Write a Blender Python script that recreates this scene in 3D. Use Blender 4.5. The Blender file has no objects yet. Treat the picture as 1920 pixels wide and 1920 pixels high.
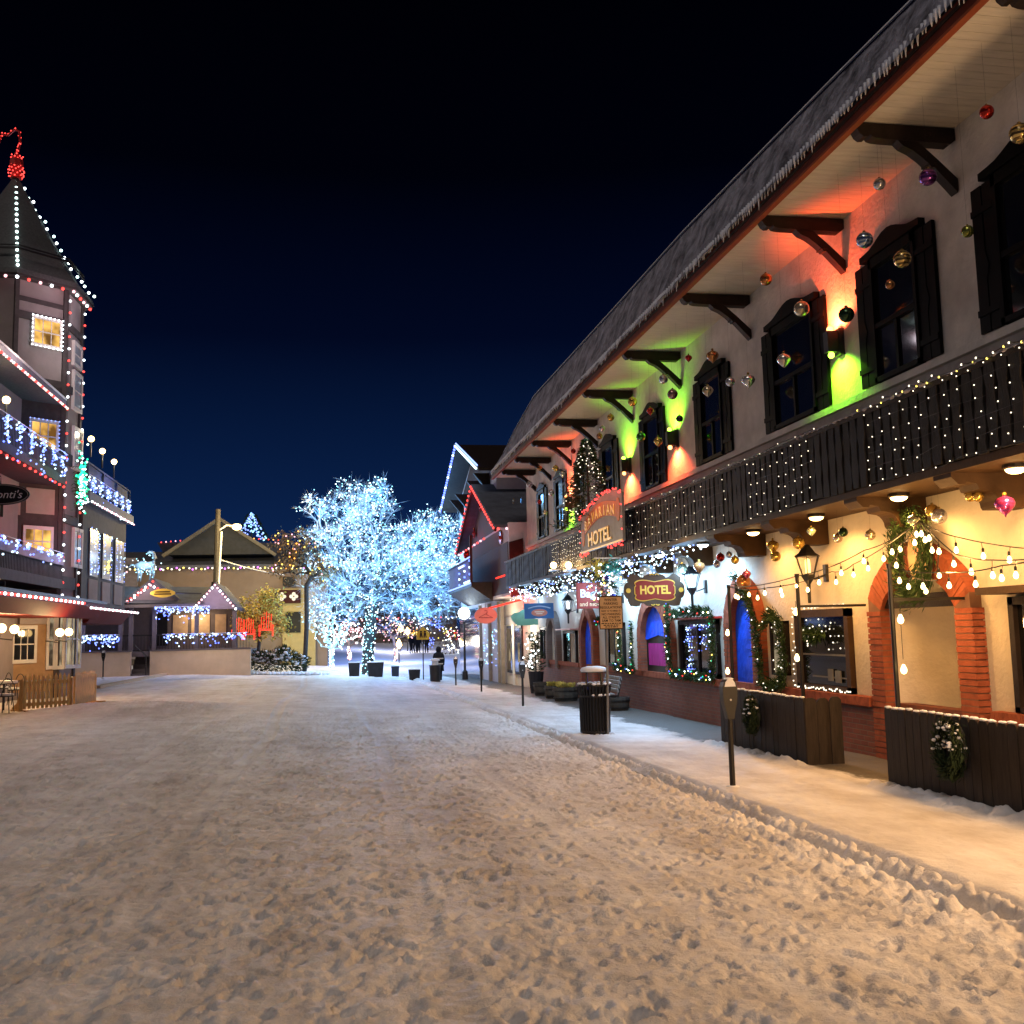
import bpy, math, random
import numpy as np
from mathutils import Vector, Matrix
rnd = random.Random(7)
SC = bpy.context.scene
COL = SC.collection
rad = math.radians
# ---------------------------------------------------------------- camera geometry (focal length, street vanishing point, tilt)
F = 1920.0; EYE = 1.8
yc = np.array([(625-960)/F, (1190-960)/F, 1.0]); yc /= np.linalg.norm(yc)
up = np.array([-.023, -1.0, 0.0]); up[2] = -(up[0]*yc[0]+up[1]*yc[1])/yc[2]; up /= np.linalg.norm(up)
xc = np.cross(yc, up); xc = xc if xc[0] > 0 else -xc
RT = np.array([xc, yc, up])
def ray(p): return RT @ np.array([(p[0]-960)/F, (p[1]-960)/F, 1.0])
def onX(p, X): d = ray(p); t = X/d[0]; return Vector((X, d[1]*t, EYE+d[2]*t))
def onY(p, Y): d = ray(p); t = Y/d[1]; return Vector((d[0]*t, Y, EYE+d[2]*t))
SLX = [-60, -7, 2, 5, 60]; SLS = [.001, .001, .009, .0137, .0137]
def gz(X, Y):                      # gently falling street, crowned towards the right
    return -float(np.interp(X, SLX, SLS))*max(Y, 0) if Y < 66 else -float(np.interp(X, SLX, SLS))*66
def onG(p, dz=0.0):
    d = ray(p); s = .008
    for _ in range(12):
        t = (dz-EYE)/(d[2]+s*d[1]); s = float(np.interp(d[0]*t, SLX, SLS))
    return Vector((d[0]*t, d[1]*t, EYE+d[2]*t))
def seen(v):                       # distance from the eye, used only to choose which lamps of a strand come first
    return (v[0]**2+v[1]**2+(v[2]-EYE)**2)**.5
# ---------------------------------------------------------------- mesh helper
ORG = {}
class MB:
    def __init__(s): s.v = []; s.f = []
    def add(s, vs, fs):
        n = len(s.v); s.v += [tuple(q) for q in vs]; s.f += [tuple(i+n for i in f) for f in fs]; return s
    def box(s, x0, y0, z0, x1, y1, z1):
        return s.add([(x0,y0,z0),(x1,y0,z0),(x1,y1,z0),(x0,y1,z0),(x0,y0,z1),(x1,y0,z1),(x1,y1,z1),(x0,y1,z1)],
                     [(0,3,2,1),(4,5,6,7),(0,1,5,4),(1,2,6,5),(2,3,7,6),(3,0,4,7)])
    def obox(s, c, size, rx=0, ry=0, rz=0):
        M = Matrix.Translation(c) @ Matrix.Rotation(rz,4,'Z') @ Matrix.Rotation(ry,4,'Y') @ Matrix.Rotation(rx,4,'X')
        m = MB(); a, b, d = size[0]/2, size[1]/2, size[2]/2; m.box(-a,-b,-d,a,b,d)
        return s.add([M @ Vector(v) for v in m.v], m.f)
    def bar(s, p, q, w, h=None):
        p, q = Vector(p), Vector(q); d = (q-p); L = d.length
        if L < 1e-6: return s
        qt = d.to_track_quat('X','Z'); M = Matrix.Translation((p+q)/2) @ qt.to_matrix().to_4x4()
        m = MB(); h = h or w; m.box(-L/2,-w/2,-h/2,L/2,w/2,h/2)
        return s.add([M @ Vector(v) for v in m.v], m.f)
    def prism(s, poly, ax, a, b):
        f = {'x': lambda u,v,t: (t,u,v), 'y': lambda u,v,t: (u,t,v), 'z': lambda u,v,t: (u,v,t)}[ax]
        n = len(poly)
        return s.add([f(u,v,a) for u,v in poly]+[f(u,v,b) for u,v in poly],
                     [tuple(range(n))[::-1], tuple(range(n,2*n))]+[(i,(i+1)%n,(i+1)%n+n,i+n) for i in range(n)])
    def tube(s, pts, r, n=6, cap=True):
        pts = [Vector(p) for p in pts]; R = r if isinstance(r,(list,tuple)) else [r]*len(pts)
        vs = []; fs = []; m = len(pts)
        for i, p in enumerate(pts):
            d = (pts[min(i+1,m-1)]-pts[max(i-1,0)])
            d = d.normalized() if d.length > 1e-9 else Vector((0,0,1))
            a = d.cross(Vector((0,0,1)) if abs(d.z) < .95 else Vector((1,0,0))).normalized(); b = d.cross(a)
            for k in range(n):
                t = 2*math.pi*k/n; vs.append(p+(a*math.cos(t)+b*math.sin(t))*R[i])
        for i in range(m-1):
            for k in range(n):
                fs.append((i*n+k, i*n+(k+1)%n, (i+1)*n+(k+1)%n, (i+1)*n+k))
        if cap: fs += [tuple(range(n))[::-1], tuple(range((m-1)*n, m*n))]
        return s.add(vs, fs)
    def lathe(s, c, prof, n=12, ax='z'):
        vs = []; fs = []
        for r, z in prof:
            for k in range(n):
                t = 2*math.pi*k/n; a, b = r*math.cos(t), r*math.sin(t)
                vs.append((c[0]+a,c[1]+b,c[2]+z) if ax == 'z' else ((c[0]+z,c[1]+a,c[2]+b) if ax == 'x' else (c[0]+a,c[1]+z,c[2]+b)))
        for i in range(len(prof)-1):
            for k in range(n): fs.append((i*n+k, i*n+(k+1)%n, (i+1)*n+(k+1)%n, (i+1)*n+k))
        fs += [tuple(range(n))[::-1], tuple(range((len(prof)-1)*n, len(prof)*n))]
        return s.add(vs, fs)
    def sph(s, c, r, n=10, m=6, sz=1.0, sx=1.0):
        return s.lathe((c[0],c[1],c[2]), [(max(1e-4, r*sx*math.sin(math.pi*i/m)), -r*sz*math.cos(math.pi*i/m)) for i in range(m+1)], n)
    def octa(s, c, r):
        x, y, z = c
        return s.add([(x+r,y,z),(x-r,y,z),(x,y+r,z),(x,y-r,z),(x,y,z+r),(x,y,z-r)],
                     [(0,2,4),(2,1,4),(1,3,4),(3,0,4),(2,0,5),(1,2,5),(3,1,5),(0,3,5)])
    def blade(s, p, d, L, w, side=None):
        d = Vector(d).normalized(); a = Vector((rnd.uniform(-1,1),rnd.uniform(-1,1),rnd.uniform(-1,1))); sd = d.cross(a)
        sd = sd.normalized()*w/2 if sd.length > 1e-4 else Vector((w/2,0,0)); p = Vector(p)
        return s.add([p-sd*.5, p+d*L*.5-sd, p+d*L, p+d*L*.5+sd], [(0,1,2,3)])
    def build(s, name, mat, parent=None, smooth=False, at=None, kind=None, label=None):
        me = bpy.data.meshes.new(name)
        if parent is not None: o0 = ORG[parent.name]
        elif at is not None: o0 = Vector(at)
        else:
            xs = [v[0] for v in s.v]; ys = [v[1] for v in s.v]; zs = [v[2] for v in s.v]
            o0 = Vector(((min(xs)+max(xs))/2, (min(ys)+max(ys))/2, min(zs)))
        me.from_pydata([(v[0]-o0[0], v[1]-o0[1], v[2]-o0[2]) for v in s.v], [], s.f)
        if smooth: me.polygons.foreach_set('use_smooth', [True]*len(me.polygons))
        me.materials.append(mat); me.update()
        o = bpy.data.objects.new(name, me); COL.objects.link(o)
        if parent is not None: o.parent = parent
        else: o.location = o0
        ORG[o.name] = o0.copy()
        if kind: o['kind'] = kind
        if label: o['label'] = label
        return o
def parts(name, mat, parent, boxes):         # one part per box (x0,y0,z0,x1,y1,z1)
    return [MB().box(*b).build(name, mat, parent) for b in boxes]
def tag(o, label, cat, group=None):
    o['label'] = label; o['category'] = cat
    if group: o['group'] = group
    return o
def thing(name, label, cat, loc, group=None):
    o = bpy.data.objects.new(name, None); o.empty_display_size = .2; COL.objects.link(o); o.location = loc
    ORG[o.name] = Vector(loc); return tag(o, label, cat, group)
def dup(root, loc, label=None, rz=None):
    r = root.copy(); COL.objects.link(r); r.location = loc
    if rz is not None: r.rotation_euler.z = rz
    if label: r['label'] = label
    ORG[r.name] = Vector(loc)
    for ch in list(root.children):
        c = ch.copy(); COL.objects.link(c); c.parent = r; ORG[c.name] = Vector(loc)
        for g in list(ch.children):
            d = g.copy(); COL.objects.link(d); d.parent = c
    return r
def partcopy(o, off, parent=None):          # a repeated part of the same thing, with its sub-parts
    c = o.copy(); COL.objects.link(c); c.parent = parent or o.parent; c.location = o.location+Vector(off)
    for g in list(o.children):
        d = g.copy(); COL.objects.link(d); d.parent = c
    return c
# ---------------------------------------------------------------- materials
MATS = {}
def nt_new(name):
    m = bpy.data.materials.new(name); m.use_nodes = True; n = m.node_tree; n.nodes.clear()
    out = n.nodes.new('ShaderNodeOutputMaterial'); return m, n, out
def lnk(n, a, b): n.links.new(a, b)
def mat(name, col, rough=.6, metal=0.0, var=.15, scale=4.0, bump=0.0, bscale=25.0, stretch=None, col2=None, spec=.5, bdist=.02):
    if name in MATS: return MATS[name]
    m, n, out = nt_new(name); N = n.nodes
    b = N.new('ShaderNodeBsdfPrincipled'); lnk(n, b.outputs[0], out.inputs[0])
    b.inputs['Roughness'].default_value = rough; b.inputs['Metallic'].default_value = metal
    b.inputs['Specular IOR Level'].default_value = spec if rough < .5 or spec != .5 else .16
    tc = N.new('ShaderNodeTexCoord'); vec = tc.outputs['Object']
    if stretch:
        mp = N.new('ShaderNodeMapping'); mp.inputs['Scale'].default_value = stretch; lnk(n, vec, mp.inputs[0]); vec = mp.outputs[0]
    nz = N.new('ShaderNodeTexNoise'); nz.inputs['Scale'].default_value = scale; nz.inputs['Detail'].default_value = 6; nz.inputs['Roughness'].default_value = .6
    lnk(n, vec, nz.inputs['Vector'])
    cr = N.new('ShaderNodeValToRGB'); c2 = col2 or tuple(min(1, c*(1+var)) for c in col)
    c1 = col if col2 else tuple(c*(1-var) for c in col)
    cr.color_ramp.elements[0].position = .3; cr.color_ramp.elements[1].position = .7
    cr.color_ramp.elements[0].color = (*c1,1); cr.color_ramp.elements[1].color = (*c2,1)
    lnk(n, nz.outputs['Fac'], cr.inputs[0]); lnk(n, cr.outputs[0], b.inputs['Base Color'])
    if bump:
        n2 = N.new('ShaderNodeTexNoise'); n2.inputs['Scale'].default_value = bscale; n2.inputs['Detail'].default_value = 5
        lnk(n, vec, n2.inputs['Vector']); bp = N.new('ShaderNodeBump'); bp.inputs['Strength'].default_value = bump; bp.inputs['Distance'].default_value = bdist
        lnk(n, n2.outputs['Fac'], bp.inputs['Height']); lnk(n, bp.outputs[0], b.inputs['Normal'])
    MATS[name] = m; return m
def brick(name, c1, c2, mortar, w=.21, h=.075, soldier=False):
    m, n, out = nt_new(name); N = n.nodes
    b = N.new('ShaderNodeBsdfPrincipled'); lnk(n, b.outputs[0], out.inputs[0]); b.inputs['Roughness'].default_value = .75
    tc = N.new('ShaderNodeTexCoord'); sp = N.new('ShaderNodeSeparateXYZ'); lnk(n, tc.outputs['Object'], sp.inputs[0])
    ad = N.new('ShaderNodeMath'); ad.operation = 'ADD'; lnk(n, sp.outputs[0], ad.inputs[0]); lnk(n, sp.outputs[1], ad.inputs[1])
    cb = N.new('ShaderNodeCombineXYZ'); lnk(n, ad.outputs[0], cb.inputs[0]); lnk(n, sp.outputs[2], cb.inputs[1])
    t = N.new('ShaderNodeTexBrick'); lnk(n, cb.outputs[0], t.inputs['Vector']); t.inputs['Scale'].default_value = 1.0
    t.inputs['Color1'].default_value = (*c1,1); t.inputs['Color2'].default_value = (*c2,1); t.inputs['Mortar'].default_value = (*mortar,1)
    t.inputs['Brick Width'].default_value = w; t.inputs['Row Height'].default_value = h; t.inputs['Mortar Size'].default_value = .009; t.inputs['Mortar Smooth'].default_value = .3
    nz = N.new('ShaderNodeTexNoise'); nz.inputs['Scale'].default_value = 3; nz.inputs['Detail'].default_value = 6; lnk(n, tc.outputs['Object'], nz.inputs['Vector'])
    mx = N.new('ShaderNodeMixRGB'); mx.blend_type = 'MULTIPLY'; mx.inputs[0].default_value = .5; lnk(n, t.outputs['Color'], mx.inputs[1]); lnk(n, nz.outputs['Fac'], mx.inputs[2])
    lnk(n, mx.outputs[0], b.inputs['Base Color'])
    bp = N.new('ShaderNodeBump'); bp.inputs['Strength'].default_value = .6; bp.inputs['Distance'].default_value = .01; bp.invert = True
    lnk(n, t.outputs['Fac'], bp.inputs['Height']); lnk(n, bp.outputs[0], b.inputs['Normal'])
    MATS[name] = m; return m
def em(name, col, strength, noise=None):
    if name in MATS: return MATS[name]
    m, n, out = nt_new(name); N = n.nodes
    e = N.new('ShaderNodeEmission'); e.inputs[0].default_value = (*col,1); e.inputs[1].default_value = strength*.52
    if noise:
        tc = N.new('ShaderNodeTexCoord'); nz = N.new('ShaderNodeTexNoise'); nz.inputs['Scale'].default_value = noise; nz.inputs['Detail'].default_value = 3
        lnk(n, tc.outputs['Object'], nz.inputs['Vector']); cr = N.new('ShaderNodeValToRGB')
        cr.color_ramp.elements[0].position = .35; cr.color_ramp.elements[1].position = .65
        cr.color_ramp.elements[0].color = (col[0]*.12,col[1]*.1,col[2]*.1,1); cr.color_ramp.elements[1].color = (*col,1)
        lnk(n, nz.outputs['Fac'], cr.inputs[0]); lnk(n, cr.outputs[0], e.inputs[0])
    lnk(n, e.outputs[0], out.inputs[0]); m.cycles.emission_sampling = 'NONE'; MATS[name] = m; return m
def snowmat(name, col, patch=None, bump=.5, bs=18.0):
    """snow with grain; patch = (colour, axis X of the edge, width) shows bare paving beyond a ragged line"""
    m, n, out = nt_new(name); N = n.nodes
    b = N.new('ShaderNodeBsdfPrincipled'); lnk(n, b.outputs[0], out.inputs[0]); b.inputs['Roughness'].default_value = .55; b.inputs['Specular IOR Level'].default_value = .25
    g = N.new('ShaderNodeNewGeometry'); pos = g.outputs['Position']
    a = N.new('ShaderNodeTexNoise'); a.inputs['Scale'].default_value = 1.3; a.inputs['Detail'].default_value = 8; a.inputs['Roughness'].default_value = .65; lnk(n, pos, a.inputs['Vector'])
    cr = N.new('ShaderNodeValToRGB'); cr.color_ramp.elements[0].position = .32; cr.color_ramp.elements[1].position = .62
    cr.color_ramp.elements[0].color = (col[0]*.72,col[1]*.70,col[2]*.68,1); cr.color_ramp.elements[1].color = (*col,1)
    lnk(n, a.outputs['Fac'], cr.inputs[0]); colout = cr.outputs[0]
    a2 = N.new('ShaderNodeTexNoise'); a2.inputs['Scale'].default_value = .55; a2.inputs['Detail'].default_value = 7; a2.inputs['Roughness'].default_value = .7; m2 = N.new('ShaderNodeMapping'); m2.inputs['Scale'].default_value = (1.6,.28,1); lnk(n, pos, m2.inputs[0]); lnk(n, m2.outputs[0], a2.inputs['Vector'])
    c2 = N.new('ShaderNodeValToRGB'); c2.color_ramp.elements[0].position = .36; c2.color_ramp.elements[1].position = .6; c2.color_ramp.elements[0].color = (.74,.70,.66,1); c2.color_ramp.elements[1].color = (1,1,1,1); lnk(n, a2.outputs['Fac'], c2.inputs[0])
    mm = N.new('ShaderNodeMixRGB'); mm.blend_type = 'MULTIPLY'; mm.inputs[0].default_value = 1; lnk(n, colout, mm.inputs[1]); lnk(n, c2.outputs[0], mm.inputs[2]); colout = mm.outputs[0]
    f = N.new('ShaderNodeTexNoise'); f.inputs['Scale'].default_value = bs; f.inputs['Detail'].default_value = 7; f.inputs['Roughness'].default_value = .7; lnk(n, pos, f.inputs['Vector'])
    bp = N.new('ShaderNodeBump'); bp.inputs['Strength'].default_value = bump; bp.inputs['Distance'].default_value = .025; lnk(n, f.outputs['Fac'], bp.inputs['Height']); lnk(n, bp.outputs[0], b.inputs['Normal'])
    if patch:
        sp = N.new('ShaderNodeSeparateXYZ'); lnk(n, pos, sp.inputs[0])
        q = N.new('ShaderNodeTexNoise'); q.inputs['Scale'].default_value = .9; q.inputs['Detail'].default_value = 8; q.inputs['Roughness'].default_value = .65
        mpp = N.new('ShaderNodeMapping'); mpp.inputs['Scale'].default_value = (1.6,.6,1); lnk(n, pos, mpp.inputs[0]); lnk(n, mpp.outputs[0], q.inputs['Vector'])
        s1 = N.new('ShaderNodeMath'); s1.operation = 'MULTIPLY_ADD'; lnk(n, q.outputs['Fac'], s1.inputs[0]); s1.inputs[1].default_value = 1.5; lnk(n, sp.outputs[0], s1.inputs[2])
        mr = N.new('ShaderNodeMapRange'); mr.inputs[1].default_value = patch[1]+.75-.07; mr.inputs[2].default_value = patch[1]+.75+.12; lnk(n, s1.outputs[0], mr.inputs[0])
        mx = N.new('ShaderNodeMixRGB'); lnk(n, mr.outputs[0], mx.inputs[0]); lnk(n, colout, mx.inputs[1]); mx.inputs[2].default_value = (*patch[0],1); colout = mx.outputs[0]
    lnk(n, colout, b.inputs['Base Color']); MATS[name] = m; return m

M = {}
M['snow'] = snowmat('street_snow', (.86,.85,.845), bump=.9)
M['snow2'] = snowmat('sidewalk_snow', (.80,.80,.81), patch=((.10,.09,.075), 6.15), bump=.9, bs=11.0)
M['wsnow'] = mat('clean_snow', (.80,.82,.86), .6, var=.06, bump=.4, bscale=14)
M['stucco'] = mat('white_stucco', (.66,.63,.59), .85, var=.2, scale=1.7, bump=.55, bscale=16, bdist=.03)
M['stuccolow'] = mat('cream_stucco', (.70,.63,.52), .85, var=.07, scale=2.0, bump=.5, bscale=14, bdist=.03)
M['panelwall'] = mat('porch_plaster', (.80,.72,.58), .85, var=.06, bump=.5, bscale=20)
M['brick'] = brick('red_brick', (.30,.085,.045), (.23,.06,.035), (.20,.12,.09))
M['brickplain'] = mat('brick_unit', (.31,.085,.042), .75, var=.3, scale=7, bump=.4, bscale=60, bdist=.006)
M['mortar'] = mat('mortar', (.20,.11,.08), .9)
M['soffit'] = mat('soffit_boards', (.60,.55,.46), .7, var=.1, scale=3, stretch=(1,6,1), bump=.15)
M['fascia'] = mat('fascia_red', (.12,.022,.012), .6, var=.25, scale=6, bump=.2)
M['dark'] = mat('dark_timber', (.022,.014,.011), .55, var=.35, scale=6, bump=.25, bscale=30)
M['shut'] = mat('shutter_paint', (.0045,.0045,.0045), .4, var=.2, scale=8, bump=.1, spec=.05)
M['glass'] = mat('night_glass', (.010,.011,.012), .06, var=.2, spec=.6)
M['board'] = mat('balcony_boards', (.016,.0135,.0125), .65, var=.4, scale=5, stretch=(4,4,1), bump=.35, bscale=22)
M['brown'] = mat('brown_timber', (.052,.028,.013), .6, var=.2, scale=5, bump=.2)
M['roofsnow'] = mat('old_roof_snow', (.05,.05,.06), .8, var=.1, scale=3.4, bump=1.0, bscale=11, bdist=.09, col2=(.34,.34,.40), stretch=(1.6,1,.6))
M['flash'] = mat('roof_flashing', (.60,.60,.60), .5, var=.1)
M['ice'] = mat('icicle_ice', (.55,.57,.63), .35, var=.1)
M['tarp'] = mat('blue_tarp', (.010,.085,.80), .5, var=.35, scale=2.0, bump=.7, bscale=3.2, bdist=.09)
M['pink'] = mat('magenta_curtain', (.42,.03,.22), .7, var=.35, scale=3, stretch=(1,7,.6), bump=.5, bscale=5, bdist=.05)
M['metalblk'] = mat('black_metal', (.012,.012,.013), .38, var=.2, bump=.08)
M['iron'] = mat('dark_iron', (.010,.009,.008), .45, var=.3)
M['fence'] = mat('fence_boards', (.034,.026,.020), .7, var=.35, scale=5, stretch=(6,6,.7), bump=.3, bscale=24)
M['pine'] = mat('evergreen', (.022,.035,.013), .7, var=.45, scale=9)
M['garl'] = mat('garland_green', (.03,.06,.018), .6, var=.5, scale=9)
M['dryleaf'] = mat('dry_leaves', (.60,.50,.12), .7, var=.5, scale=6)
M['bark'] = mat('bark', (.055,.05,.045), .8, var=.3, scale=8, bump=.5)
M['frost'] = mat('frosted_bark', (.50,.55,.60), .75, var=.3, scale=3, bump=.3)
M['lwall'] = mat('mauve_stucco', (.25,.21,.205), .85, var=.1, scale=2, bump=.3)
M['lpanel'] = mat('taupe_plaster', (.33,.275,.255), .85, var=.07, bump=.25)
M['ltimber'] = mat('grey_brown_timber', (.055,.045,.045), .7, var=.25, bump=.2)
M['towerroof'] = mat('slate_roof', (.085,.085,.085), .75, var=.25, scale=14, bump=.4, bscale=30)
M['orangewall'] = mat('ochre_plaster', (.36,.22,.12), .8, var=.12)
M['wframe'] = mat('white_frame', (.62,.58,.54), .5, var=.05)
M['awning'] = mat('red_awning', (.13,.012,.012), .65, var=.15)
M['conc'] = mat('tan_concrete', (.60,.46,.32), .85, var=.1, scale=1.5, bump=.2)
M['tanwall'] = mat('tan_siding', (.22,.165,.12), .85, var=.08, scale=1.5)
M['olivewall'] = mat('yellow_plaster', (.38,.30,.13), .85, var=.08)
M['roofg'] = mat('grey_roof', (.085,.09,.11), .8, var=.25, scale=2.5, bump=.4)
M['post'] = mat('porch_grey', (.13,.11,.11), .7, var=.15)
M['wood'] = mat('cedar_pickets', (.66,.42,.17), .6, var=.3, scale=6, stretch=(8,8,1), bump=.25)
M['bench'] = mat('weathered_slats', (.26,.235,.20), .75, var=.25, scale=6, bump=.3)
M['barrel'] = mat('barrel_staves', (.07,.065,.055), .75, var=.3, scale=6, bump=.3)
M['red'] = mat('red_paint', (.45,.02,.015), .45, var=.1)
M['redwall'] = mat('oxblood_boards', (.04,.009,.009), .7, var=.2)
M['lilac'] = mat('pale_stucco_side', (.62,.58,.62), .85, var=.08, bump=.3)
M['creamdoor'] = mat('cream_paint', (.68,.64,.52), .5, var=.05)
M['coat'] = mat('dark_coat', (.012,.012,.015), .8, var=.2)
M['skin'] = mat('skin', (.40,.25,.18), .6, var=.05)
M['refl'] = mat('reflective_tape', (.55,.5,.42), .4, var=.05)
M['ylw'] = mat('crossing_yellow', (.50,.33,.04), .5, var=.05)
M['tansign'] = mat('tan_sign', (.60,.41,.23), .6, var=.05)
M['ink'] = mat('sign_ink', (.035,.018,.012), .7)
M['gold'] = mat('gold_leaf', (.80,.50,.06), .4, var=.06)
M['hotelred'] = mat('hotel_red', (.24,.028,.018), .5, var=.1)
M['brownfr'] = mat('carved_brown', (.085,.055,.035), .6, var=.2)
M['signred'] = mat('shop_sign_red', (.30,.04,.028), .5, var=.08)
M['white'] = mat('white_paint', (.75,.73,.68), .5, var=.04)
M['bluesign'] = mat('blue_sign', (.05,.17,.46), .5, var=.08)
M['mint'] = mat('mint_sign', (.26,.58,.42), .5, var=.1)
M['salmon'] = mat('salmon_sign', (.60,.27,.22), .5, var=.1)
M['green'] = mat('sign_green', (.30,.55,.25), .5, var=.06)
M['orange'] = mat('sign_orange', (.70,.25,.06), .5, var=.06)
M['blk'] = mat('sign_black', (.012,.012,.012), .5, var=.1)
M['pan'] = mat('planter_grey', (.03,.03,.035), .7, var=.2)
M['hedge'] = mat('bare_brush', (.10,.08,.075), .8, var=.3)
# lamps and lights
M['ewarm'] = em('lamp_warm', (1,.62,.22), 14); M['ebulb'] = em('festoon_glow', (1,.66,.24), 16)
M['ecool'] = em('lamp_cool', (.78,.92,1), 14); M['ewhite'] = em('bulb_white', (.86,.95,1), 7)
M['emint'] = em('bulb_mint', (.72,1,.95), 6); M['ered'] = em('bulb_red', (1,.055,.045), 3.6); M['eredrope'] = em('rope_red', (1,.04,.025), 2.6)
M['ecyan'] = em('bulb_cyan', (.30,.78,1), 3.2); M['eice'] = em('bulb_ice', (.62,.90,1), 4); M['eblue'] = em('bulb_blue', (.10,.16,1), 5)
M['eice2'] = em('bulb_icicle', (.22,.32,1), 3.2); M['egreen'] = em('bulb_green', (.03,1,.45), 2.2); M['ewmini'] = em('mini_warm', (1,.86,.62), 3)
M['eyel'] = em('bulb_yellow', (1,.72,.12), 4); M['emag'] = em('bulb_magenta', (.8,.15,1), 4); M['epink'] = em('bulb_pink', (1,.45,.5), 3)
M['eorange'] = em('bulb_orange', (1,.35,.05), 4); M['window'] = em('lit_window', (1,.55,.13), 1.5, noise=1.6); M['window2'] = em('lit_curtain', (1,.60,.20), .75, noise=2.2)
M['eshop'] = em('shop_glow', (1,.8,.5), .5, noise=2.5); M['esconce_r'] = em('sconce_red', (1,.30,.08), 8); M['esconce_g'] = em('sconce_green', (.45,1,.05), 8)

LK = 2.2
def lamp(name, loc, energy, col, r=.06, spot=None, aim=None, blend=.6):
    d = bpy.data.lights.new(name, 'SPOT' if spot else 'POINT'); d.energy = energy*LK; d.color = col; d.shadow_soft_size = r
    if spot: d.spot_size = rad(spot); d.spot_blend = blend
    o = bpy.data.objects.new(name, d); o.location = loc; COL.objects.link(o)
    if aim is not None: o.rotation_euler = Vector(aim).to_track_quat('-Z','Y').to_euler()
    return o
# strands: a wire with a bulb mesh hanging at each point
BULBM = {}
def bulbmesh(kind, r, m):
    k = (kind, round(r,4), m.name)
    if k not in BULBM:
        b = MB()
        if kind == 'drop': b.lathe((0,0,0), [(r*.35,.0),(r*.5,-r*.4),(r*.95,-r*1.4),(r,-r*2.0),(r*.7,-r*2.7),(r*.05,-r*3.0)], 8)
        else: b.sph((0,0,0), r, 6, 4)
        me = bpy.data.meshes.new('bulb'); me.from_pydata([v for v in b.v], [], b.f); me.polygons.foreach_set('use_smooth', [True]*len(me.polygons)); me.materials.append(m); BULBM[k] = me
    return BULBM[k]
def bulbs(parent, pts, cols, r, kind='ball', cap=100, name='bulb'):
    """bulbs as parts; the ones past the cap joined as one part per colour"""
    pts = sorted([(Vector(p), cols[i % len(cols)]) for i, p in enumerate(pts)], key=lambda q: seen(q[0]))
    o0 = ORG[parent.name]
    for p, m in pts[:cap]:
        o = bpy.data.objects.new(name, bulbmesh(kind, r, m)); COL.objects.link(o); o.parent = parent; o.location = p-o0
    rest = {}
    for p, m in pts[cap:]: rest.setdefault(m.name, (m, []))[1].append(p)
    for m, ps in rest.values():
        b = MB()
        for p in ps: b.octa(p, r*1.1)
        b.build(name+'_cluster' if name == 'bulb' else name, m, parent, kind='stuff')
def along(pts, step, sag=0.0, jit=0.0):
    pts = [Vector(p) for p in pts]; out = []
    for a, b in zip(pts[:-1], pts[1:]):
        n = max(1, int(round((b-a).length/step)))
        for i in range(n):
            t = i/n; q = a.lerp(b, t); q.z -= sag*4*t*(1-t)
            out.append(q+Vector((rnd.uniform(-jit,jit),rnd.uniform(-jit,jit),rnd.uniform(-jit,jit))))
    out.append(pts[-1].copy()); return out
def strand(label, pts, cols, r, step, sag=0.0, jit=0.0, group=None, cat='string lights', wire=None, name='light_strand', cap=100, wr=.006):
    q = along(pts, step, sag, jit)
    t = thing(name, label, cat, q[0], group)
    b = MB(); b.tube(q, wr, 4); b.build('wire', wire or M['iron'], t)
    bulbs(t, q, cols, r, cap=cap); return t
def text(s, size, loc, mat_, parent, face='-y', ext=.004, align='CENTER', name='lettering', bold=0.0, sx=1.0, shear=0):
    c = bpy.data.curves.new(name, 'FONT'); c.body = s; c.size = size; c.extrude = ext; c.align_x = align; c.align_y = 'CENTER'; c.offset = bold
    c.resolution_u = 3; c.materials.append(mat_)
    o = bpy.data.objects.new(name, c); COL.objects.link(o)
    o.rotation_euler = (rad(90), 0, {'-y':0,'-x':rad(-90),'+x':rad(90)}[face]); o.scale = (sx,1,1)
    me = bpy.data.meshes.new_from_object(o.evaluated_get(bpy.context.evaluated_depsgraph_get())); bpy.data.objects.remove(o)
    if shear: me.transform(Matrix(((1,shear,0,0),(0,1,0,0),(0,0,1,0),(0,0,0,1))))
    o = bpy.data.objects.new(name, me); COL.objects.link(o); o.rotation_euler = (rad(90), 0, {'-y':0,'-x':rad(-90),'+x':rad(90)}[face]); o.scale = (sx,1,1)
    o.parent = parent; o.location = Vector(loc)-ORG[parent.name]; return o
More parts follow.
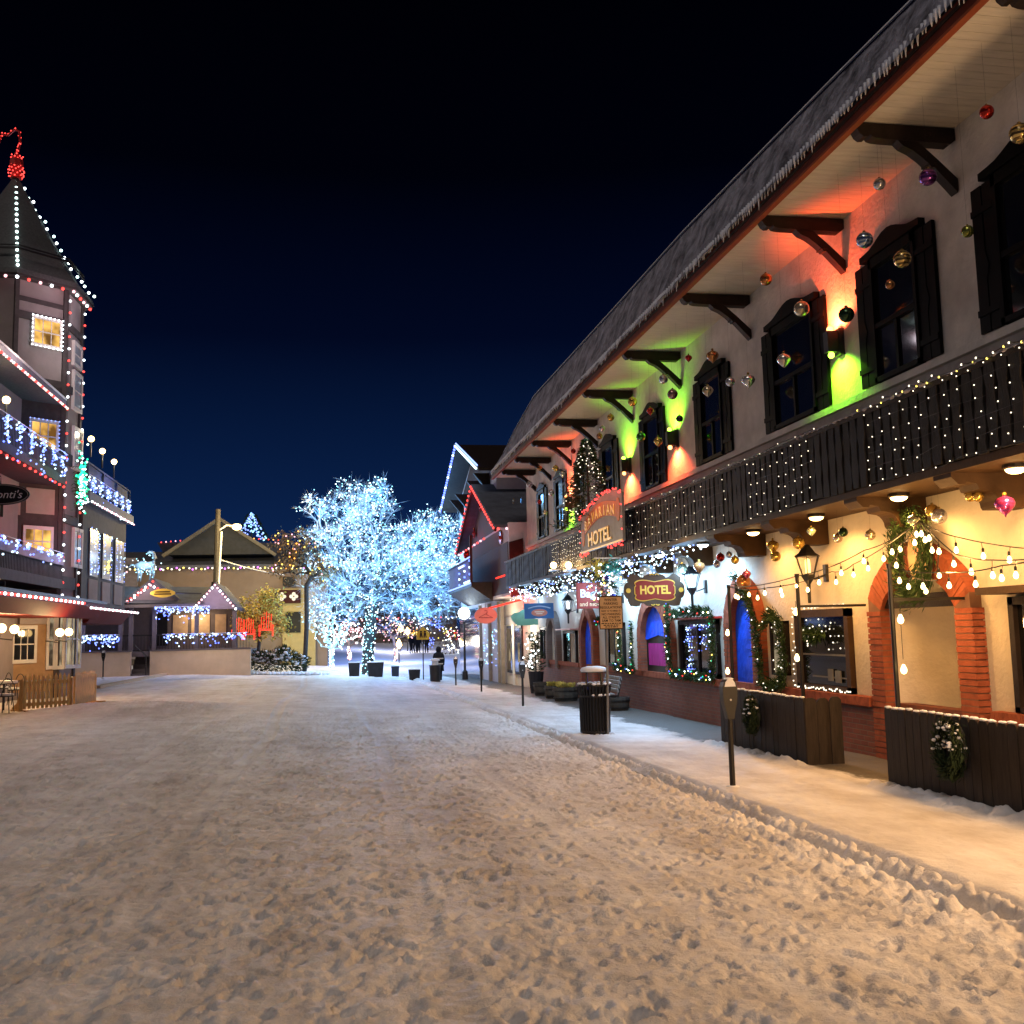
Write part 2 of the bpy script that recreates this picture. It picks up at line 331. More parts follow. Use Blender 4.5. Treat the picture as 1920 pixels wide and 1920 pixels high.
# ---------------------------------------------------------------- ground
rng = np.random.default_rng(5)
def vnoise(x, y, seed=0):
    xi = np.floor(x).astype(np.int64); yi = np.floor(y).astype(np.int64); fx = x-xi; fy = y-yi
    def g(ix, iy):
        h = (ix*374761393+iy*668265263+seed*974634777) & 0xFFFFFFFF
        h = ((h ^ (h >> 13))*1274126177) & 0xFFFFFFFF; a = ((h ^ (h >> 16)) & 0xFFFF)/65536*2*np.pi
        return np.cos(a), np.sin(a)
    u = fx*fx*fx*(fx*(fx*6-15)+10); v = fy*fy*fy*(fy*(fy*6-15)+10)
    def d(ox, oy):
        a, b = g(xi+ox, yi+oy); return a*(fx-ox)+b*(fy-oy)
    return (d(0,0)*(1-u)+d(1,0)*u)*(1-v)+(d(0,1)*(1-u)+d(1,1)*u)*v
def sheet(name, xs, ys, hf, m, **kw):
    X, Y = np.meshgrid(xs, ys); Z = hf(X, Y); nx, ny = len(xs), len(ys)
    co = np.stack([X, Y, Z], -1).reshape(-1, 3).astype(np.float32)
    i = (np.arange(ny-1)[:,None]*nx+np.arange(nx-1)[None,:]).ravel()
    f = np.stack([i, i+1, i+nx+1, i+nx], -1).astype(np.int32)
    me = bpy.data.meshes.new(name); me.vertices.add(len(co)); me.vertices.foreach_set('co', co.ravel())
    me.loops.add(f.size); me.loops.foreach_set('vertex_index', f.ravel()); me.polygons.add(len(f))
    me.polygons.foreach_set('loop_start', np.arange(0, f.size, 4, dtype=np.int32)); me.polygons.foreach_set('loop_total', np.full(len(f), 4, dtype=np.int32))
    me.polygons.foreach_set('use_smooth', np.ones(len(f), dtype=bool)); me.materials.append(m); me.update(); me.validate()
    o = bpy.data.objects.new(name, me); COL.objects.link(o); o['kind'] = 'structure'
    return o
def base(X, Y): return -np.interp(X, SLX, SLS)*np.clip(Y, 0, 66)
xs = np.concatenate([[-300,-120,-60,-30,-22,-17,-14], np.arange(-12, -5.5, .06), np.arange(-5.5, 4.62, .023), [5,6,8,15,40,120,300]])
ys = [2.2]
while ys[-1] < 64: ys.append(ys[-1]*1.0034+.0015)
ys = np.array([-60,-20,-5,0,1.2]+ys+[70,85,120,200,420])
def street_h(X, Y):
    Z = base(X, Y)
    fade = np.clip((Y-1.5)/1.5, 0, 1)*np.clip((66-Y)/6, 0, 1)*np.clip((X+13)/2, 0, 1)
    den = .55+.9*np.clip(vnoise(X*.45+3, Y*.22+1, 9)+.35, 0, 1)
    n = .016*vnoise(X*.8, Y*.8, 1)+.008*vnoise(X*2.1, Y*1.9, 2)*den+.007*vnoise(X*4.3, Y*3.8, 3)*den+.008*vnoise(X*9.5, Y*8.5, 4)*den+.010*np.abs(vnoise(X*14, Y*13, 7))*den+.007*vnoise(X*21, Y*20, 5)+.006*vnoise(X*41, Y*39, 6)
    n += .014*np.abs(vnoise(X*6.2+9, Y*5.1, 14))*den-.016*np.clip(vnoise(X*7.1+5, Y*6.3, 15)-.12, 0, 1)*2*den
    D = np.zeros_like(Z)
    xrow = X[0]
    clx = rng.uniform(-9, 4, 260); cly = 2.6+25*rng.random(260)**1.3
    for k in range(15000):
        px = rng.uniform(-9, 4.0); py = 2.6+25*rng.random()**1.35
        if k % 5 > 2: q_ = rng.integers(260); px = min(clx[q_]+rng.normal(0, .45), 4.0); py = max(2.5, cly[q_]+rng.normal(0, .8))
        a = rng.normal(0, .6)+(math.pi if rng.random() < .5 else 0); L = rng.uniform(.04, .13); W = rng.uniform(.022, .046); dep = rng.uniform(.006, .027)
        if rng.random() < .35: L *= .55; dep *= 1.1
        j0, j1 = np.searchsorted(ys, [py-.3, py+.3]); i0, i1 = np.searchsorted(xrow, [px-.3, px+.3])
        if j1 <= j0: continue
        xx = X[j0:j1, i0:i1]-px; yy = Y[j0:j1, i0:i1]-py; ca, sa = math.cos(a), math.sin(a)
        u = (xx*sa+yy*ca)/L; v = (xx*ca-yy*sa)/W; q = u*u+v*v+.5*np.abs(u*v)
        D[j0:j1, i0:i1] += -dep*np.exp(-(q**3)*.8)+dep*.6*np.exp(-((np.sqrt(q)-1.3)/.18)**2)*np.clip(.6+u*.7, 0, 1.3)
    n += np.clip(D, -.06, .04)
    for cx_, w_, d_ in ((-2.9,.11,.011),(-1.35,.11,.011),(.7,.10,.007),(2.2,.10,.007)):
        xx = X-cx_-.35*vnoise(Y*.09+cx_, Y*0+.2, 51); tr = np.exp(-(xx/w_)**4); n = n*(1-.6*tr)-d_*tr+.5*d_*np.exp(-((np.abs(xx)-w_*1.35)/(w_*.35))**2)+.004*tr*np.sin(Y*55+np.sign(xx)*1.2)
    # ploughed ridge and gutter along the kerb
    xc_ = 4.12+.10*vnoise(Y*.8, Y*0+.3, 21)+.05*vnoise(Y*2.7, Y*0+.3, 22)
    cl = .8*np.abs(vnoise(X*6, Y*5.4, 23))+.9*np.abs(vnoise(X*12, Y*11, 24))+.5*np.abs(vnoise(X*22, Y*20, 26))
    n += .06*np.exp(-((X-xc_-.10)/.12)**2)*(.45+1.1*cl)-.13*np.exp(-((X-xc_+.02)/.045)**2)*(.4+.8*np.clip(vnoise(Y*.9, X*0+.7, 25)+.5, 0, 1))
    n += .07*np.exp(-((X-xc_+.42)/.36)**2)*cl*np.clip(1.25-np.abs(Y-8)/9, .25, 1)
    # trampled bank by the picket barriers
    bx = np.exp(-(((X+5.2)/2.6)**2+((Y-29.5)/2.2)**2)**2); n += bx*(.10*cl+.10)
    Cm = np.zeros_like(Z)
    for k in range(2600):
        if k < 1700: py = 3.0+23*rng.random()**1.5; px = 4.12+rng.normal(-.08, .15)+(.12*math.sin(py*1.3)); r = rng.uniform(.02, .062)*(1+.4*max(0, 1-py/12))
        else: py = 3.0+20*rng.random()**1.3; px = rng.uniform(-6, 3.9) if rng.random() < .5 else 3.7-abs(rng.normal(0, .7)); r = rng.uniform(.015, .04)
        j0, j1 = np.searchsorted(ys, [py-r, py+r]); i0, i1 = np.searchsorted(xrow, [px-r, px+r])
        if j1 <= j0 or i1 <= i0: continue
        a = rng.uniform(0, 3.14); xx = X[j0:j1, i0:i1]-px; yy = Y[j0:j1, i0:i1]-py; u = (xx*math.cos(a)+yy*math.sin(a))/r; v = (yy*math.cos(a)-xx*math.sin(a))/(r*rng.uniform(.55, .95))
        hgt = r*rng.uniform(.5, 1.0)*np.sqrt(np.clip(1-u*u-v*v, 0, 1)); Cm[j0:j1, i0:i1] = np.maximum(Cm[j0:j1, i0:i1], hgt)
    n += Cm
    lf = np.clip((-X-6)/3, 0, 1)*np.clip((Y-30)/8, 0, 1)
    return Z+n*fade*(1-.75*lf)
street = sheet('street', xs, ys, street_h, M['snow'])
def walk_h(X, Y):
    f = np.clip((6.7-X)/.5, .05, 1); bk_ = np.exp(-((X-6.05)/.11)**2)*((Y > 4)*(Y < 10.95)+(Y > 13)*(Y < 16.3))
    return base(X, Y)+.115+.010*vnoise(X*1.3, Y*1.1, 31)+f*(.014*vnoise(X*3.2, Y*2.6, 32)+.010*vnoise(X*8, Y*5, 33)+.009*vnoise(X*17, Y*12, 34)+.004*vnoise(X*30, Y*26, 37))+bk_*(.045+.12*np.abs(vnoise(X*4, Y*3.6, 35))+.05*vnoise(X*13, Y*12, 36))-np.clip((4.3-X)/.16, 0, 1)*.13
wy = [1.0]
while wy[-1] < 62: wy.append(wy[-1]*1.004+.002)
sheet('sidewalk', np.concatenate([np.arange(4.14, 6.8, .026), np.arange(6.8, 9.3, .1)]), np.array([-20,-5]+wy), walk_h, M['snow2'])
def bank(name, path, h, w):
    b = MB(); q = along([(p[0],p[1],0) for p in path], .12)
    for p in q:
        for k in range(3):
            r = h*rnd.uniform(.35, 1); x = p.x+rnd.uniform(-w, w); y = p.y+rnd.uniform(-.1, .1)
            b.sph((x, y, gz(x,y)+.10), r, 7, 5, sz=rnd.uniform(.5, .9))
    return b.build(name, M['wsnow'], smooth=True, kind='stuff')
k = MB(); k0, k1 = onG((182,1291)), onG((335,1261)); k.bar((k0.x,k0.y,k0.z+.05), (k1.x,k1.y,k1.z+.05), .25, .12); k.build('kerb', M['conc'], kind='structure')

# ---------------------------------------------------------------- hotel on the right
XW = 7.6
H = thing('hotel_building', 'long white stucco hotel with dark balcony, bracketed eaves and brick arches', 'building', (XW, 24, -.4))
b = MB(); b.box(XW, 2, 3.45, 15, 39.8, 8.05); b.build('upper_wall', M['stucco'], H)
b = MB(); RY0, RY1 = 11.45, 13.1
b.box(XW, 2, -1, 8.6, RY0, 3.45); b.box(XW, RY1, -1, 8.6, 39.8, 3.45); b.box(XW, RY0, 2.02, 8.6, RY1, 3.45); b.build('lower_wall', M['stuccolow'], H)
b = MB(); b.box(8.2, RY0-.3, -1, 8.25, RY1+.3, 2.0); b.add([(7.62,RY1,-1),(8.2,RY1-.5,-1),(8.2,RY1-.5,2.0),(7.62,RY1,2.0)], [(0,1,2,3)]); b.build('porch_wall', M['panelwall'], H)
b = MB(); b.box(7.56, RY0+.02, -.4, 7.78, RY1-.02, .70); b.build('porch_sill', M['brick'], H)
b = MB(); b.box(7.5, RY0-.02, 1.98, 7.72, RY1+.05, 2.16); b.build('porch_lintel', M['dark'], H)
b = MB(); b.box(8.6, 2, -1, 15, 39.8, 3.45); b.build('rear_wall', M['stucco'], H)
b = MB()
y = 2.0
while y < 39.7: b.box(6.28, y, 7.86, XW+.02, y+.134, 7.90); y += .14
b.build('soffit', M['soffit'], H)
b = MB(); b.box(6.2, 1.5, 7.905, 8, 39.8, 7.95); b.build('roof_deck', M['dark'], H)
b = MB(); b.box(6.215, 1.5, 7.80, 6.275, 39.8, 8.0); b.build('fascia', M['fascia'], H)
b = MB(); b.box(6.20, 1.5, 7.765, 6.285, 39.8, 7.80); b.build('fascia_lit_edge', mat('fascia_lit_tint', (.24,.06,.025), .6, var=.15), H)  # brighter red-orange colour paints the light along the fascia's lower edge
_rp = [onX(p, 6.7) for p in ((1705,0),(1560,145),(1420,288),(1280,432),(1140,588),(1000,742),(962,810),(927,882))]
def hY(Y): return float(np.interp(Y, [1.5]+[p.y for p in _rp], [_rp[0].z-.1-8.48]+[p.z-8.48 for p in _rp]))
b = MB(); Ys = np.arange(1.5, min(_rp[-1].y, 39.8)+.01, .16); R = []
for Y in Ys:
    h = hY(Y); jx = .03*math.sin(Y*5.1)+rnd.uniform(-.02,.02); row = []
    for t in (0,.06,.2,.4,.6,.8,1.0):
        x = 6.15+t*.58+(rnd.uniform(-.025,.025) if 0 < t < 1 else 0)+(jx if t < .5 else 0)*.4; z = 7.99+t*(h+.45)+(rnd.uniform(-.03,.03) if 0 < t < 1 else 0)
        row.append((x, Y, z))
    row.append((9.5, Y, 7.99+(h+.45)*.75)); R.append(row)
n = len(R[0]); b.add([v for r in R for v in r], [(i*n+j, i*n+j+1, (i+1)*n+j+1, (i+1)*n+j) for i in range(len(R)-1) for j in range(n-1)])
b.build('roof', M['roofsnow'], H, smooth=True)
b = MB()
for Ya, Yb in zip(Ys[:-1], Ys[1:]):
    za, zb = 8.03+hY(Ya)+.45, 8.03+hY(Yb)+.45; b.add([(6.70,Ya,za),(6.70,Yb,zb),(6.80,Yb,zb+.05),(6.80,Ya,za+.05)], [(0,1,2,3)]); b.add([(6.69,Ya,za-.03),(6.69,Yb,zb-.03),(6.70,Yb,zb),(6.70,Ya,za)], [(0,1,2,3)])
b.build('ridge_flashing', M['flash'], H)
b = MB(); y = 1.6
while y < 39.6:
    L = rnd.uniform(.06,.14)*(1.5 if rnd.random() < .15 else 1)*(1-.35*math.sin(y*.7)**2); r = rnd.uniform(.014,.026); b.lathe((6.165, y, 8.03), [(.004,-L),(r*.5,-L*.55),(r,0),(r*1.1,.06)], 6); y += rnd.uniform(.055,.13)
b.build('icicle', M['ice'], H, smooth=True, kind='stuff')
# eave brackets
def arc(cx, cz, r, a0, a1, n=6): return [(cx+r*math.cos(rad(a0+(a1-a0)*i/n)), cz+r*math.sin(rad(a0+(a1-a0)*i/n))) for i in range(n+1)]
BY = [10.98, 13.8, 17.35, 21.2, 24.9, 28.5, 31.85, 35.0, 37.8]
def bracket_mb(Y):
    m = MB()
    m.prism([(6.28,7.84),(6.28,7.76),(6.31,7.70),(6.36,7.665),(6.42,7.67),(6.45,7.70),(6.47,7.67),(6.53,7.655),(6.62,7.65),(7.52,7.64),(7.585,7.69),(7.585,7.84)], 'y', Y-.08, Y+.08)
    m.prism([(6.80,7.66),(6.88,7.58),(7.0,7.53),(7.13,7.44),(7.22,7.36),(7.24,7.33),(7.28,7.33),(7.50,7.10),(7.575,7.02),(7.585,7.06),(7.585,7.20),(7.30,7.46),(7.08,7.645)], 'y', Y-.07, Y+.07)
    m.box(7.20, Y-.085, 7.36, 7.30, Y+.085, 7.42); return m
br = bracket_mb(8.2).build('eave_bracket', M['dark'], H)
for Y in BY: partcopy(br, (0, Y-8.2, 0))
# upper windows with shutters
WIN = [(7.4+2.15, 2.2, 0), (12.44, 1.98, 0), (15.6, 2.4, 0), (19.36, 2.0, 0), (23.33, 2.0, 0), (27.3, 2.0, 0), (30.55, 1.7, 0), (33.5, 2.0, 0), (36.6, 1.9, 0)]
def shutter(Yl, Yr, parent):
    m = MB(); z0, z1 = 5.14, 6.90; w = (Yr-Yl)
    for i in range(2): m.box(7.545, Yl+w*i/2+.012, z0, 7.58, Yl+w*(i+1)/2-.012, z1)
    m.box(7.56, Yl, z0+.01, 7.585, Yr, z1-.01); m.box(7.525, Yl+.01, z0+.2, 7.55, Yr-.01, z0+.28); m.box(7.525, Yl+.01, z1-.34, 7.55, Yr-.01, z1-.26)
    cy = (Yl+Yr)/2; m.prism([(cy-.055,5.92),(cy,5.76),(cy+.055,5.92),(cy,6.1)], 'x', 7.535, 7.55)
    return m.build('shutter', M['shut'], parent)
def window_up(Yc, W):
    sw = .42; a, c = Yc-W/2+sw, Yc+W/2-sw
    fr = MB(); fr.box(7.52, a, 5.14, 7.6, a+.07, 6.92); fr.box(7.52, c-.07, 5.14, 7.6, c, 6.92); fr.box(7.52, a, 6.78, 7.6, c, 6.92); fr.box(7.52, a, 5.14, 7.6, c, 5.21)
    fr.box(7.53, a, 5.90, 7.6, c, 5.97); fr.box(7.545, Yc-.03, 5.2, 7.6, Yc+.03, 5.9)
    hw = W/2-sw*.55; pr = [(Yc-hw, 6.93), (Yc-hw, 7.02), (Yc-hw*.8, 7.03)]+[(Yc+hw*.8*t, 7.03+.16*(math.cos(math.pi*t)+1)/2) for t in [-.8,-.6,-.4,-.2,0,.2,.4,.6,.8]]+[(Yc+hw*.8, 7.03), (Yc+hw, 7.02), (Yc+hw, 6.93)]
    fr.prism(pr, 'x', 7.50, 7.6); w = fr.build('window', M['shut'], H)
    g = MB(); g.box(7.575, a+.05, 5.2, 7.59, c-.05, 6.8); g.build('pane', M['glass'], w)
    shutter(a-sw, a, H); shutter(c, c+sw, H)
for Yc, W, _ in WIN: window_up(Yc, W)
b = MB(); b.box(7.52, 2, 5.0, 7.6, 39.8, 5.1); b.build('wall_ledge', M['stucco'], H)
# balcony
b = MB(); Y = 3.0
while Y < 39.2:
    w = .155+rnd.uniform(-.012,.012); pl = []; z0, z1 = 3.50+rnd.uniform(-.015,.015), 4.41
    for s, order in ((-1, range(8)), (1, range(7,-1,-1))):
        for i in order: z = z0+(z1-z0)*i/7; pl.append((Y+s*(w/2+.016*math.sin(i*1.9+Y*3)), z))
    b.prism(pl, 'x', 6.58+rnd.uniform(-.008,.008), 6.61); Y += .2
b.build('balcony_boards', M['board'], H)
b = MB(); b.box(6.66, 3, 3.5, 6.69, 39.2, 4.38); b.box(6.57, 3, 4.39, 6.72, 39.2, 4.45); b.box(6.62, 3, 3.55, 6.66, 39.2, 3.64); b.box(6.62, 3, 4.28, 6.66, 39.2, 4.36); b.build('balcony_rail', M['dark'], H)
b = MB(); q = along([(6.62,3,4.46),(6.62,39.2,4.46)], .16)
for p in q: b.sph((p.x+rnd.uniform(-.02,.02), p.y, 4.452), rnd.uniform(.05,.10), 6, 4, sz=.30)
b.build('rail_snow', mat('dirty_rail_snow', (.25,.24,.27), .8, var=.3, scale=9), H, smooth=True, kind='stuff')
b = MB(); b.box(6.6, 3, 3.40, XW, 39.2, 3.49); b.build('balcony_floor', M['brown'], H)
CY = [7.9, 10.2, 12.25, 14.95, 17.3, 19.9, 22.4, 25, 28, 31, 34, 37]
def corbel_mb(Y):
    m = MB(); m.prism([(6.62,3.40),(6.62,3.35),(6.70,3.27),(6.78,3.27),(6.80,3.30),(6.92,3.28),(6.95,3.22),(7.02,3.21)]+arc(7.02,3.05,.16,90,0,5)+[(7.2,3.02),(7.59,3.02),(7.59,3.40)], 'y', Y-.17, Y+.17); return m
cb = corbel_mb(5.6).build('corbel', M['brown'], H)
for Y in CY: partcopy(cb, (0, Y-5.6, 0))
# brick wainscot, sills
b = MB()
for y0, y1, x in ((2, 10.95, 7.5), (13.5, 22.3, 7.47), (22.3, 30.3, 7.53), (31.2, 37.4, 7.5)): b.box(x, y0, -1.1, XW+.02, y1, .62)
b.build('brick_base', M['brick'], H)
b = MB()
for y0, y1, x in ((2, 10.9, 7.46), (13.55, 22.34, 7.42), (22.36, 30.3, 7.49), (31.2, 37.4, 7.46)):
    y = y0; b = MB()
    while y < y1-.07: b.box(x, y, .622, XW+.01, y+.068, .75); y += .076
    b.build('brick_sill', M['brickplain'], H)
def arch(name, Yc, wi, zb, zs, za, band, x0=7.41, x1=7.62, m=None, parent=None, low=False):
    """pointed brick arch: courses up both jambs, then radiating bricks"""
    hh = za-zs
    if low: ip = [(wi*((1-t)**2+2*t*(1-t)*.80), zs+hh*(2*t*(1-t)*.62+t*t)) for t in [i/40 for i in range(41)]]
    else:
        cx = (hh*hh-wi*wi)/(2*wi); Rr = wi+cx; am = math.atan2(hh, cx); ip = [(max(Rr*math.cos(am*i/40)-cx,0), zs+Rr*math.sin(am*i/40)) for i in range(41)]
    def samp(t):
        k = min(int(t*40), 39); f = t*40-k; a, b = ip[k], ip[k+1]; p = (a[0]+(b[0]-a[0])*f, a[1]+(b[1]-a[1])*f); dx, dz = b[0]-a[0], b[1]-a[1]; l = math.hypot(dx, dz); return p, (dz/l, -dx/l)
    L_ = sum(math.hypot(b[0]-a[0], b[1]-a[1]) for a, b in zip(ip[:-1], ip[1:])); bk = MB(); mo = MB(); n = max(6, int(L_/.066))
    for s in (-1, 1):
        z = zb
        while z < zs-.02:
            e = min(z+.07, zs); j = rnd.uniform(-.006,.006)
            bk.box(x0+j, min(Yc+s*wi, Yc+s*(wi+band)), z, x1, max(Yc+s*wi, Yc+s*(wi+band)), e-.008); z += .078
        for i in range(n):
            q = []
            for t, r in (((i+.05)/n,0),((i+.05)/n,band),((i+.95)/n,band),((i+.95)/n,0)): p, nn = samp(t); q.append((Yc+s*max(p[0]+nn[0]*r,0), p[1]+nn[1]*r))
            bk.prism(q if s > 0 else q[::-1], 'x', x0+rnd.uniform(-.006,.006), x1)
        op = [(lambda p, nn: (max(p[0]+nn[0]*(band-.004),0), p[1]+nn[1]*(band-.004)))(*samp(i/20)) for i in range(21)]; iq = [(lambda p, nn: (max(p[0]+nn[0]*.004,0), p[1]+nn[1]*.004))(*samp(i/20)) for i in range(21)]
        pl = [(wi+.004,zb)]+iq+op[::-1]+[(wi+band-.004,zb)]; mo.prism([(Yc+s*u, v) for u, v in pl], 'x', x0+.006, x1-.004)
    o = bk.build(name, m or M['brickplain'], parent); mo.build('mortar', M['mortar'], o)
    return [(Yc-wi,zb)]+[(Yc-u,v) for u,v in ip]+[(Yc+u,v) for u,v in ip[::-1][1:]]+[(Yc+wi,zb)]
arch('brick_arch', 12.27, .86, -.3, 1.96, 2.50, .36, 7.44, 7.62, parent=H, low=True)
pl = arch('brick_arch', 18.1, .52, .75, 1.75, 2.42, .28, parent=H); b = MB(); b.prism(pl, 'x', 7.55, 7.58); b.build('blue_panel', M['tarp'], H)
pl = arch('brick_arch', 23.45, .95, .75, 1.45, 2.28, .28, parent=H)
b = MB(); b.prism([p for p in pl if p[1] > 1.5]+[(24.3,1.5),(23.4,1.62),(22.6,1.52)], 'x', 7.55, 7.57); b.build('blue_panel', M['tarp'], H)
b = MB(); b.box(7.575, 22.5, .75, 7.59, 24.4, 1.9); b.build('arch_recess', M['blk'], H)
b = MB(); b.box(7.555, 22.55, .9, 7.57, 24.2, 1.42); b.build('curtain', M['pink'], H)
pl = arch('brick_arch', 29.95, .62, -.6, 1.4, 2.2, .26, parent=H); b = MB(); b.prism(pl, 'x', 7.56, 7.585); b.build('blue_door', M['tarp'], H)
b = MB(); b.box(7.54, 29.35, .85, 7.56, 29.85, 1.3); b.build('door_window', M['blk'], H)
arch('plaster_arch', 35.0, .62, .5, 1.4, 2.15, .30, m=mat('brown_plaster', (.20,.15,.125), .85), parent=H)
def shop_window(Y0, Y1, z0, z1, m=None, mull=0, pane=None, fr=.09):
    f = MB()
    f.box(7.51, Y0, z0, 7.61, Y0+fr, z1); f.box(7.51, Y1-fr, z0, 7.61, Y1, z1); f.box(7.51, Y0, z1-fr, 7.61, Y1, z1); f.box(7.51, Y0, z0, 7.61, Y1, z0+fr*.7)
    for i in range(mull): y = Y0+(Y1-Y0)*(i+1)/(mull+1); f.box(7.53, y-.025, z0, 7.6, y+.025, z1)
    w = f.build('shop_window', m or M['dark'], H); g = MB(); g.box(7.57, Y0+.03, z0+.02, 7.59, Y1-.03, z1-.02); g.build('pane', pane or M['glass'], w); return w
w1 = shop_window(14.2, 16.0, .76, 2.02, M['brown'], 0, fr=.12)
b = MB(); b.box(7.545, 14.35, 1.30, 7.56, 15.85, 1.33); b.box(7.545, 14.35, .96, 7.56, 15.5, .985); b.box(7.53, 14.55, .9, 7.55, 14.72, 1.08); b.box(7.53, 14.8, .92, 7.55, 14.95, 1.10); b.build('window_display', mat('display_grey', (.16,.16,.16), .6), w1)
w2 = shop_window(19.55, 21.85, .78, 1.93, M['dark'], 1)
b = MB(); b.box(7.35, 19.4, 1.95, 7.6, 22.0, 1.99); b.build('window_hood', M['red'], w2)
w3 = shop_window(26.3, 28.1, .78, 1.95, M['dark'], 1)
b = MB(); b.box(7.555, 26.5, .9, 7.565, 27.2, 1.8); b.build('window_display', M['eshop'], w3)
w4 = shop_window(31.7, 33.5, .55, 1.75, M['dark'], 1); b = MB(); b.box(7.3, 31.5, 1.78, 7.6, 33.7, 1.82); b.build('window_hood', M['salmon'], w4)
b = MB(); b.box(7.555, 31.9, .65, 7.565, 32.6, 1.7); b.build('window_display', mat('dim_curtain', (.42,.37,.28), .8, var=.3), w4)
w5 = shop_window(8.9, 10.5, .76, 2.05, M['dark'], 1); b = MB(); b.box(7.2, 8.8, 2.08, 7.6, 10.62, 2.16); b.build('window_hood', M['brown'], w5)
w6 = shop_window(36.2, 37.4, .5, 1.9, M['dark'], 1)
shop_window(5.6, 7.6, .76, 2.05, M['dark'], 1)
# ceiling lamps under the balcony
CL = [(2.4,'w'),(4.9,'w'),(7.2,'w'),(9.48,'w'),(11.73,'w'),(13.98,'w'),(16.29,'w'),(18.7,'c'),(21.36,'c'),(23.7,'c')]
def ceil_lamp(Y, c, label):
    t = thing('ceiling_lamp', label, 'lamp', (7.0, Y, 3.40), 'lamps under the hotel balcony')
    m = MB(); m.lathe((7.0,Y,3.36), [(.13,.04),(.135,.0),(.11,-.01)], 14); m.build('rim', M['iron'], t)
    m = MB(); m.sph((7.0,Y,3.35), .105, 12, 6, sz=.5); m.build('diffuser', M['ewarm'] if c == 'w' else M['ecool'], t)
    lamp('ceiling_lamp_light', (7.0,Y,3.27), 26 if c == 'w' else 62, (1,.48,.13) if c == 'w' else (.34,.64,1), .07, 165, (0,0,-1), .5)
LB = ['warm round lamp under the balcony past the frame edge, nearest of all', 'warm round lamp under the balcony, second from the near end', 'warm round lamp under the balcony, third from the near end',
 'warm round lamp under the balcony above the purple onion ornament', 'warm round lamp under the balcony above the big oval wreath', 'warm round lamp under the balcony above the black wall lantern', 'warm round lamp under the balcony where cool light takes over',
 'cool white lamp under the balcony beside the dark corbel', 'cool white lamp under the balcony above the carved hotel sign', 'cool white lamp deep in the icicle lights under the balcony']
for (Y, c), l in zip(CL, LB): ceil_lamp(Y, c, l)
# up-and-down sconces between the windows
def sconce(Y, z, upc, dnc, label):
    t = thing('wall_sconce', label, 'wall lamp', (7.5, Y, z), 'red and green up-down wall lamps')
    m = MB(); m.box(7.34, Y-.07, z-.16, 7.52, Y+.07, z+.16); m.box(7.52, Y-.09, z-.2, 7.6, Y+.09, z+.2); m.build('housing', M['metalblk'], t)
    for s, c in ((1, upc), (-1, dnc)):
        m = MB(); m.sph((7.42, Y, z+s*.2), .05, 8, 5); m.build('lens', M['esconce_r'] if c == 'r' else M['esconce_g'], t)
        lamp('sconce_light', (7.27, Y, z+s*.22), 62 if c == 'r' else 30, (1,.10,.03) if c == 'r' else (.28,1,.02), .03, 128, (.75 if s > 0 else .6,0,s), .6)
sconce(14.03, 6.02, 'r', 'g', 'black sconce glowing red above and green below, nearest one')
sconce(21.6, 5.98, 'g', 'r', 'black sconce glowing green above and red below, beside a gold drop ornament')
sconce(25.3, 5.97, 'g', 'r', 'black sconce half hidden behind the balcony fir tree')
sconce(32.0, 5.85, 'r', 'g', 'farthest black sconce, orange above and lime below')
# ---------------------------------------------------------------- ornaments on threads
def shiny(name, col, rough=.18, stripe=None):
    if name in MATS: return MATS[name]
    m, n, out = nt_new(name); N = n.nodes; b = N.new('ShaderNodeBsdfPrincipled'); lnk(n, b.outputs[0], out.inputs[0])
    b.inputs['Metallic'].default_value = .75; b.inputs['Roughness'].default_value = rough
    tc = N.new('ShaderNodeTexCoord')
    if stripe:
        w = N.new('ShaderNodeTexWave'); w.bands_direction = 'Z'; w.inputs['Scale'].default_value = 7; w.inputs['Distortion'].default_value = 3; w.inputs['Detail'].default_value = 1
    else: w = N.new('ShaderNodeTexNoise'); w.inputs['Scale'].default_value = 9
    lnk(n, tc.outputs['Object'], w.inputs['Vector']); cr = N.new('ShaderNodeValToRGB'); cr.color_ramp.elements[0].position = .42; cr.color_ramp.elements[1].position = .58
    c2 = stripe or tuple(c*.75 for c in col); cr.color_ramp.elements[0].color = (*col,1); cr.color_ramp.elements[1].color = (*c2,1)
    lnk(n, w.outputs[1 if not stripe else 0], cr.inputs[0]); lnk(n, cr.outputs[0], b.inputs['Base Color']); MATS[name] = m; return m
OC = {'red': ((.5,.03,.02),None), 'gold': ((.75,.5,.12),None), 'goldstripe': ((.75,.55,.2),(.10,.07,.03)), 'silver': ((.62,.62,.64),None), 'purple': ((.30,.08,.36),(.08,.02,.12)),
 'olive': ((.22,.24,.05),None), 'bluestripe': ((.10,.18,.36),(.5,.55,.6)), 'copper': ((.5,.22,.08),None), 'darkgreen': ((.03,.07,.03),None), 'champagne': ((.6,.5,.34),None),
 'pearl': ((.66,.6,.52),None), 'rose': ((.42,.25,.22),None), 'green': ((.07,.26,.06),None), 'blue': ((.08,.25,.45),None), 'magenta': ((.45,.04,.2),(.3,.05,.3)), 'palegreen': ((.4,.55,.35),(.6,.6,.5)),
 'pink': ((.5,.1,.2),None), 'black': ((.04,.04,.045),None), 'swirl': ((.66,.6,.5),(.35,.28,.15))}
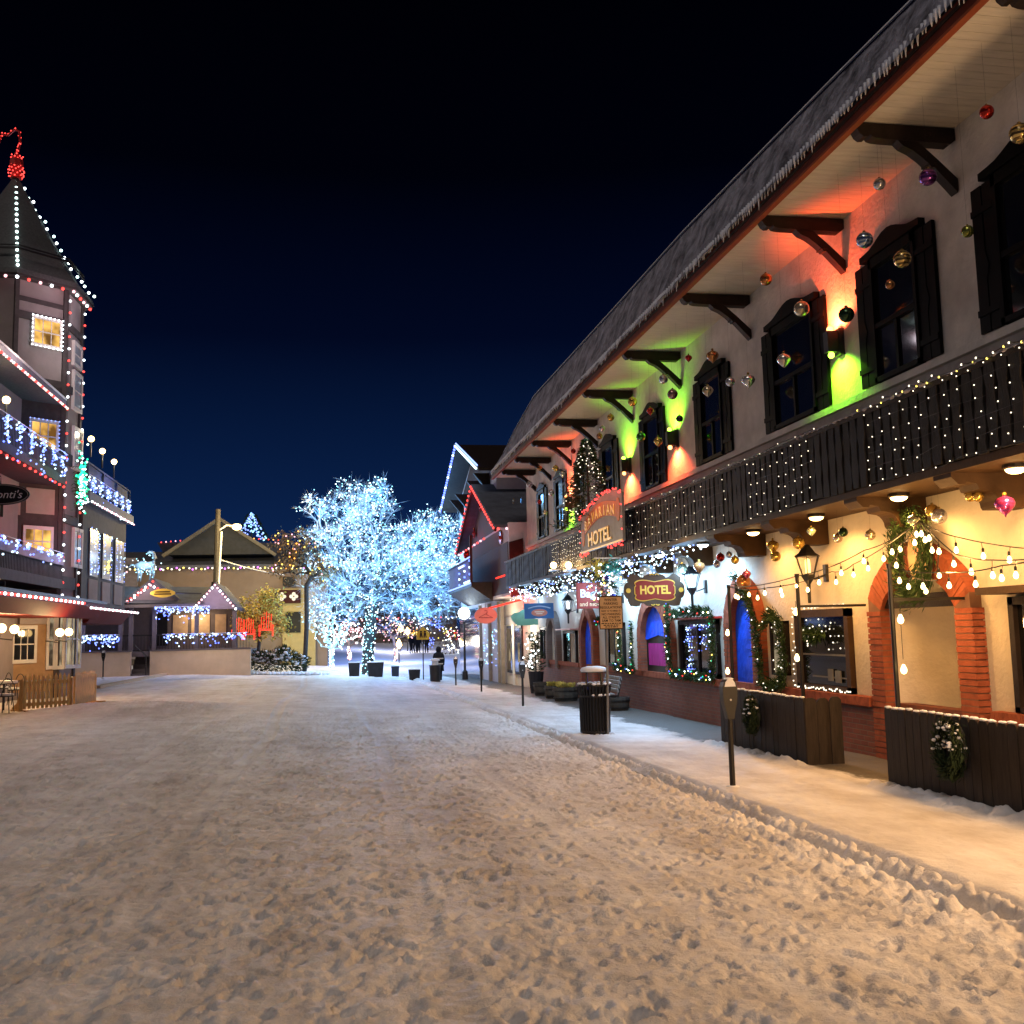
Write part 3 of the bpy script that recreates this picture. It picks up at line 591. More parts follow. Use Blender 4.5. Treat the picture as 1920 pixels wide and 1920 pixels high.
def ornament(px, py, r, colr, shape, label, X, ztop):
    c = onX((px,py), X); R = r/F*(c.y*.985+c.x*.17)
    t = thing('ornament', label, 'ornament', c, 'ornaments hanging along the hotel' if X > 6.3 else 'ornaments on the gabled shop')
    m = MB(); s = OC[colr]
    if shape == 'ball': m.sph(c, R, 16, 10)
    elif shape == 'onion': m.lathe(c, [(R*.02,-R*1.35),(R*.12,-R*1.1),(R*.55,-R*.72),(R*.92,-R*.25),(R,R*.1),(R*.82,R*.5),(R*.4,R*.72),(R*.14,R*.85),(R*.1,R*1.15)], 16)
    elif shape == 'drop': m.lathe(c, [(R*.03,-R*1.1),(R*.45,-R*.75),(R*.9,-R*.2),(R,R*.15),(R*.7,R*.65),(R*.12,R*.95)], 16)
    elif shape == 'ring': m.lathe(c, [(R,-.03),(R*1.0,.03),(R*.55,.03),(R*.5,-.03),(R,-.031)], 18, ax='x'); m.sph(c, R*.38, 10, 6)
    else: m.prism([(c.y+R*a, c.z+R*b) for a,b in ((0,-1),(.6,-.35),(.95,.25),(.75,.75),(.35,.85),(0,.5),(-.35,.85),(-.75,.75),(-.95,.25),(-.6,-.35))], 'x', c.x-.03, c.x+.03)
    m.build('body', shiny('orn_'+colr, s[0], .2, s[1]), t, smooth=shape in ('ball','onion','drop'))
    m = MB(); m.lathe((c.x,c.y,c.z+R*.9), [(R*.2,0),(R*.2,R*.22),(R*.07,R*.32)], 8); m.build('cap', shiny('orn_gold', OC['gold'][0]), t)
    if ztop: m = MB(); m.tube([(c.x,c.y,c.z+R), (c.x,c.y,ztop)], .0010, 3); m.build('thread', M['iron'], t)
UPO = [(1850,210,14,'red','ball','plain red ball under the soffit, high above the near window'),(1912,250,20,'goldstripe','ball','large gold swirl ball at the right edge of the photo'),(1649,345,12,'silver','ball','silver ball against the red lit soffit'),
(1740,332,17,'purple','ball','violet and pink ball in front of the nearest eave bracket brace'),(1814,434,12,'olive','ball','olive ball overlapping the nearest shutter edge'),(1621,450,16,'bluestripe','ball','blue ball with white bands beside a window crown'),
(1692,486,17,'goldstripe','ball','gold ball with dark bands in front of a window top'),(1669,534,9,'copper','ball','dim copper ball low in the same dark window as the banded gold ball'),(1587,590,15,'darkgreen','ball','dark green ball just above the nearest red and green sconce'),
(1503,579,15,'champagne','ball','champagne ball overlapping a window crown left of the nearest sconce'),(1470,675,14,'pearl','drop','pearl drop in front of a window left of the nearest sconce'),(1436,524,12,'copper','ball','copper and gold ball under the soffit between two brackets'),
(1291,671,7,'red','onion','small red pointed ornament near a bracket foot'),(1336,667,12,'copper','onion','copper onion ornament with a green finial above a window crown'),(1403,713,13,'silver','onion','silver onion ornament on bare wall between two windows'),
(1369,716,9,'silver','ball','small silver ball beside a shutter top edge'),(1327,733,11,'champagne','drop','champagne drop hanging at a shutter with a pale batten'),(1261,739,10,'rose','ball','rose ball above the green and red sconce'),(1244,711,9,'silver','ball','silver ball touching a bracket brace in mid facade'),
(1186,753,9,'gold','ball','gold ball beside a bracket beam above the fir tree'),(1274,785,7,'black','ball','black ball over the green lit wall'),(1219,770,7,'red','onion','small red ornament over a window crown right of the fir tree'),(1202,819,9,'green','ball','green ball on the shutter right of the fir tree'),
(1234,828,9,'gold','drop','gold pine-cone drop in the window right of the fir tree'),(1145,783,7,'gold','ball','gold ball above the fir tree top'),(1129,804,6,'silver','drop','small silver drop touching the fir tree tip'),(1124,818,6,'copper','ball','copper ball at the very tip of the fir tree'),
(1097,829,7,'blue','ball','blue mirror ball left of the fir tree tip'),(1075,846,5,'red','ball','small red ball at a far bracket foot'),(1042,878,6,'gold','ball','small gold ball on the wall between far brackets'),(1012,878,5,'copper','ball','tiny copper ball on a far bracket brace'),
(993,908,6,'silver','ball','small silver ball under the farthest bracket'),(1034,924,6,'silver','ball','small silver ball on the far shutter by the orange sconce'),(1055,889,6,'pearl','drop','pearl drop over the crown of a far window'),(1012,941,5,'red','ball','tiny red and silver ball on the farthest shutter'),
(1022,961,5,'champagne','ball','tiny champagne ball low on the farthest window'),(1084,885,6,'champagne','drop','champagne drop left of the fir tree boughs')]
for a in UPO: ornament(*a, 6.76, 7.86)
LOO = [(1884,945,19,'magenta','onion','big magenta onion ornament under the balcony at right'),(1820,929,12,'gold','ball','gold mirror ball beside the stepped corbel'),(1834,931,10,'gold','ball','smaller gold ball half behind the gold mirror ball'),
(1748,958,13,'gold','ball','gold ball at the corbel end above the oval wreath'),(1761,968,15,'silver','ball','silver and copper ball overlapping a gold one'),(1713,975,12,'palegreen','onion','pale green onion ornament on top of the oval wreath'),
(1581,998,9,'darkgreen','ball','dark green mirror ball under the middle corbel'),(1571,1009,9,'pearl','ball','pearl ball tucked behind a dark green one'),(1632,1003,10,'swirl','ball','clear swirl ball alone on the cream wall'),(1521,996,9,'palegreen','drop','faceted pale green drop in front of a corbel'),
(1497,1018,12,'gold','ball','gold swirl ball just left of the black wall lantern'),(1449,1023,12,'gold','onion','dark gold onion ornament where blue and cream light meet'),(1454,1043,10,'gold','ball','gold ball right under the dark gold onion ornament'),
(1279,1066,10,'palegreen','ball','pale green ball right of the carved hotel sign'),(1311,1062,11,'copper','onion','copper onion ornament above the cool white lantern'),(1351,1045,8,'red','ball','red ball against the dark corbel'),(1344,1058,7,'silver','ball','silver ball under the red ball by the dark corbel'),
(1378,1050,8,'gold','ball','gold ball on blue lit wall right of the dark corbel'),(1367,1040,6,'silver','ball','small silver ball beside the dark corbel'),(1400,1076,8,'pink','onion','pink onion ornament on the peak of the blue arch'),(1394,1091,14,'copper','ball','copper and gold ball on the peak of the blue arch')]
for a in LOO: ornament(*a, 7.05, 3.4)
for a in [(939,1008,12,'red','ring','red ring ornament under the right foot of the gable'),(901,951,9,'red','ring','red ring ornament under the gable peak'),(920,977,9,'red','ring','red ring ornament halfway down the right gable slope'),(889,1000,9,'red','ring','red ring ornament halfway down the left gable slope'),(877,1041,9,'red','ball','red ball above the blue lit balcony'),
 (963,940,5,'silver','heart','silver heart on the grey shop roof slope'),(978,939,5,'blue','heart','blue heart on the grey shop roof slope')]:
    X = 6.85 if a[0] < 950 else 7.3
    ornament(*a, X, None)
# ---------------------------------------------------------------- fences, wreaths, poles, festoon lights
def board_fence(label, runs, ztop):
    p0 = runs[0]; t = thing('board_fence', label, 'fence', (p0[0], p0[1], gz(p0[0],p0[1])+.1), 'dark board fences round the patio')
    sn = MB()
    for (x0,y0,x1,y1) in runs:
        L = math.hypot(x1-x0, y1-y0); n = max(2, int(L/.145)); m = MB(); dx, dy = (x1-x0)/L, (y1-y0)/L; nx_, ny_ = -dy, dx
        for i in range(n):
            a, c = L*i/n+.004, L*(i+1)/n-.004; w = c-a; zb = gz(x0, y0+dy*a)+.09; zt = ztop+rnd.uniform(-.008,.008)
            prof = [(a,zb),(c,zb),(c,zt-.05),(c-w*.12,zt-.018),(c-w*.32,zt),(a+w*.32,zt),(a+w*.12,zt-.018),(a,zt-.05)]; jt = rnd.uniform(-.004,.004)
            k = len(prof); vs = []
            for d in (jt, .022+jt): vs += [(x0+dx*u+nx_*d, y0+dy*u+ny_*d, v) for u, v in prof]
            m.add(vs, [tuple(range(k))[::-1], tuple(range(k,2*k))]+[(q,(q+1)%k,(q+1)%k+k,q+k) for q in range(k)])
            if abs(dy) > .5:
                for q in range(2): u = a+w*(.35+.3*q); sn.sph((x0+dx*u+nx_*.011, y0+dy*u, zt+.001), rnd.uniform(.028,.042), 6, 4, sz=.42)
        m.build('boards', M['fence'], t)
        m = MB(); h = .05
        for z in (.28, .75): m.bar((x0+nx_*.05,y0+ny_*.05,gz(x0,y0)+z), (x1+nx_*.05,y1+ny_*.05,gz(x1,y1)+z), .04, .09)
        for u in (.05, L-.05): m.bar((x0+dx*u+nx_*.08,y0+dy*u+ny_*.08,gz(x0,y0)), (x0+dx*u+nx_*.08,y0+dy*u+ny_*.08,ztop-.06), .08)
        m.build('rails', M['dark'], t)
    sn.build('snow_cap', M['wsnow'], t, smooth=True); return t
zt2 = onX((1657,1325), 6.12).z; zt1 = onX((1353,1288), 6.2).z
board_fence('dark board fence with a snowy wreath running out of the right edge', [(6.13,10.88,6.10,4.2)], zt2)
board_fence('dark board fence with a lit brown end panel, behind the near parking meter', [(6.22,16.15,6.2,13.05),(6.2,13.03,6.72,13.0)], zt1)
def wreath(label, c, ry, rz, thick, n, facex=True, snow=0.0, col=None, bow=False, hole=True):
    t = thing('wreath', label, 'wreath', (c[0], c[1], c[2]-rz)); m = MB(); s = MB()
    for i in range(n):
        a = rnd.uniform(0, 2*math.pi); rr = rnd.gauss(.97, .15)
        p = Vector((c[0]+rnd.uniform(-thick,.02), c[1]+ry*rr*math.cos(a), c[2]+rz*rr*math.sin(a))); d = Vector((rnd.uniform(-.8,.2), -math.sin(a)*1.0+rnd.uniform(-.7,.7)+math.cos(a)*.3, math.cos(a)*1.0+rnd.uniform(-.7,.5)+math.sin(a)*.3))
        m.blade(p, d, rnd.uniform(.04,.09)*(1 if rz < .4 else 1.5), rnd.uniform(.008,.02))
        if snow and math.sin(a) > -.1 and rnd.random() < snow: s.sph((p.x-.02, p.y, p.z), rnd.uniform(.012,.03), 5, 4, sz=.6)
    m.build('greens', col or M['pine'], t)
    b = MB(); b.tube([(c[0]+.01, c[1]+ry*math.cos(rad(q*20)), c[2]+rz*math.sin(rad(q*20))) for q in range(19)], .03, 5); b.build('hoop', M['bark'], t)
    if snow: s.build('snow', M['wsnow'], t, smooth=True)
    return t
wc = onX((1790,1404), 6.06); wreath('bushy wreath capped with snow on the nearer dark fence', wc, .15, .23, .13, 3000, snow=.06, hole=True)
wc = onX((1415,1340), 6.15); wreath('small wreath dusted with snow on the farther dark fence', wc, .13, .22, .11, 2000, snow=.04)
wc = onX((1715,1042), 7.34); WO = wreath('tall oval green wreath hung on the big brick arch', wc, .34, .50, .16, 4600, col=M['garl'])
b = MB(); b.prism([(wc.y+.27*math.cos(rad(a*20)), wc.z+.40*math.sin(rad(a*20))) for a in range(18)], 'x', 7.40, 7.43); o = b.build('oval_sign', mat('oval_sign_face', (.50,.36,.24), .6, var=.06), at=(7.41, wc.y, wc.z-.4)); tag(o, 'pale oval sign board framed by the tall oval wreath', 'sign')
b = MB(); b.prism([(wc.y-.14,wc.z+.02),(wc.y+.15,wc.z+.02),(wc.y+.11,wc.z+.09),(wc.y-.08,wc.z+.10)], 'x', 7.385, 7.40); b.build('emblem', M['salmon'], o)
def pole(label, x, y, ztop, arm):
    t = thing('light_pole', label, 'pole', (x, y, gz(x,y)+.1), 'poles holding the festoon lights')
    m = MB(); m.tube([(x,y,gz(x,y)+.1),(x,y,ztop)], .028, 8); m.tube([(x,y,ztop-.02),(x,y,ztop+.03)], .036, 8); m.build('shaft', M['iron'], t)
    if arm: m = MB(); m.bar((x,y,arm[1]), (7.55,y,arm[1]), .035); m.build('crossbar', M['iron'], t)
    return t
PA = onX((1366,1100), 6.48); PB = onX((1494,1080), 6.52); PC = onX((1667,1062), 6.5)
pole('thin dark pole at the far end of the patio fence', PA.x, PA.y, PA.z, None)
pole('dark pole standing left of the big dark window', PB.x, PB.y, PB.z, (0, onX((1500,1137),6.52).z))
pole('nearest dark pole in front of the brick porch', PC.x, PC.y, PC.z, (0, onX((1676,1124),6.5).z))
HK = onX((1724,976), 6.85)
def festoon(label, pts, step, sag, drop=.10):
    q = []
    for a, c in zip(pts[:-1], pts[1:]):
        n = max(2, int((Vector(c)-Vector(a)).length/.09))
        for i in range(n): t = i/n; v = Vector(a).lerp(Vector(c), t); v.z -= sag*4*t*(1-t); q.append(v)
    q.append(Vector(pts[-1])); t = thing('festoon_lights', label, 'string lights', q[0], 'warm festoon lights over the patio')
    m = MB(); m.tube(q, .007, 5); acc = step*.6; bp = []
    for a, c in zip(q[:-1], q[1:]):
        acc += (c-a).length
        if acc >= step:
            acc = 0; d = drop+rnd.uniform(-.015,.02); sw = Vector((rnd.uniform(-.02,.02), rnd.uniform(-.02,.02), -d)); m.tube([c, c+sw*.55], .004, 4); m.lathe(c+sw, [(.014,0),(.016,.035),(.010,.05)], 6); bp.append(c+sw)
    m.build('cable', M['iron'], t); bulbs(t, bp, [M['ebulb']], .025, 'drop'); return bp
PX = lambda p, X: onX(p, X)
FB = []
FB += festoon('upper festoon cable from the far pole to the wreath hook', [PA, PB, PX((1620,1032),6.7), HK], .52, .05)
FB += festoon('lower festoon cable drooping behind the black lantern', [PA, PX((1440,1102),6.7), PX((1560,1072),7.2), PX((1600,1058),7.2), HK], .5, .04)
FB += festoon('festoon cable dropping from the wreath hook to the nearest pole', [HK, PX((1690,1020),6.7), PC], .3, .03)
FB += festoon('upper festoon cable from the wreath hook off the right edge', [HK, PX((1800,1008),6.9), PX((1990,1032),6.9)], .46, .03)
FB += festoon('middle festoon cable below it, sagging off the right edge', [HK, PX((1790,1038),6.7), PX((1860,1050),6.7), PX((1990,1040),6.7)], .34, .02)
FB += festoon('lowest festoon cable rising from the nearest pole to the right edge', [PC, PX((1760,1073),6.6), PX((1880,1060),6.6), PX((1990,1030),6.6)], .38, .03)
FB += festoon('short festoon loop of bulbs across the oval wreath', [PX((1690,1060),7.0), PX((1712,1082),7.0), PX((1757,1088),7.0), PX((1760,1020),7.0), HK], .32, .02)
for nm, pts in (('bulbs hanging down the pole left of the dark window', [PX((1492,1140),6.5), PX((1494,1226),6.5)]), ('bulbs hanging down the far pole by the blue arch', [PX((1364,1180),6.46), PX((1364,1252),6.46)]), ('bulbs hanging down the nearest pole', [PX((1688,1152),6.48), PX((1694,1246),6.48)])):
    t = thing('hanging_bulbs', nm, 'string lights', pts[0], 'warm festoon lights over the patio'); m = MB(); m.tube([pts[0]+Vector((0,0,.1)), pts[1]+Vector((0,0,.06))], .004, 4); m.build('wire', M['iron'], t); bulbs(t, pts, [M['ebulb']], .036, 'drop')
for p, e in (((6.6,16.4,2.25),4),((6.7,14.3,2.4),6),((6.8,13.2,2.5),6.5),((6.9,12.2,2.6),7),((6.75,11.0,2.75),7),((6.6,10.2,2.35),7),((6.8,9.3,2.35),8),((6.7,11.5,1.75),7),((6.5,8,2.4),18),((6.4,6.4,2.45),34),((6.4,4.6,2.5),42),((6.4,2.8,2.5),42)):
    lamp('festoon_light', p, e*(.85 if p[1] > 9 else 1.15), (1,.49,.14) if p[1] > 9 else (1,.60,.30), .05)
festoon('festoon cable continuing along the patio past the frame', [PX((1990,1036),6.8), (6.7,6.2,2.45), (6.7,3.6,2.5)], .3, .06)
# ---------------------------------------------------------------- wall lanterns
def lantern(label, x, y, z, glow, col, e, s=1.0, front=True):
    t = thing('wall_lantern', label, 'lantern', (x, y, z-.5*s), None)
    m = MB(); m.lathe((x,y,z), [(.24*s,.26*s),(.235*s,.275*s),(.16*s,.32*s),(.10*s,.40*s),(.05*s,.46*s),(.02*s,.47*s),(.012*s,.55*s)], 6); m.build('roof', M['metalblk'], t)
    m = MB()
    for k in range(6):
        a = k*math.pi/3; m.bar((x+.21*s*math.cos(a),y+.21*s*math.sin(a),z+.26*s), (x+.11*s*math.cos(a),y+.11*s*math.sin(a),z-.06*s), .014*s)
    m.lathe((x,y,z-.12*s), [(.03*s,-.42*s),(.035*s,-.1*s),(.13*s,.04*s),(.12*s,.07*s)], 6); m.tube([(x,y,z-.10*s),(x+.12*s,y,z-.13*s),(7.58,y,z-.06*s)], .014*s, 6); m.box(7.55, y-.05*s, z-.18*s, 7.6, y+.05*s, z+.12*s); m.build('frame', M['metalblk'], t)
    m = MB(); m.lathe((x,y,z), [(.045*s,-.02*s),(.05*s,.04*s),(.045*s,.2*s),(.01*s,.23*s)], 8); m.build('lamp', glow, t)
    if e: lamp('lantern_light', (x-.0, y, z+.05), e, col, .05)
    return t
lp = onX((1515,1072), 7.28); lantern('black wall lantern with one amber bulb on the cream wall', lp.x, lp.y, lp.z, em('lantern_amber',(1,.5,.12),5), (1,.5,.15), 5, .9)
lp = onX((1297,1098), 7.28); lantern('black wall lantern shining cool white beside the carved hotel sign', lp.x, lp.y, lp.z, M['ecool'], (.34,.66,1), 30, .9)
lp = onX((1065,1140), 7.28); lantern('distant wall lantern with a cool white glare above the small red hood', lp.x, lp.y, lp.z, M['ecool'], (.40,.70,1), 42, .9)
lamp('lantern_light', (7.25, 25.6, 2.6), 20, (.36,.66,1), .06)
lantern('cool white wall lantern hidden behind the shop sign', 7.28, 26.4, 2.62, M['ecool'], (.6,.82,1), 0, .9)
for i, (px_, lab) in enumerate(((1038,'left snow hooded flood lamp on the balcony front'), (1066,'right snow hooded flood lamp on the balcony front'))):
    c = onX((px_,1060), 6.42); t = thing('flood_lamp', lab, 'lamp', c, 'flood lamps on the balcony front')
    m = MB(); m.sph(c, .10, 10, 6); m.build('bulb', M['ewarm'], t); m = MB(); m.box(c.x-.1, c.y-.28, c.z-.16, c.x+.15, c.y+.28, c.z-.12); m.build('hood', M['wsnow'], t); lamp('flood_light', c+Vector((-.12,0,0)), 14, (1,.62,.25), .06)
# ---------------------------------------------------------------- net, icicle and mini lights
def net(label, y0, y1, z0, z1, dy, dz, m=None, n=None):
    t = thing('net_lights', label, 'string lights', (6.55, y0, z0), 'net lights on the dark balcony'); P = []
    y = y0
    while y < y1:
        z = z0
        while z < z1:
            if rnd.random() < .9: P.append((6.553+rnd.uniform(-.006,.004), y+rnd.uniform(-.05,.05)+.05*math.sin(z*9), z+rnd.uniform(-.035,.035)))
            z += dz
        y += dy
    w = MB()
    for k in range(6): zz = z0+(z1-z0)*k/5; w.tube(along([(6.556,y0,zz),(6.556,y1,zz)], .4, 0, .03), .0025, 3, cap=False)
    w.build('net', M['iron'], t); bulbs(t, P, [m or M['ewmini']], .0078); return t
net('warm mini lights netted over the nearest stretch of balcony boards', 8.6, 11.6, 3.5, 4.45, .27, .15)
net('warm mini lights netted over the second stretch of balcony boards', 13.2, 15.4, 3.5, 4.42, .26, .17)
net('warm mini lights netted sparsely over the long middle balcony stretch', 16.4, 22.0, 3.5, 4.42, .5, .2)
net('fine warm lights in level rows on the balcony left of the big sign', 26.6, 30.5, 3.5, 4.42, .22, .12)
strand('warm mini lights looped along the nearest rail top', [(6.55,8.4,4.47),(6.55,11.8,4.47)], [M['eyel'],M['ewmini']], .012, .13, 0, .035)
strand('warm mini lights strung along the far rail top', [(6.55,13,4.47),(6.55,22.2,4.46)], [M['ewmini']], .009, .6, 0, .03)
t = thing('icicle_lights', 'dense blue white icicle lights hanging under the far balcony', 'string lights', (6.62, 20, 3.5)); P = []
y = 18.9
while y < 38.5:
    dmax = .5*min(1, (y-18.3)/4)+.08
    for k in range(5): P.append((6.62+rnd.uniform(-.05,.55), y+rnd.uniform(-.1,.1), 3.44-rnd.random()**1.2*dmax))
    y += .145
bulbs(t, P, [M['eice'],M['eice'],M['ecool'],M['eice2']], .017)
w = MB(); w.tube([(6.62,18.9,3.46),(6.62,38.5,3.46)], .006, 4); w.build('wire', M['white'], t)
for y in (20,23,26.5,30,34,37.5): lamp('icicle_light', (7.0, y, 2.9), 12, (.28,.58,1), .2)
t = thing('window_lights', 'white mini lights outlining the big dark window', 'string lights', (7.5, 15.1, .76)); P = along([(7.49,14.2,2.06),(7.49,16.0,2.06)], .07, 0, .02)+along([(7.49,16.02,2.0),(7.49,16.02,.8)], .09, 0, .03)+along([(7.49,16.0,.79),(7.49,14.2,.79)], .05, 0, .025)
P += [(7.535, rnd.uniform(14.5,15.8), rnd.uniform(1.35,1.95)) for _ in range(16)]; bulbs(t, P, [M['ewmini']], .012)
# garlands
def garland(label, path, r, n, cols=None, bl=.012, step=.09, cat='garland', m=None, per=44):
    q = along(path, .05); t = thing('garland', label, cat, q[0], 'evergreen garlands on the hotel front'); b = MB()
    for p in q:
        for k in range(per//2):
            a = rnd.uniform(0, 6.28); d = Vector((-abs(math.cos(a))-.1, math.sin(a), math.cos(a*1.7)))
            b.blade(p+Vector((rnd.uniform(-r,r*.3),rnd.uniform(-r,r),rnd.uniform(-r,r)))*.5, d, r*rnd.uniform(.7,1.6), .018)
    b.build('greens', m or M['garl'], t)
    if cols: bulbs(t, [p+Vector((-r*.9, rnd.uniform(-r,r)*.8, rnd.uniform(-r,r)*.8)) for p in along(path, step)], cols, bl)
    return t
MUL = [M['eblue'],M['egreen'],M['ered'],M['eyel'],M['ecool'],M['emint']]
X0 = 7.42
garland('garland with coloured bulbs framing the red hooded window', [(X0,22.05,2.35),(X0,22.15,1.4),(X0,22.0,.80),(X0,20.8,.78),(X0,19.5,.78),(X0,19.35,1.3),(X0,19.4,2.0)], .12, 0, MUL, .015, .12)
garland('garland lying on top of the red window hood', [(7.4,19.4,2.05),(7.4,20.2,2.12),(7.4,21.8,2.06)], .12, 0, [M['emint'],M['ecool'],M['ered']], .018, .3)
garland('garland draped over the right shoulder of the blue arch', [(7.42,18.1,2.72),(7.42,17.6,2.35),(7.42,17.25,1.8),(7.42,17.15,1.2),(7.42,17.1,.8)], .13, 0, [M['ewmini']], .012, .3)
garland('garland framing the small lit menu case', [(7.44,17.0,1.75),(7.44,16.6,2.0),(7.44,16.25,1.8),(7.44,16.2,1.2),(7.44,16.3,.8),(7.44,17.0,.76)], .13, 0, [M['ewmini']], .012, .25)
garland('garland with coloured bulbs around the window behind the bench', [(X0,28.3,2.0),(X0,27.0,2.1),(X0,26.2,1.9),(X0,26.0,1.2),(X0,25.9,.8),(X0,26.6,.78)], .13, 0, MUL, .016, .16)
garland('garland with coloured bulbs down the left side of the pink curtained arch', [(7.44,25.05,1.9),(7.44,25.1,1.2),(7.44,25.0,.75),(7.44,25.6,.74)], .10, 0, MUL, .016, .15)
t = thing('menu_case', 'small glass menu case lit inside, ringed by a garland', 'menu case', (7.5, 16.62, .95)); m = MB(); m.box(7.47,16.38,.95,7.6,16.42,1.85); m.box(7.47,16.86,.95,7.6,16.9,1.85); m.box(7.47,16.38,1.82,7.6,16.9,1.86); m.box(7.47,16.38,.94,7.6,16.9,.98); m.build('frame', M['dark'], t)
m = MB(); m.box(7.52,16.42,.98,7.56,16.86,1.82); m.build('back', M['eshop'], t); m = MB(); m.box(7.505,16.5,1.4,7.518,16.68,1.75); m.build('sheet', M['white'], t)
bulbs(t, [(7.49,16.4+.46*rnd.random(),.98+.85*rnd.random()) for _ in range(16)], [M['ewmini']], .012)
bb = onX((1380,775+28), 7.3)
hb = onX((1525,1190), 7.42); t = thing('hanging_greens', 'small green swag hanging in the big dark window', 'garland', hb)
m = MB()
for _ in range(700): m.blade(hb+Vector((rnd.uniform(-.05,.05),rnd.gauss(0,.12),rnd.gauss(.02,.05))), (rnd.uniform(-1,.2),rnd.uniform(-1,1),rnd.uniform(-1,.3)), .15, .02)
m.build('greens', M['garl'], t); bulbs(t, [hb+Vector((-.08,rnd.gauss(0,.13),rnd.gauss(-.02,.07))) for _ in range(10)], [M['ewmini']], .012)
t = thing('window_lights', 'blue white mini lights hanging inside the red hooded window', 'string lights', (7.55, 20.9, 1.9)); P = [(7.54, 21.25+rnd.gauss(0,.09), rnd.uniform(.85,1.8)) for _ in range(46)]+[(7.54, rnd.uniform(19.9,20.9), 1.88-rnd.random()**2*.6) for _ in range(40)]
bulbs(t, P, [M['eice2'],M['eice'],M['eblue']], .013)
# ---------------------------------------------------------------- signs on the right
t = thing('hotel_sign', 'carved brown sign with gold lettering HOTEL hanging under the balcony', 'sign', (6.42, 20, 2.2))
def blob(cx, cz, w, h, n, f): return [(cx+w*f(2*math.pi*i/n)*math.cos(2*math.pi*i/n), cz+h*f(2*math.pi*i/n)*math.sin(2*math.pi*i/n)) for i in range(n)]
def scallop(cx, cz, w, h, tall=1.0):
    pts = []
    for i in range(64):
        a = 2*math.pi*i/64; c, s = math.cos(a), math.sin(a)
        x = math.copysign(abs(c)**.42, c)*w; z = math.copysign(abs(s)**.5, s)*h
        z *= 1-.20*math.exp(-(x/(w*.35))**2); x *= 1-.10*math.exp(-((abs(z)-h*.45)/(h*.16))**2)-.05*math.exp(-(z/(h*.16))**2)
        pts.append((cx+x, cz+z))
    return pts
cx, cz = 6.42, 2.545
m = MB(); m.prism(scallop(cx, cz, .55, .27), 'y', 20.0, 20.05); m.prism(blob(cx, cz+.25, .24, .09, 20, lambda a: 1), 'y', 20.002, 20.048); m.prism(blob(cx, cz-.24, .24, .09, 20, lambda a: 1), 'y', 20.002, 20.048)
for s in (-1,1):
    m.prism(blob(cx+s*.55, cz, .09, .17, 16, lambda a: 1), 'y', 20.003, 20.047); m.prism(blob(cx+s*.42, cz+s*.20, .14, .13, 14, lambda a: 1+.1*math.sin(5*a)), 'y', 20.004, 20.046); m.prism(blob(cx+s*.42, cz-s*.20, .14, .13, 14, lambda a: 1+.1*math.sin(5*a)), 'y', 20.005, 20.045)
m.build('carved_board', M['brownfr'], t)
m = MB(); m.prism(scallop(cx, cz, .455, .225), 'y', 19.985, 20.0); m.build('gold_border', M['gold'], t)
m = MB(); m.prism(scallop(cx, cz, .435, .205), 'y', 19.975, 19.986); m.build('face', M['hotelred'], t)
m = MB()
for s in (-1,1):
    m.lathe((cx+s*.555, 19.99, cz), [(.05,-.005),(.05,.005)], 10, ax='y'); m.tube([(cx+s*.10, 19.99, cz+.31), (cx+s*.05, 19.985, cz+.335), (cx+s*.015, 19.99, cz+.31)], .012, 5); m.tube([(cx+s*.09, 19.99, cz-.29), (cx+s*.05, 19.985, cz-.305), (cx+s*.012, 19.99, cz-.285)], .012, 5)
m.build('gold_scrolls', M['gold'], t)
text('HOTEL', .235, (cx, 19.972, cz), M['gold'], t, '-y', .006, bold=.008, sx=.88)
m = MB(); m.tube([(cx-.42,20.02,cz+.2),(cx-.42,20.02,3.4)], .008, 5); m.tube([(cx+.42,20.02,cz+.2),(cx+.42,20.02,3.4)], .008, 5); m.build('hanger', M['iron'], t)
lamp('sign_fill', (6.3, 18.6, 3.25), 4, (1,.85,.6), .05)
t = thing('balcony_sign', 'grey and orange painted hotel sign edged in red lights on the balcony', 'sign', (6.3, 23.7, 3.7))
Y0, Y1 = 21.75, 25.6
m = MB(); m.prism([(Y0,3.72),(Y1,3.72),(Y1,4.62),(25.2,4.74),(24.4,4.78),(23.3,4.98),(22.4,4.95),(Y0,4.80)], 'x', 6.3, 6.36); m.build('board', mat('sign_grey', (.21,.20,.18), .6, var=.15), t)
m = MB(); A = [(25.15-.30*i, 4.22+.20*math.sin(math.pi*i/10)+.012*i) for i in range(11)]; m.prism([(y,z+.30) for y,z in A]+[(y,z-.05) for y,z in A[::-1]], 'x', 6.285, 6.3); m.prism(blob(22.05, 4.45, .16, .27, 12, lambda a: 1), 'x', 6.287, 6.3); m.prism(blob(25.35, 4.1, .14, .22, 12, lambda a: 1), 'x', 6.287, 6.3); m.build('ribbon', mat('ribbon_orange', (.42,.13,.035), .5, var=.15), t)
m = MB(); m.box(6.28, Y0, 3.72, 6.30, Y1, 3.76); m.build('gold_edge', M['gold'], t)
for i, ch in enumerate('BAVARIAN'): text(ch, .33, (6.282, 25.0-.36*i, 4.34+.17*math.sin(math.pi*(i+.5)/8)+.03*i/2), M['gold'], t, '-x', .006, bold=.006, sx=1.25)
text('HOTEL', .46, (6.282, 23.75, 3.98), M['gold'], t, '-x', .008, bold=.01, sx=1.5)
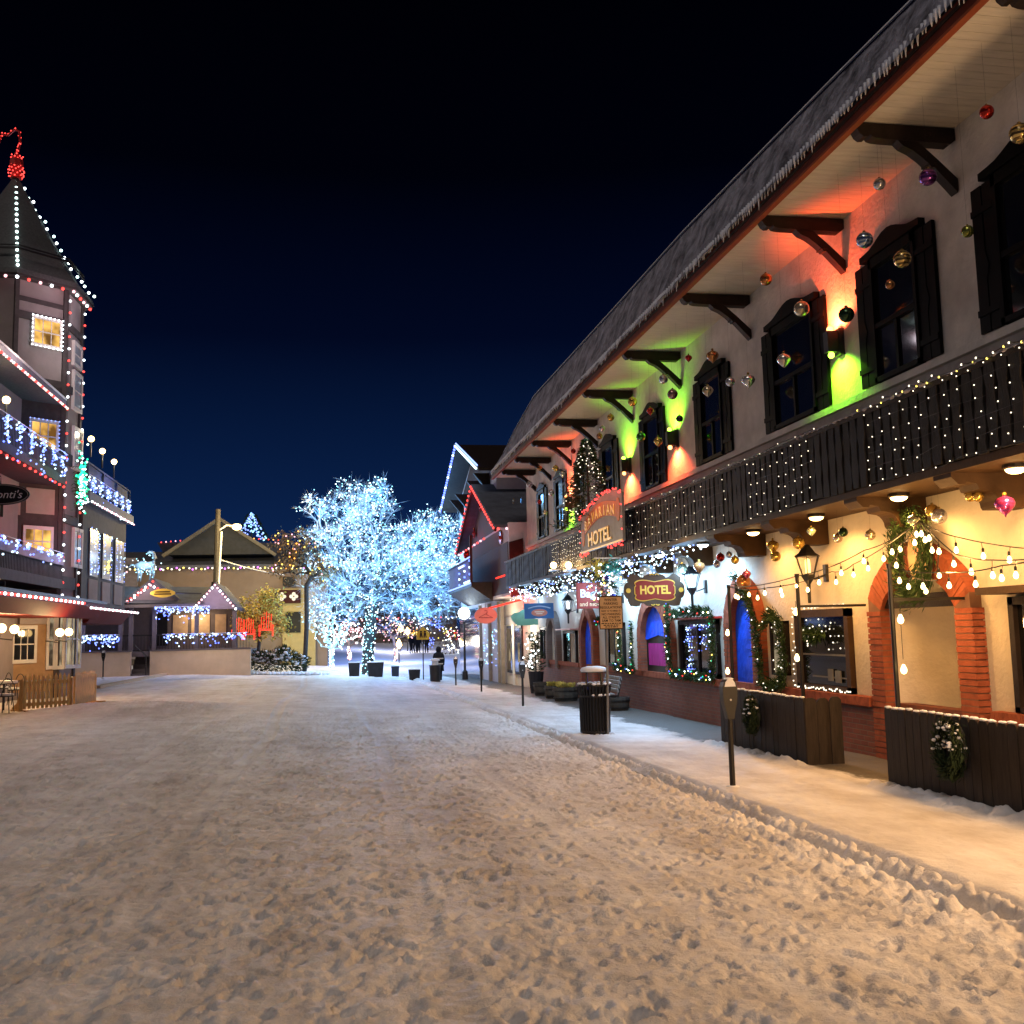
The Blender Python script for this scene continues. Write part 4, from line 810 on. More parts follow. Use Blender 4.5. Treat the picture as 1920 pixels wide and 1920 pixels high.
P = along([(6.27,Y1,4.66),(6.27,24.4,4.80),(6.27,23.2,5.0),(6.27,Y0,4.84)], .07, 0, .05)+along([(6.27,Y0,4.8),(6.27,Y0-.05,3.7)], .28)+along([(6.27,Y1,4.6),(6.27,Y1+.05,3.7)], .26)+along([(6.27,Y0,3.66),(6.27,22.9,3.66)], .08, 0, .04)+along([(6.27,24.8,3.66),(6.27,Y1,3.66)], .08, 0, .05)
bulbs(t, P, [M['ered']], .020)
for y in (22.2, 23.7, 25.2): lamp('sign_fill', (5.9, y, 5.0), 2.0, (1,.10,.05), .05); lamp('sign_fill', (5.2, y, 3.6), 5, (1,.72,.42), .05)  # warm ones are unseen fill lamps added to brighten the sign face
t = thing('shop_sign', 'square red sign reading bags and more beside the tinsel swag', 'sign', (6.8, 27, 2.35)); m = MB(); m.box(6.49,27,2.36,7.3,27.05,3.02); m.build('board', M['signred'], t); m = MB(); m.box(6.47,26.99,2.34,7.32,27.06,2.37); m.box(6.47,26.99,3.01,7.32,27.06,3.04); m.box(6.47,26.99,2.37,6.50,27.06,3.01); m.build('frame', M['hotelred'], t)
text("Bag's", .30, (6.86,26.995,2.74), M['white'], t, bold=.008); text('and more', .16, (6.86,26.995,2.46), mat('peach', (.8,.45,.25), .5, var=.03), t, bold=.004); m = MB(); m.tube([(6.6,27.02,3.02),(6.6,27.02,3.4)], .01, 5); m.tube([(7.2,27.02,3.02),(7.2,27.02,3.4)], .01, 5); m.build('hanger', M['iron'], t)
sx, sy = 4.97, 18.6; t = thing('parking_sign', 'tan winter parking sign on a thin post beside the litter bin', 'sign', (sx, sy, gz(sx,sy)+.1))
m = MB(); m.tube([(sx,sy,gz(sx,sy)+.08),(sx+.06,sy,2.4)], .024, 8); m.build('post', mat('galvanised', (.25,.24,.22), .45, .5, var=.15), t)
m = MB(); m.box(4.88,sy-.035,1.79,5.31,sy-.025,2.39); m.build('panel', M['tansign'], t); m = MB()
for q in ((4.87,1.78,5.32,1.80),(4.87,2.38,5.32,2.40),(4.87,1.80,4.885,2.38),(5.305,1.80,5.32,2.38)): m.box(q[0],sy-.042,q[1],q[2],sy-.024,q[3])
m.build('border', M['ink'], t)
for s, z, sz in (('WINTER',2.325,.066),('PARKING',2.255,.066),('REGULATIONS',2.185,.062),('NOV 15 TO MAR 15',2.12,.042),('NO PARKING',2.06,.060),('ALL STREETS',2.0,.058),('3AM TO 7AM',1.94,.062)): text(s, sz, (5.095,sy-.040,z), M['ink'], t, ext=.001, bold=.001)
m = MB()
for z, w in ((1.89,.19),(1.858,.15),(1.826,.12)):
    u = 5.095-w
    while u < 5.095+w: e = min(u+rnd.uniform(.02,.055), 5.095+w); m.box(u,sy-.039,z-.009,e,sy-.036,z+.009); u = e+.014
m.build('small_print', M['ink'], t)
t = thing('shop_sign', 'blue rectangular sign with a pale oval hanging by the cool white lantern', 'sign', (6.5, 33, 2.2)); m = MB(); m.box(6.15,33,2.17,7.12,33.05,2.67); m.build('board', M['bluesign'], t); m = MB(); m.prism(blob(6.64,2.36,.27,.12,20,lambda a:1), 'y', 32.985, 33.0); m.build('oval', M['salmon'], t)
m = MB(); m.tube([(6.27+.74*i/12,32.99,2.50+.07*math.sin(math.pi*i/12)) for i in range(13)], .022, 5); m.build('arched_stripe', mat('pale_blue', (.35,.55,.8), .5, var=.03), t); m = MB(); m.box(6.48,32.98,2.37,6.80,32.986,2.41); m.box(6.53,32.98,2.31,6.74,32.986,2.345); m.build('plate', M['white'], t); m = MB(); m.tube([(6.64,33.02,2.67),(6.64,33.02,3.4)], .012, 5); m.build('hanger', M['iron'], t)
g0 = onY((983,1160), 37.5); t = thing('shop_sign', 'mint green sign shaped like a boot, behind the blue sign', 'sign', (g0.x,37.5,g0.z-.3)); m = MB(); gx, gz_ = g0.x, g0.z
m.prism([(gx-.50,gz_+.10),(gx-.38,gz_+.22),(gx-.20,gz_+.24),(gx-.05,gz_+.34),(gx+.12,gz_+.36),(gx+.14,gz_-.0),(gx+.52,gz_-.02),(gx+.52,gz_-.24),(gx-.26,gz_-.25),(gx-.36,gz_-.14),(gx-.46,gz_-.05)], 'y', 37.5, 37.55); m.build('board', M['mint'], t); m = MB(); m.tube([(gx,37.52,gz_+.3),(gx,37.52,3.3)], .012, 5); m.build('hanger', M['iron'], t)
g0 = onY((911,1154), 42.5); t = thing('shop_sign', 'salmon oval sign drawn with a coat hanger by the storefront', 'sign', (g0.x,42.5,g0.z-.4)); gx, gz_ = g0.x, g0.z; m = MB(); m.prism(blob(gx,gz_,.48,.335,28,lambda a:1), 'y', 42.5, 42.56); m.build('board', M['salmon'], t)
m = MB(); m.tube([(gx-.30,42.49,gz_-.08),(gx-.02,42.49,gz_+.06),(gx+.30,42.49,gz_-.10),(gx-.30,42.49,gz_-.085)], .014, 5); m.tube([(gx,42.49,gz_+.06),(gx+.05,42.49,gz_+.12),(gx+.06,42.49,gz_+.18),(gx,42.49,gz_+.215),(gx-.06,42.49,gz_+.19)], .014, 5); m.build('hanger_drawing', mat('hanger_line', (.25,.09,.09), .6), t); m = MB(); m.tube([(gx,42.53,gz_+.3),(gx,42.53,gz_+.62),(7.6,42.53,gz_+.62)], .015, 5); m.build('bracket', M['iron'], t)
# tinsel swag
sw = onY((1132,1092), 23.0); t = thing('tinsel_swag', 'hanging swag of greens with yellow and teal ribbons and baubles', 'garland', sw); m = MB()
for _ in range(900): z = rnd.uniform(-.5,.5); m.blade(sw+Vector((rnd.gauss(0,.16),rnd.gauss(0,.10),z)), (rnd.uniform(-1,1),rnd.uniform(-1,.3),rnd.uniform(-1,.6)), .13, .016)
m.build('greens', M['garl'], t)
for dx, c in ((-.2, (.45,.36,.03)), (.2, (.04,.36,.33))):
    m = MB()
    for _ in range(70): m.blade(sw+Vector((dx+rnd.gauss(0,.07),-.12+rnd.uniform(-.05,.05),.30+rnd.gauss(0,.14))), (rnd.uniform(-1,1),-.3,rnd.uniform(-1,1)), .16, .04)
    m.build('ribbon', mat('ribbon%d' % (dx > 0), c, .4, var=.2), t)
bulbs(t, [sw+Vector((rnd.gauss(0,.18),-.18,rnd.uniform(-.5,.4))) for _ in range(44)], [M['ecool'],M['emint'],M['eyel'],M['epink'],M['ewhite']], .022)
m = MB()
for q in ((.16,-.32),(-.05,-.42),(.02,.1)): m.sph(sw+Vector((q[0],-.2,q[1])), .06, 10, 6)
m.build('bauble', shiny('orn_navy', (.05,.05,.3)), t, smooth=True); m = MB(); m.tube([sw+Vector((0,0,.45)),(sw.x,23,3.42)], .01, 5); m.bar((sw.x-.2,23,3.42),(6.62,23,3.42),.03); m.build('hanger', M['white'], t)
# fir tree on the balcony
ft = Vector((6.55, 25.7, 4.4)); t = thing('fir_tree', 'snowy lit fir tree standing on the balcony behind the hotel sign', 'tree', ft); m = MB(); P = []
m2 = MB(); m2.tube([ft, ft+Vector((0,0,2.3))], [.05,.015], 6); m2.build('trunk', M['bark'], t)
for i in range(5200):
    h = rnd.random()**1.15; r = (1-h)*.95+.05; a = rnd.uniform(0, 6.28); rr = r*math.sqrt(rnd.uniform(.15,1))*(1+.18*math.sin(h*38)); p = ft+Vector((rr*math.cos(a)*.8, rr*math.sin(a)*1.25, .05+h*2.25))
    m.blade(p, (math.cos(a)*.8+rnd.gauss(0,.3), math.sin(a)*.8+rnd.gauss(0,.3), rnd.uniform(-.4,.2)), .15, .020)
    if i % 44 == 0: P.append(ft+Vector((r*1.02*math.cos(a)*.8-.03, r*1.27*math.sin(a), .05+h*2.25)))
m.build('boughs', M['pine'], t); bulbs(t, P, [M['ewmini']], .014)
# ---------------------------------------------------------------- street furniture on the right
def meter_build(p, label):
    t = thing('parking_meter', label, 'parking meter', p, 'parking meters along the kerbs'); x, y, z = p; z += .08
    m = MB(); m.lathe((x,y,z), [(.07,0),(.068,.035),(.033,.05),(.032,.80),(.038,.81)], 10); m.build('pole', M['iron'], t)
    m = MB(); pr = [(-.035,.80),(.035,.80),(.05,.88),(.082,1.0),(.088,1.10),(.086,1.17),(.07,1.22),(.04,1.25),(0,1.262),(-.04,1.25),(-.07,1.22),(-.086,1.17),(-.088,1.10),(-.082,1.0),(-.05,.88)]
    m.prism([(x+a,z+b) for a,b in pr], 'y', y-.055, y+.055); m.build('head', M['iron'], t)
    m = MB(); m.prism([(x+a*.78,z+b) for a,b in pr if b > 1.12]+[], 'y', y-.064, y-.054); m.build('dial_snow', M['wsnow'], t)
    m = MB(); m.sph((x,y,z+1.255), .07, 8, 4, sz=.25); m.sph((x,y,z+.02), .10, 8, 4, sz=.4); m.build('snow_cap', M['wsnow'], t, smooth=True)
    m = MB(); m.lathe((x,y-.06,z+1.02), [(.012,-.006),(.012,.0)], 8, ax='y'); m.build('coin_slot', M['galv'] if 'galv' in M else M['flash'], t); return t
p1 = onG((1375,1495)); mt = meter_build(p1, 'nearest parking meter in front of the dark board fence')
for q, l in (((981,1333),'parking meter in front of the half barrel planters, left of the litter bin'), ((903,1304),'parking meter in front of the salmon oval sign'), ((855,1291),'farthest parking meter on the right, close to the walking person'),
             ((193,1275),'parking meter right of the picket barrier on the left pavement'), ((339,1258),'parking meter against the middle of the tan retaining wall'), ((18,1300),'snow capped parking meter behind the picket barrier at the left edge')):
    dup(mt, onG(q), l)
# litter bin
bx, by = 4.80, 18.85; bz = gz(bx,by)+.11; t = thing('litter_bin', 'black slatted litter bin with a snow covered hood, near the tan sign', 'litter bin', (bx,by,bz))
m = MB(); m.lathe((bx,by,bz), [(.24,.0),(.255,.06),(.26,.8),(.23,.8),(.2,.2)], 20); m.build('liner', M['blk'], t)
m = MB()
for k in range(30): a = 2*math.pi*k/30; c, s = math.cos(a), math.sin(a); m.tube([(bx+.265*c,by+.265*s,bz+.04),(bx+.272*c,by+.272*s,bz+.72),(bx+.31*c,by+.31*s,bz+.90)], .018, 4)
m.build('slats', M['metalblk'], t)
m = MB()
for z, r in ((.05,.278),(.70,.285),(.90,.325)): m.lathe((bx,by,bz+z), [(r-.03,-.018),(r,-.018),(r,.018),(r-.03,.018),(r-.03,-.017)], 24)
m.build('rim', M['metalblk'], t)
m = MB()
for a in (.6,2.2,3.7,5.3): m.tube([(bx+.2*math.cos(a),by+.2*math.sin(a),bz+.85),(bx+.18*math.cos(a),by+.18*math.sin(a),bz+1.14)], .014, 5)
m.lathe((bx,by,bz+1.13), [(.24,0),(.24,.02),(.15,.06),(.02,.07)], 20); m.build('hood', M['metalblk'], t)
m = MB(); m.lathe((bx,by,bz+1.145), [(.24,0),(.255,.03),(.22,.075),(.12,.10),(.01,.105)], 20)
for k in range(46): a = rnd.uniform(0,6.28); m.sph((bx+.30*math.cos(a),by+.30*math.sin(a),bz+.925), rnd.uniform(.02,.038), 6, 4, sz=.7)
for k in range(10): a = rnd.uniform(4.2,5.7); m.sph((bx+.29*math.cos(a),by+.29*math.sin(a),bz+.725), rnd.uniform(.012,.025), 6, 4)
m.build('snow', M['wsnow'], t, smooth=True)
bank('snow_bank', [(4.6,18.55),(5.05,18.5),(5.15,18.9)], .05, .08)
# bench, barrels, topiary
bo = onG((1160,1330), .1); t = thing('bench', 'weathered slatted bench facing the street beyond the litter bin', 'bench', (6.9,26.0,bo.z)); Z = gz(6.9,26)+.1
m = MB()
for k in range(4): m.obox((7.02+.03*k, 25.9, Z+.5+.10*k), (.03,1.5,.085), ry=rad(-14))
m.build('backrest', M['bench'], t); m = MB()
for k in range(4): m.box(6.5+.11*k,25.15,Z+.40,6.6+.11*k,26.65,Z+.43)
m.build('seat', M['bench'], t)
for yy in (25.2, 26.6):
    m = MB(); m.bar((6.53,yy,Z),(6.53,yy,Z+.40),.05); m.bar((6.95,yy,Z),(7.12,yy,Z+.85),.05); m.bar((6.5,yy,Z+.37),(7.0,yy,Z+.37),.04); m.build('leg', M['iron'], t)
m = MB(); m.box(6.5,25.2,Z+.431,6.7,26.6,Z+.455); m.build('seat_snow', M['wsnow'], t)
def barrel(x, y, r, h, label, plant=True):
    z = gz(x,y)+.1; t = thing('barrel_planter', label, 'planter', (x,y,z), 'half barrel planters by the hotel wall')
    m = MB(); m.lathe((x,y,z), [(r*.8,0),(r*.95,h*.5),(r,h),(r*.9,h),(r*.88,h*.8)], 16); m.build('staves', M['barrel'], t)
    m = MB()
    for u in (.25,.75): m.lathe((x,y,z+h*u), [(r*.9+.05*u,-.02),(r*.92+.05*u,.02),(r*.8,.02),(r*.8,-.02)], 16)
    m.build('hoop', M['iron'], t)
    if plant:
        m = MB()
        for _ in range(420): a = rnd.uniform(0,6.28); q = r*.6*math.sqrt(rnd.random()); m.blade((x+q*math.cos(a),y+q*math.sin(a),z+h-.02+rnd.uniform(0,.1)), (math.cos(a),math.sin(a),rnd.uniform(.2,1.4)), .10, .02)
        m.build('plant', M['dryleaf'], t)
    return t
barrel(7.0,25.0,.26,.34,'low dark barrel tub just right of the bench', False)
barrel(6.75,29.9,.40,.42,'half barrel planter nearest the litter bin, with pale dry stems'); barrel(6.8,31.6,.36,.40,'middle half barrel planter with a small yellow tuft'); barrel(6.9,33.6,.42,.44,'empty looking half barrel planter behind the second meter', False)
tp = Vector((6.95,35.4,gz(7,35.4)+.1)); t = thing('potted_tree', 'tall black pot with a slim tree strung with white lights', 'potted plant', tp); m = MB(); m.lathe(tp, [(.2,0),(.28,.75),(.25,.75),(.2,.6)], 12); m.build('pot', M['pan'], t); m = MB()
for _ in range(900): h = rnd.random(); r = .22+.14*math.sin(h*7); a = rnd.uniform(0,6.28); m.blade(tp+Vector((r*math.cos(a)*rnd.random(),r*math.sin(a)*rnd.random(),.75+1.35*h)), (math.cos(a),math.sin(a),.3), .14, .03)
m.build('foliage', M['pine'], t); bulbs(t, [tp+Vector((-.2+rnd.gauss(0,.14),-.25,rnd.uniform(.8,2.1))) for _ in range(30)], [M['ewhite']], .028)
m = MB(); m.tube([tp+Vector((0,0,.6)),tp+Vector((0,0,1.8))], .03, 5); m.build('stem', M['bark'], t)
# ---------------------------------------------------------------- gabled shop and tall shop beyond the hotel
GX = 6.9; G = thing('gabled_shop', 'shop with a red lit gable, blue edged balcony and cream door', 'building', (8,46,-.6))
b = MB(); b.box(GX,40.05,3.2,15,52.5,6.1); b.build('upper_wall', M['lilac'], G)
b = MB(); b.box(XW-.05,40,-1.2,15,52.5,3.2); b.build('ground_wall', M['stuccolow'], G)
b = MB(); b.prism([(40.6,6.0),(53,6.0),(46.9,8.35)], 'x', GX+.05, GX+.15); b.build('gable_face', M['redwall'], G)
ap, ex = (46.9,8.62), .3
b = MB()
for yf, s in ((40.25,-1),(53.4,1)): b.add([(GX-.55,46.9,8.62),(15,46.9,8.62),(15,yf,6.02),(GX-.55,yf,6.02),(GX-.55,46.9,8.5),(15,46.9,8.5),(15,yf,5.9),(GX-.55,yf,5.9)], [(0,1,2,3),(4,7,6,5),(0,3,7,4),(3,2,6,7)])
b.build('roof', M['roofg'], G)
b = MB()
for yf in (40.3,53.4): b.bar((GX-.5,46.9,8.46),(GX-.5,yf,5.86),.10,.22)
b.build('bargeboard', M['redwall'], G)
b = MB(); b.box(GX-.03,40.2,3.3,GX+.02,52.4,5.35); b.build('front_panel', M['redwall'], G)
b = MB(); b.box(GX-.02,42.2,5.36,GX+.05,52.0,6.0); b.build('loggia_boards', mat('weathered_grey', (.075,.06,.065), .8, var=.2, stretch=(1,6,.4)), G)
b = MB(); b.box(GX-.95,44.5,3.75,GX,53.2,3.95); b.prism([(GX-.95,3.75),(GX,3.75),(GX,3.1)], 'y', 44.5, 53.2); b.build('balcony_floor', M['dark'], G)
b = MB(); y = 44.6
while y < 53.1: b.box(GX-.95,y,3.98,GX-.92,y+.26,4.95); y += .33
b.build('balcony_panel', mat('panel_violet', (.17,.15,.22), .7, var=.2), G)
b = MB(); b.box(GX-1.0,44.5,4.95,GX-.88,53.2,5.02); b.box(GX-1.0,44.4,3.95,GX-.9,44.55,6.0); b.build('balcony_rail', M['redwall'], G)
b = MB(); b.prism([(GX-.01,4.3),(GX-.01,5.3),(7.45,5.45),(7.5,4.2)], 'y', 39.98, 40.04); b.build('side_shutter', M['redwall'], G)
b = MB(); b.prism([(GX+.02,3.1),(GX+.02,3.95),(7.55,4.15),(7.55,3.25)], 'y', 39.9, 40.03); b.build('red_side_panel', M['redwall'], G)
for y0, y1 in ((41.0,42.6),(43.2,44.6),(46.0,48.2),(48.9,51.2)):
    w_ = MB().box(XW-.12,y0,.0,XW-.05,y1,2.0).build('shop_window', M['dark'], G); MB().box(XW-.13,y0+.1,.12,XW-.115,y1-.1,1.9).build('pane', M['glass'], w_); MB().box(XW-.14,y0+.35,.5,XW-.131,y0+.75,1.3).build('display_glow', M['eshop'], w_)
b = MB(); b.box(XW-.14,42.66,-.75,XW-.04,43.14,2.2); b.build('door', M['creamdoor'], G)
b = MB(); b.box(XW-.16,40.1,2.05,XW-.03,52.4,2.4); b.build('sign_fascia', mat('fascia_grey', (.22,.20,.19), .7), G)
parts('column', mat('taupe_post', (.28,.25,.21), .7), G, [(XW-.35,y-.09,-.9,XW-.17,y+.09,3.1) for y in (44.9,45.7,48.5,51.6)])
bulbs(G, [(XW-.20,rnd.uniform(46,51),rnd.uniform(.2,1.95)) for _ in range(70)], [M['eice2'],M['eice'],M['ecyan']], .035, name='window_bulb')
strand('red bulbs up both slopes of the shop gable', [(GX-.58,53.3,5.9),(GX-.58,46.9,8.5),(GX-.58,40.3,5.9)], [M['ered']], .05, .42, group='bulb strands on the far shops')
strand('red bulbs along the shop eave facing the camera', [(GX-.4,40.2,5.86),(8.9,40.2,5.86)], [M['ered'],M['epink']], .055, .36, group='bulb strands on the far shops')
strand('pink bulbs along the loggia under the gable', [(GX-.5,43.5,5.75),(GX-.5,52.6,5.75)], [M['ered'],M['epink']], .05, 1.0, group='bulb strands on the far shops')
strand('red rope light above the red side panel', [(GX-.3,41.6,3.95),(7.4,39.86,4.2)], [M['eredrope']], .035, .06, group='bulb strands on the far shops')
strand('red rope light over the storefront, under the side panel', [(GX-.4,43.5,2.75),(7.3,39.8,3.0)], [M['eredrope']], .04, .06, group='bulb strands on the far shops')
strand('blue rope light along the far balcony rail', [(GX-1.0,44.5,5.04),(GX-1.0,48.2,5.04)], [M['eice2']], .035, .08, group='bulb strands on the far shops')
strand('blue rope light along the far balcony floor', [(GX-1.0,44.5,3.9),(GX-1.0,53.2,3.9)], [M['eice2']], .035, .10, group='bulb strands on the far shops')
strand('blue bulbs dotted down the far balcony panels', [(GX-1.0,44.6,4.9),(GX-1.0,44.6,4.0),(GX-1.0,46.4,4.0),(GX-1.0,46.4,4.8),(GX-1.0,48.4,4.8),(GX-1.0,48.4,4.0)], [M['eblue'],M['eice']], .05, .3, group='bulb strands on the far shops')
for p, c, e in (((6.2,46.9,8.0),(1,.06,.04),9),((6.2,43,6.4),(1,.06,.04),6),((6.2,50,6.4),(1,.06,.04),6),((8.2,39.7,5.6),(1,.12,.1),10),((6.9,39.5,3.6),(1,.06,.03),16),((6.9,41,2.6),(1,.08,.05),10),((5.2,46,4.5),(.1,.12,1),7),((5.2,50,4.5),(.1,.12,1),6),((7.0,39.0,1.8),(1,.9,.7),16),((6.6,42.9,1.9),(1,.88,.6),30)): lamp('shop_light', p, e, c, .1)
T = thing('tall_shop', 'tall pale shop with a blue lit gable behind the red one', 'building', (10,54,-.6)); b = MB(); b.box(7.4,46,-1,15,60,9.4); b.prism([(46,9.4),(60,9.4),(53,11.3)], 'x', 7.4, 15); b.build('wall', M['lilac'], T)
b = MB(); b.prism([(46.3,9.0),(59.7,9.0),(53,11.15)], 'x', 7.34, 7.39); b.build('gable_boards', M['brown'], T)
b = MB()
for yf in (44.9,61.1): b.add([(GX-.5,53,11.62),(15,53,11.62),(15,yf,9.1),(GX-.5,yf,9.1),(GX-.5,53,11.45),(15,53,11.45),(15,yf,8.95),(GX-.5,yf,8.95)], [(0,1,2,3),(4,7,6,5),(0,3,7,4),(3,2,6,7)])
b.build('roof', M['dark'], T)
for y in (48,50.5,55.5,58): MB().prism([(GX-.3,9.3),(7.4,9.3),(7.4,8.3)], 'y', y-.15, y+.15).build('eave_bracket', M['dark'], T)
b = MB(); b.box(7.3,52,-1,7.4,60,3); b.build('shop_window', M['glass'], T)
strand('blue and white bulbs down the left slope of the tall gable', [(GX-.55,53,11.5),(GX-.55,61,9.0)], [M['eblue'],M['eblue'],M['eblue'],M['eice']], .07, .34, group='bulb strands on the far shops')
strand('white rope light down the right slope of the tall gable', [(GX-.55,53,11.55),(GX-.55,45.2,9.1)], [M['eice']], .05, .12, group='bulb strands on the far shops')
strand('blue rope light on the upper edge of the tall gable', [(GX-.5,53,11.68),(GX-.5,45.2,9.25)], [M['eice2']], .04, .12, group='bulb strands on the far shops')
lamp('shop_light', (6.0,49,10.2), 8, (.3,.4,1), .1)
# street lamp at the far right
sl = onY((870,1150), 52); t = thing('street_lamp', 'black street lamp with a glaring white globe by the far shops', 'street lamp', (sl.x,52,gz(sl.x,52))); m = MB(); m.lathe((sl.x,52,gz(sl.x,52)), [(.16,0),(.14,.5),(.06,.6),(.05,2.9),(.09,3.0)], 10); m.build('post', M['iron'], t)
m = MB(); m.sph(sl, .30, 12, 8); m.build('globe', M['ecool'], t); lamp('street_lamp_light', sl+Vector((-.7,-.7,-.5)), 10, (.85,.93,1), .2)
# person
pf = onG((823,1275)); pf = Vector((pf.x*.93, pf.y*.93, 0)); pf.z = gz(pf.x,pf.y)+.02
def skin_person(name, p, H_, label, yaw=0, arms=True):
    s = H_/1.75; me = bpy.data.meshes.new(name); J = [(0,0,.95),(0,0,1.15),(0,0,1.40),(0,.0,1.52),(0,-.01,1.62),(0,-.01,1.74),
      (.10,0,.90),(.11,.02,.50),(.11,-.02,.09),(.11,-.14,.04),(-.10,0,.90),(-.11,-.10,.50),(-.11,.06,.10),(-.11,-.06,.04),
      (.20,0,1.40),(.26,.02,1.12),(.24,-.10,.92),(.23,-.14,.84),(-.20,0,1.40),(-.26,.02,1.12),(-.20,-.14,.98),(-.14,-.2,.95)]
    E_ = [(0,1),(1,2),(2,3),(3,4),(4,5),(0,6),(6,7),(7,8),(8,9),(0,10),(10,11),(11,12),(12,13),(2,14),(14,15),(15,16),(16,17),(2,18),(18,19),(19,20),(20,21)]
    Rr = [.17,.175,.18,.07,.10,.085,.11,.075,.05,.045,.11,.075,.05,.045,.09,.07,.05,.04,.09,.07,.05,.04]
    me.from_pydata([(a*s,b*s,c*s) for a,b,c in J], E_, []); me.materials.append(M['coat']); o = bpy.data.objects.new(name, me); COL.objects.link(o); o.location = p; o.rotation_euler.z = yaw; ORG[name] = Vector(p)
    md = o.modifiers.new('skin','SKIN')
    for v, r in zip(me.skin_vertices[0].data, Rr): v.radius = (r*s, r*s)
    me.skin_vertices[0].data[0].use_root = True; md2 = o.modifiers.new('sub','SUBSURF'); md2.levels = md2.render_levels = 2
    return tag(o, label, 'person')
po = skin_person('person', pf, 1.72, 'person in a dark hooded coat walking away past a litter bin'); ORG[po.name] = Vector(pf)
m = MB(); x, y, z = pf
m.lathe((x,y,z), [(.27,.55),(.25,.8),(.235,1.0),(.24,1.25),(.22,1.42),(.10,1.52)], 14); m.build('coat', M['coat'], po, smooth=True); m = MB(); m.lathe((x,y,z), [(.09,1.48),(.14,1.56),(.135,1.68),(.09,1.77),(.01,1.79)], 12); m.build('hood', M['coat'], po, smooth=True)
m = MB()
for zz, r in ((1.18,.247),(.92,.247)): m.lathe((x,y,z+zz), [(r,-.03),(r+.006,-.03),(r+.006,.03),(r,.03)], 16)
m.build('stripe', M['refl'], po)
bq = onG((816,1276)); bq = Vector((bq.x*.90, bq.y*.90, 0)); t0 = t = thing('litter_bin', 'far litter bin standing in front of the walking person', 'litter bin', (bq.x,bq.y,gz(bq.x,bq.y))); m = MB(); m.lathe((bq.x,bq.y,gz(bq.x,bq.y)), [(.24,0),(.27,.85),(.31,.9),(.2,.9)], 14); m.build('body', M['metalblk'], t); m = MB(); m.lathe((bq.x,bq.y,gz(bq.x,bq.y)+.9), [(.16,0),(.16,.2),(.25,.22),(.2,.3),(.02,.33)], 14); m.build('hood', M['wsnow'], t)
# ---------------------------------------------------------------- the great lit tree
def grow(root, fork, blobs, n, seed, trunk_r, n_min=.16):
    r = np.random.default_rng(seed); pts = []; wt = np.array([b[3]*b[4]*b[5] for b in blobs])**.75; wt /= wt.sum()
    while len(pts) < n:
        b = blobs[r.choice(len(blobs), p=wt)]; v = r.normal(size=3); v /= np.linalg.norm(v); v *= r.random()**(1/2.2)
        pts.append([b[0]+v[0]*b[3], b[1]+v[1]*b[4], b[2]+v[2]*b[5]])
    pts = np.array(pts); fk = np.array(fork, float); pts = pts[np.argsort(np.linalg.norm(pts-fk, axis=1))]
    N_ = [np.array(root, float)]; par = [-1]
    for i in range(1, 7): t = i/6; N_.append(np.array(root)*(1-t)+fk*t+np.array([.06*math.sin(3*t+seed), .04*math.cos(5*t), 0])*math.sin(math.pi*t)); par.append(len(N_)-2)
    cost = [0.0]*len(N_)
    for p in pts:
        A = np.array(N_[5:]); d = np.linalg.norm(A-p, axis=1); c = d+.22*np.array(cost[5:])
        c += np.where(A[:,2] > p[2]+.6, 1.2, 0); j = int(np.argmin(c))+5; L = np.linalg.norm(p-N_[j]); k = max(1, int(L/.45)); prev = j; a = N_[j]
        mid = (a+p)/2+np.array([0,0,.10*L])+r.normal(size=3)*.09*L
        for s in range(1, k+1):
            t = s/k; q = a*(1-t)**2+2*mid*t*(1-t)+p*t*t+(r.normal(size=3)*.03 if s < k else 0); N_.append(q); par.append(prev); cost.append(cost[prev]+np.linalg.norm(q-N_[prev])); prev = len(N_)-1
    cnt = [0]*len(N_); kids = [0]*len(N_)
    for i in range(len(N_)-1, 0, -1):
        kids[par[i]] += 1; cnt[i] = max(cnt[i], 1); cnt[par[i]] += cnt[i]
    tot = cnt[0]; R = [max(.014, trunk_r*(c/tot)**.45) for c in cnt]; return N_, par, R, kids
def tree_mesh(N_, par, R, rmin=0, rmax=9):
    m = MB()
    for i in range(1, len(N_)):
        if rmin <= R[i] < rmax:
            ra = min(R[par[i]], R[i]*1.5); m.tube([N_[par[i]], N_[i]], [ra, R[i]], 7 if R[i] > .06 else 4, cap=False)
    return m
TB = onG((687,1262)); TB = Vector((1.93, 61, gz(1.93,61)))
t = thing('lit_tree', 'huge bare tree wrapped in white and cyan lights at the end of the street', 'tree', TB)
blobs = [(1.2,61,8.4,2.2,2.0,2.7),(2.3,61,9.6,1.6,1.5,1.7),(-.9,61,9.4,1.1,1,.6),(-.6,60.7,7.6,1.3,1.2,.7),(5.6,61,7.2,1.9,1.8,2.2),(7.0,61,7.9,1.0,1.2,1.0),(2.8,61,5.6,4.4,2.4,1.9),(5.4,60.8,4.8,2.6,2.2,2.0),(-.2,60.8,5.1,1.8,1.8,1.7),(1.0,60.5,3.5,2.7,1.8,1.1),(5.2,60.5,3.3,2.7,1.8,1.1),(3.9,61,6.9,1.3,1.3,1.6),(6.6,60.8,5.6,1.2,1.5,1.5),(-.9,60.6,3.4,1.0,1.2,1.3)]
N_, par, R, kids = grow(TB, (2.33,61,3.9), blobs, 1750, 3, .34)
tree_mesh(N_, par, R, .05).build('trunk', M['bark'], t, smooth=True); tm = tree_mesh(N_, par, R, 0, .05)
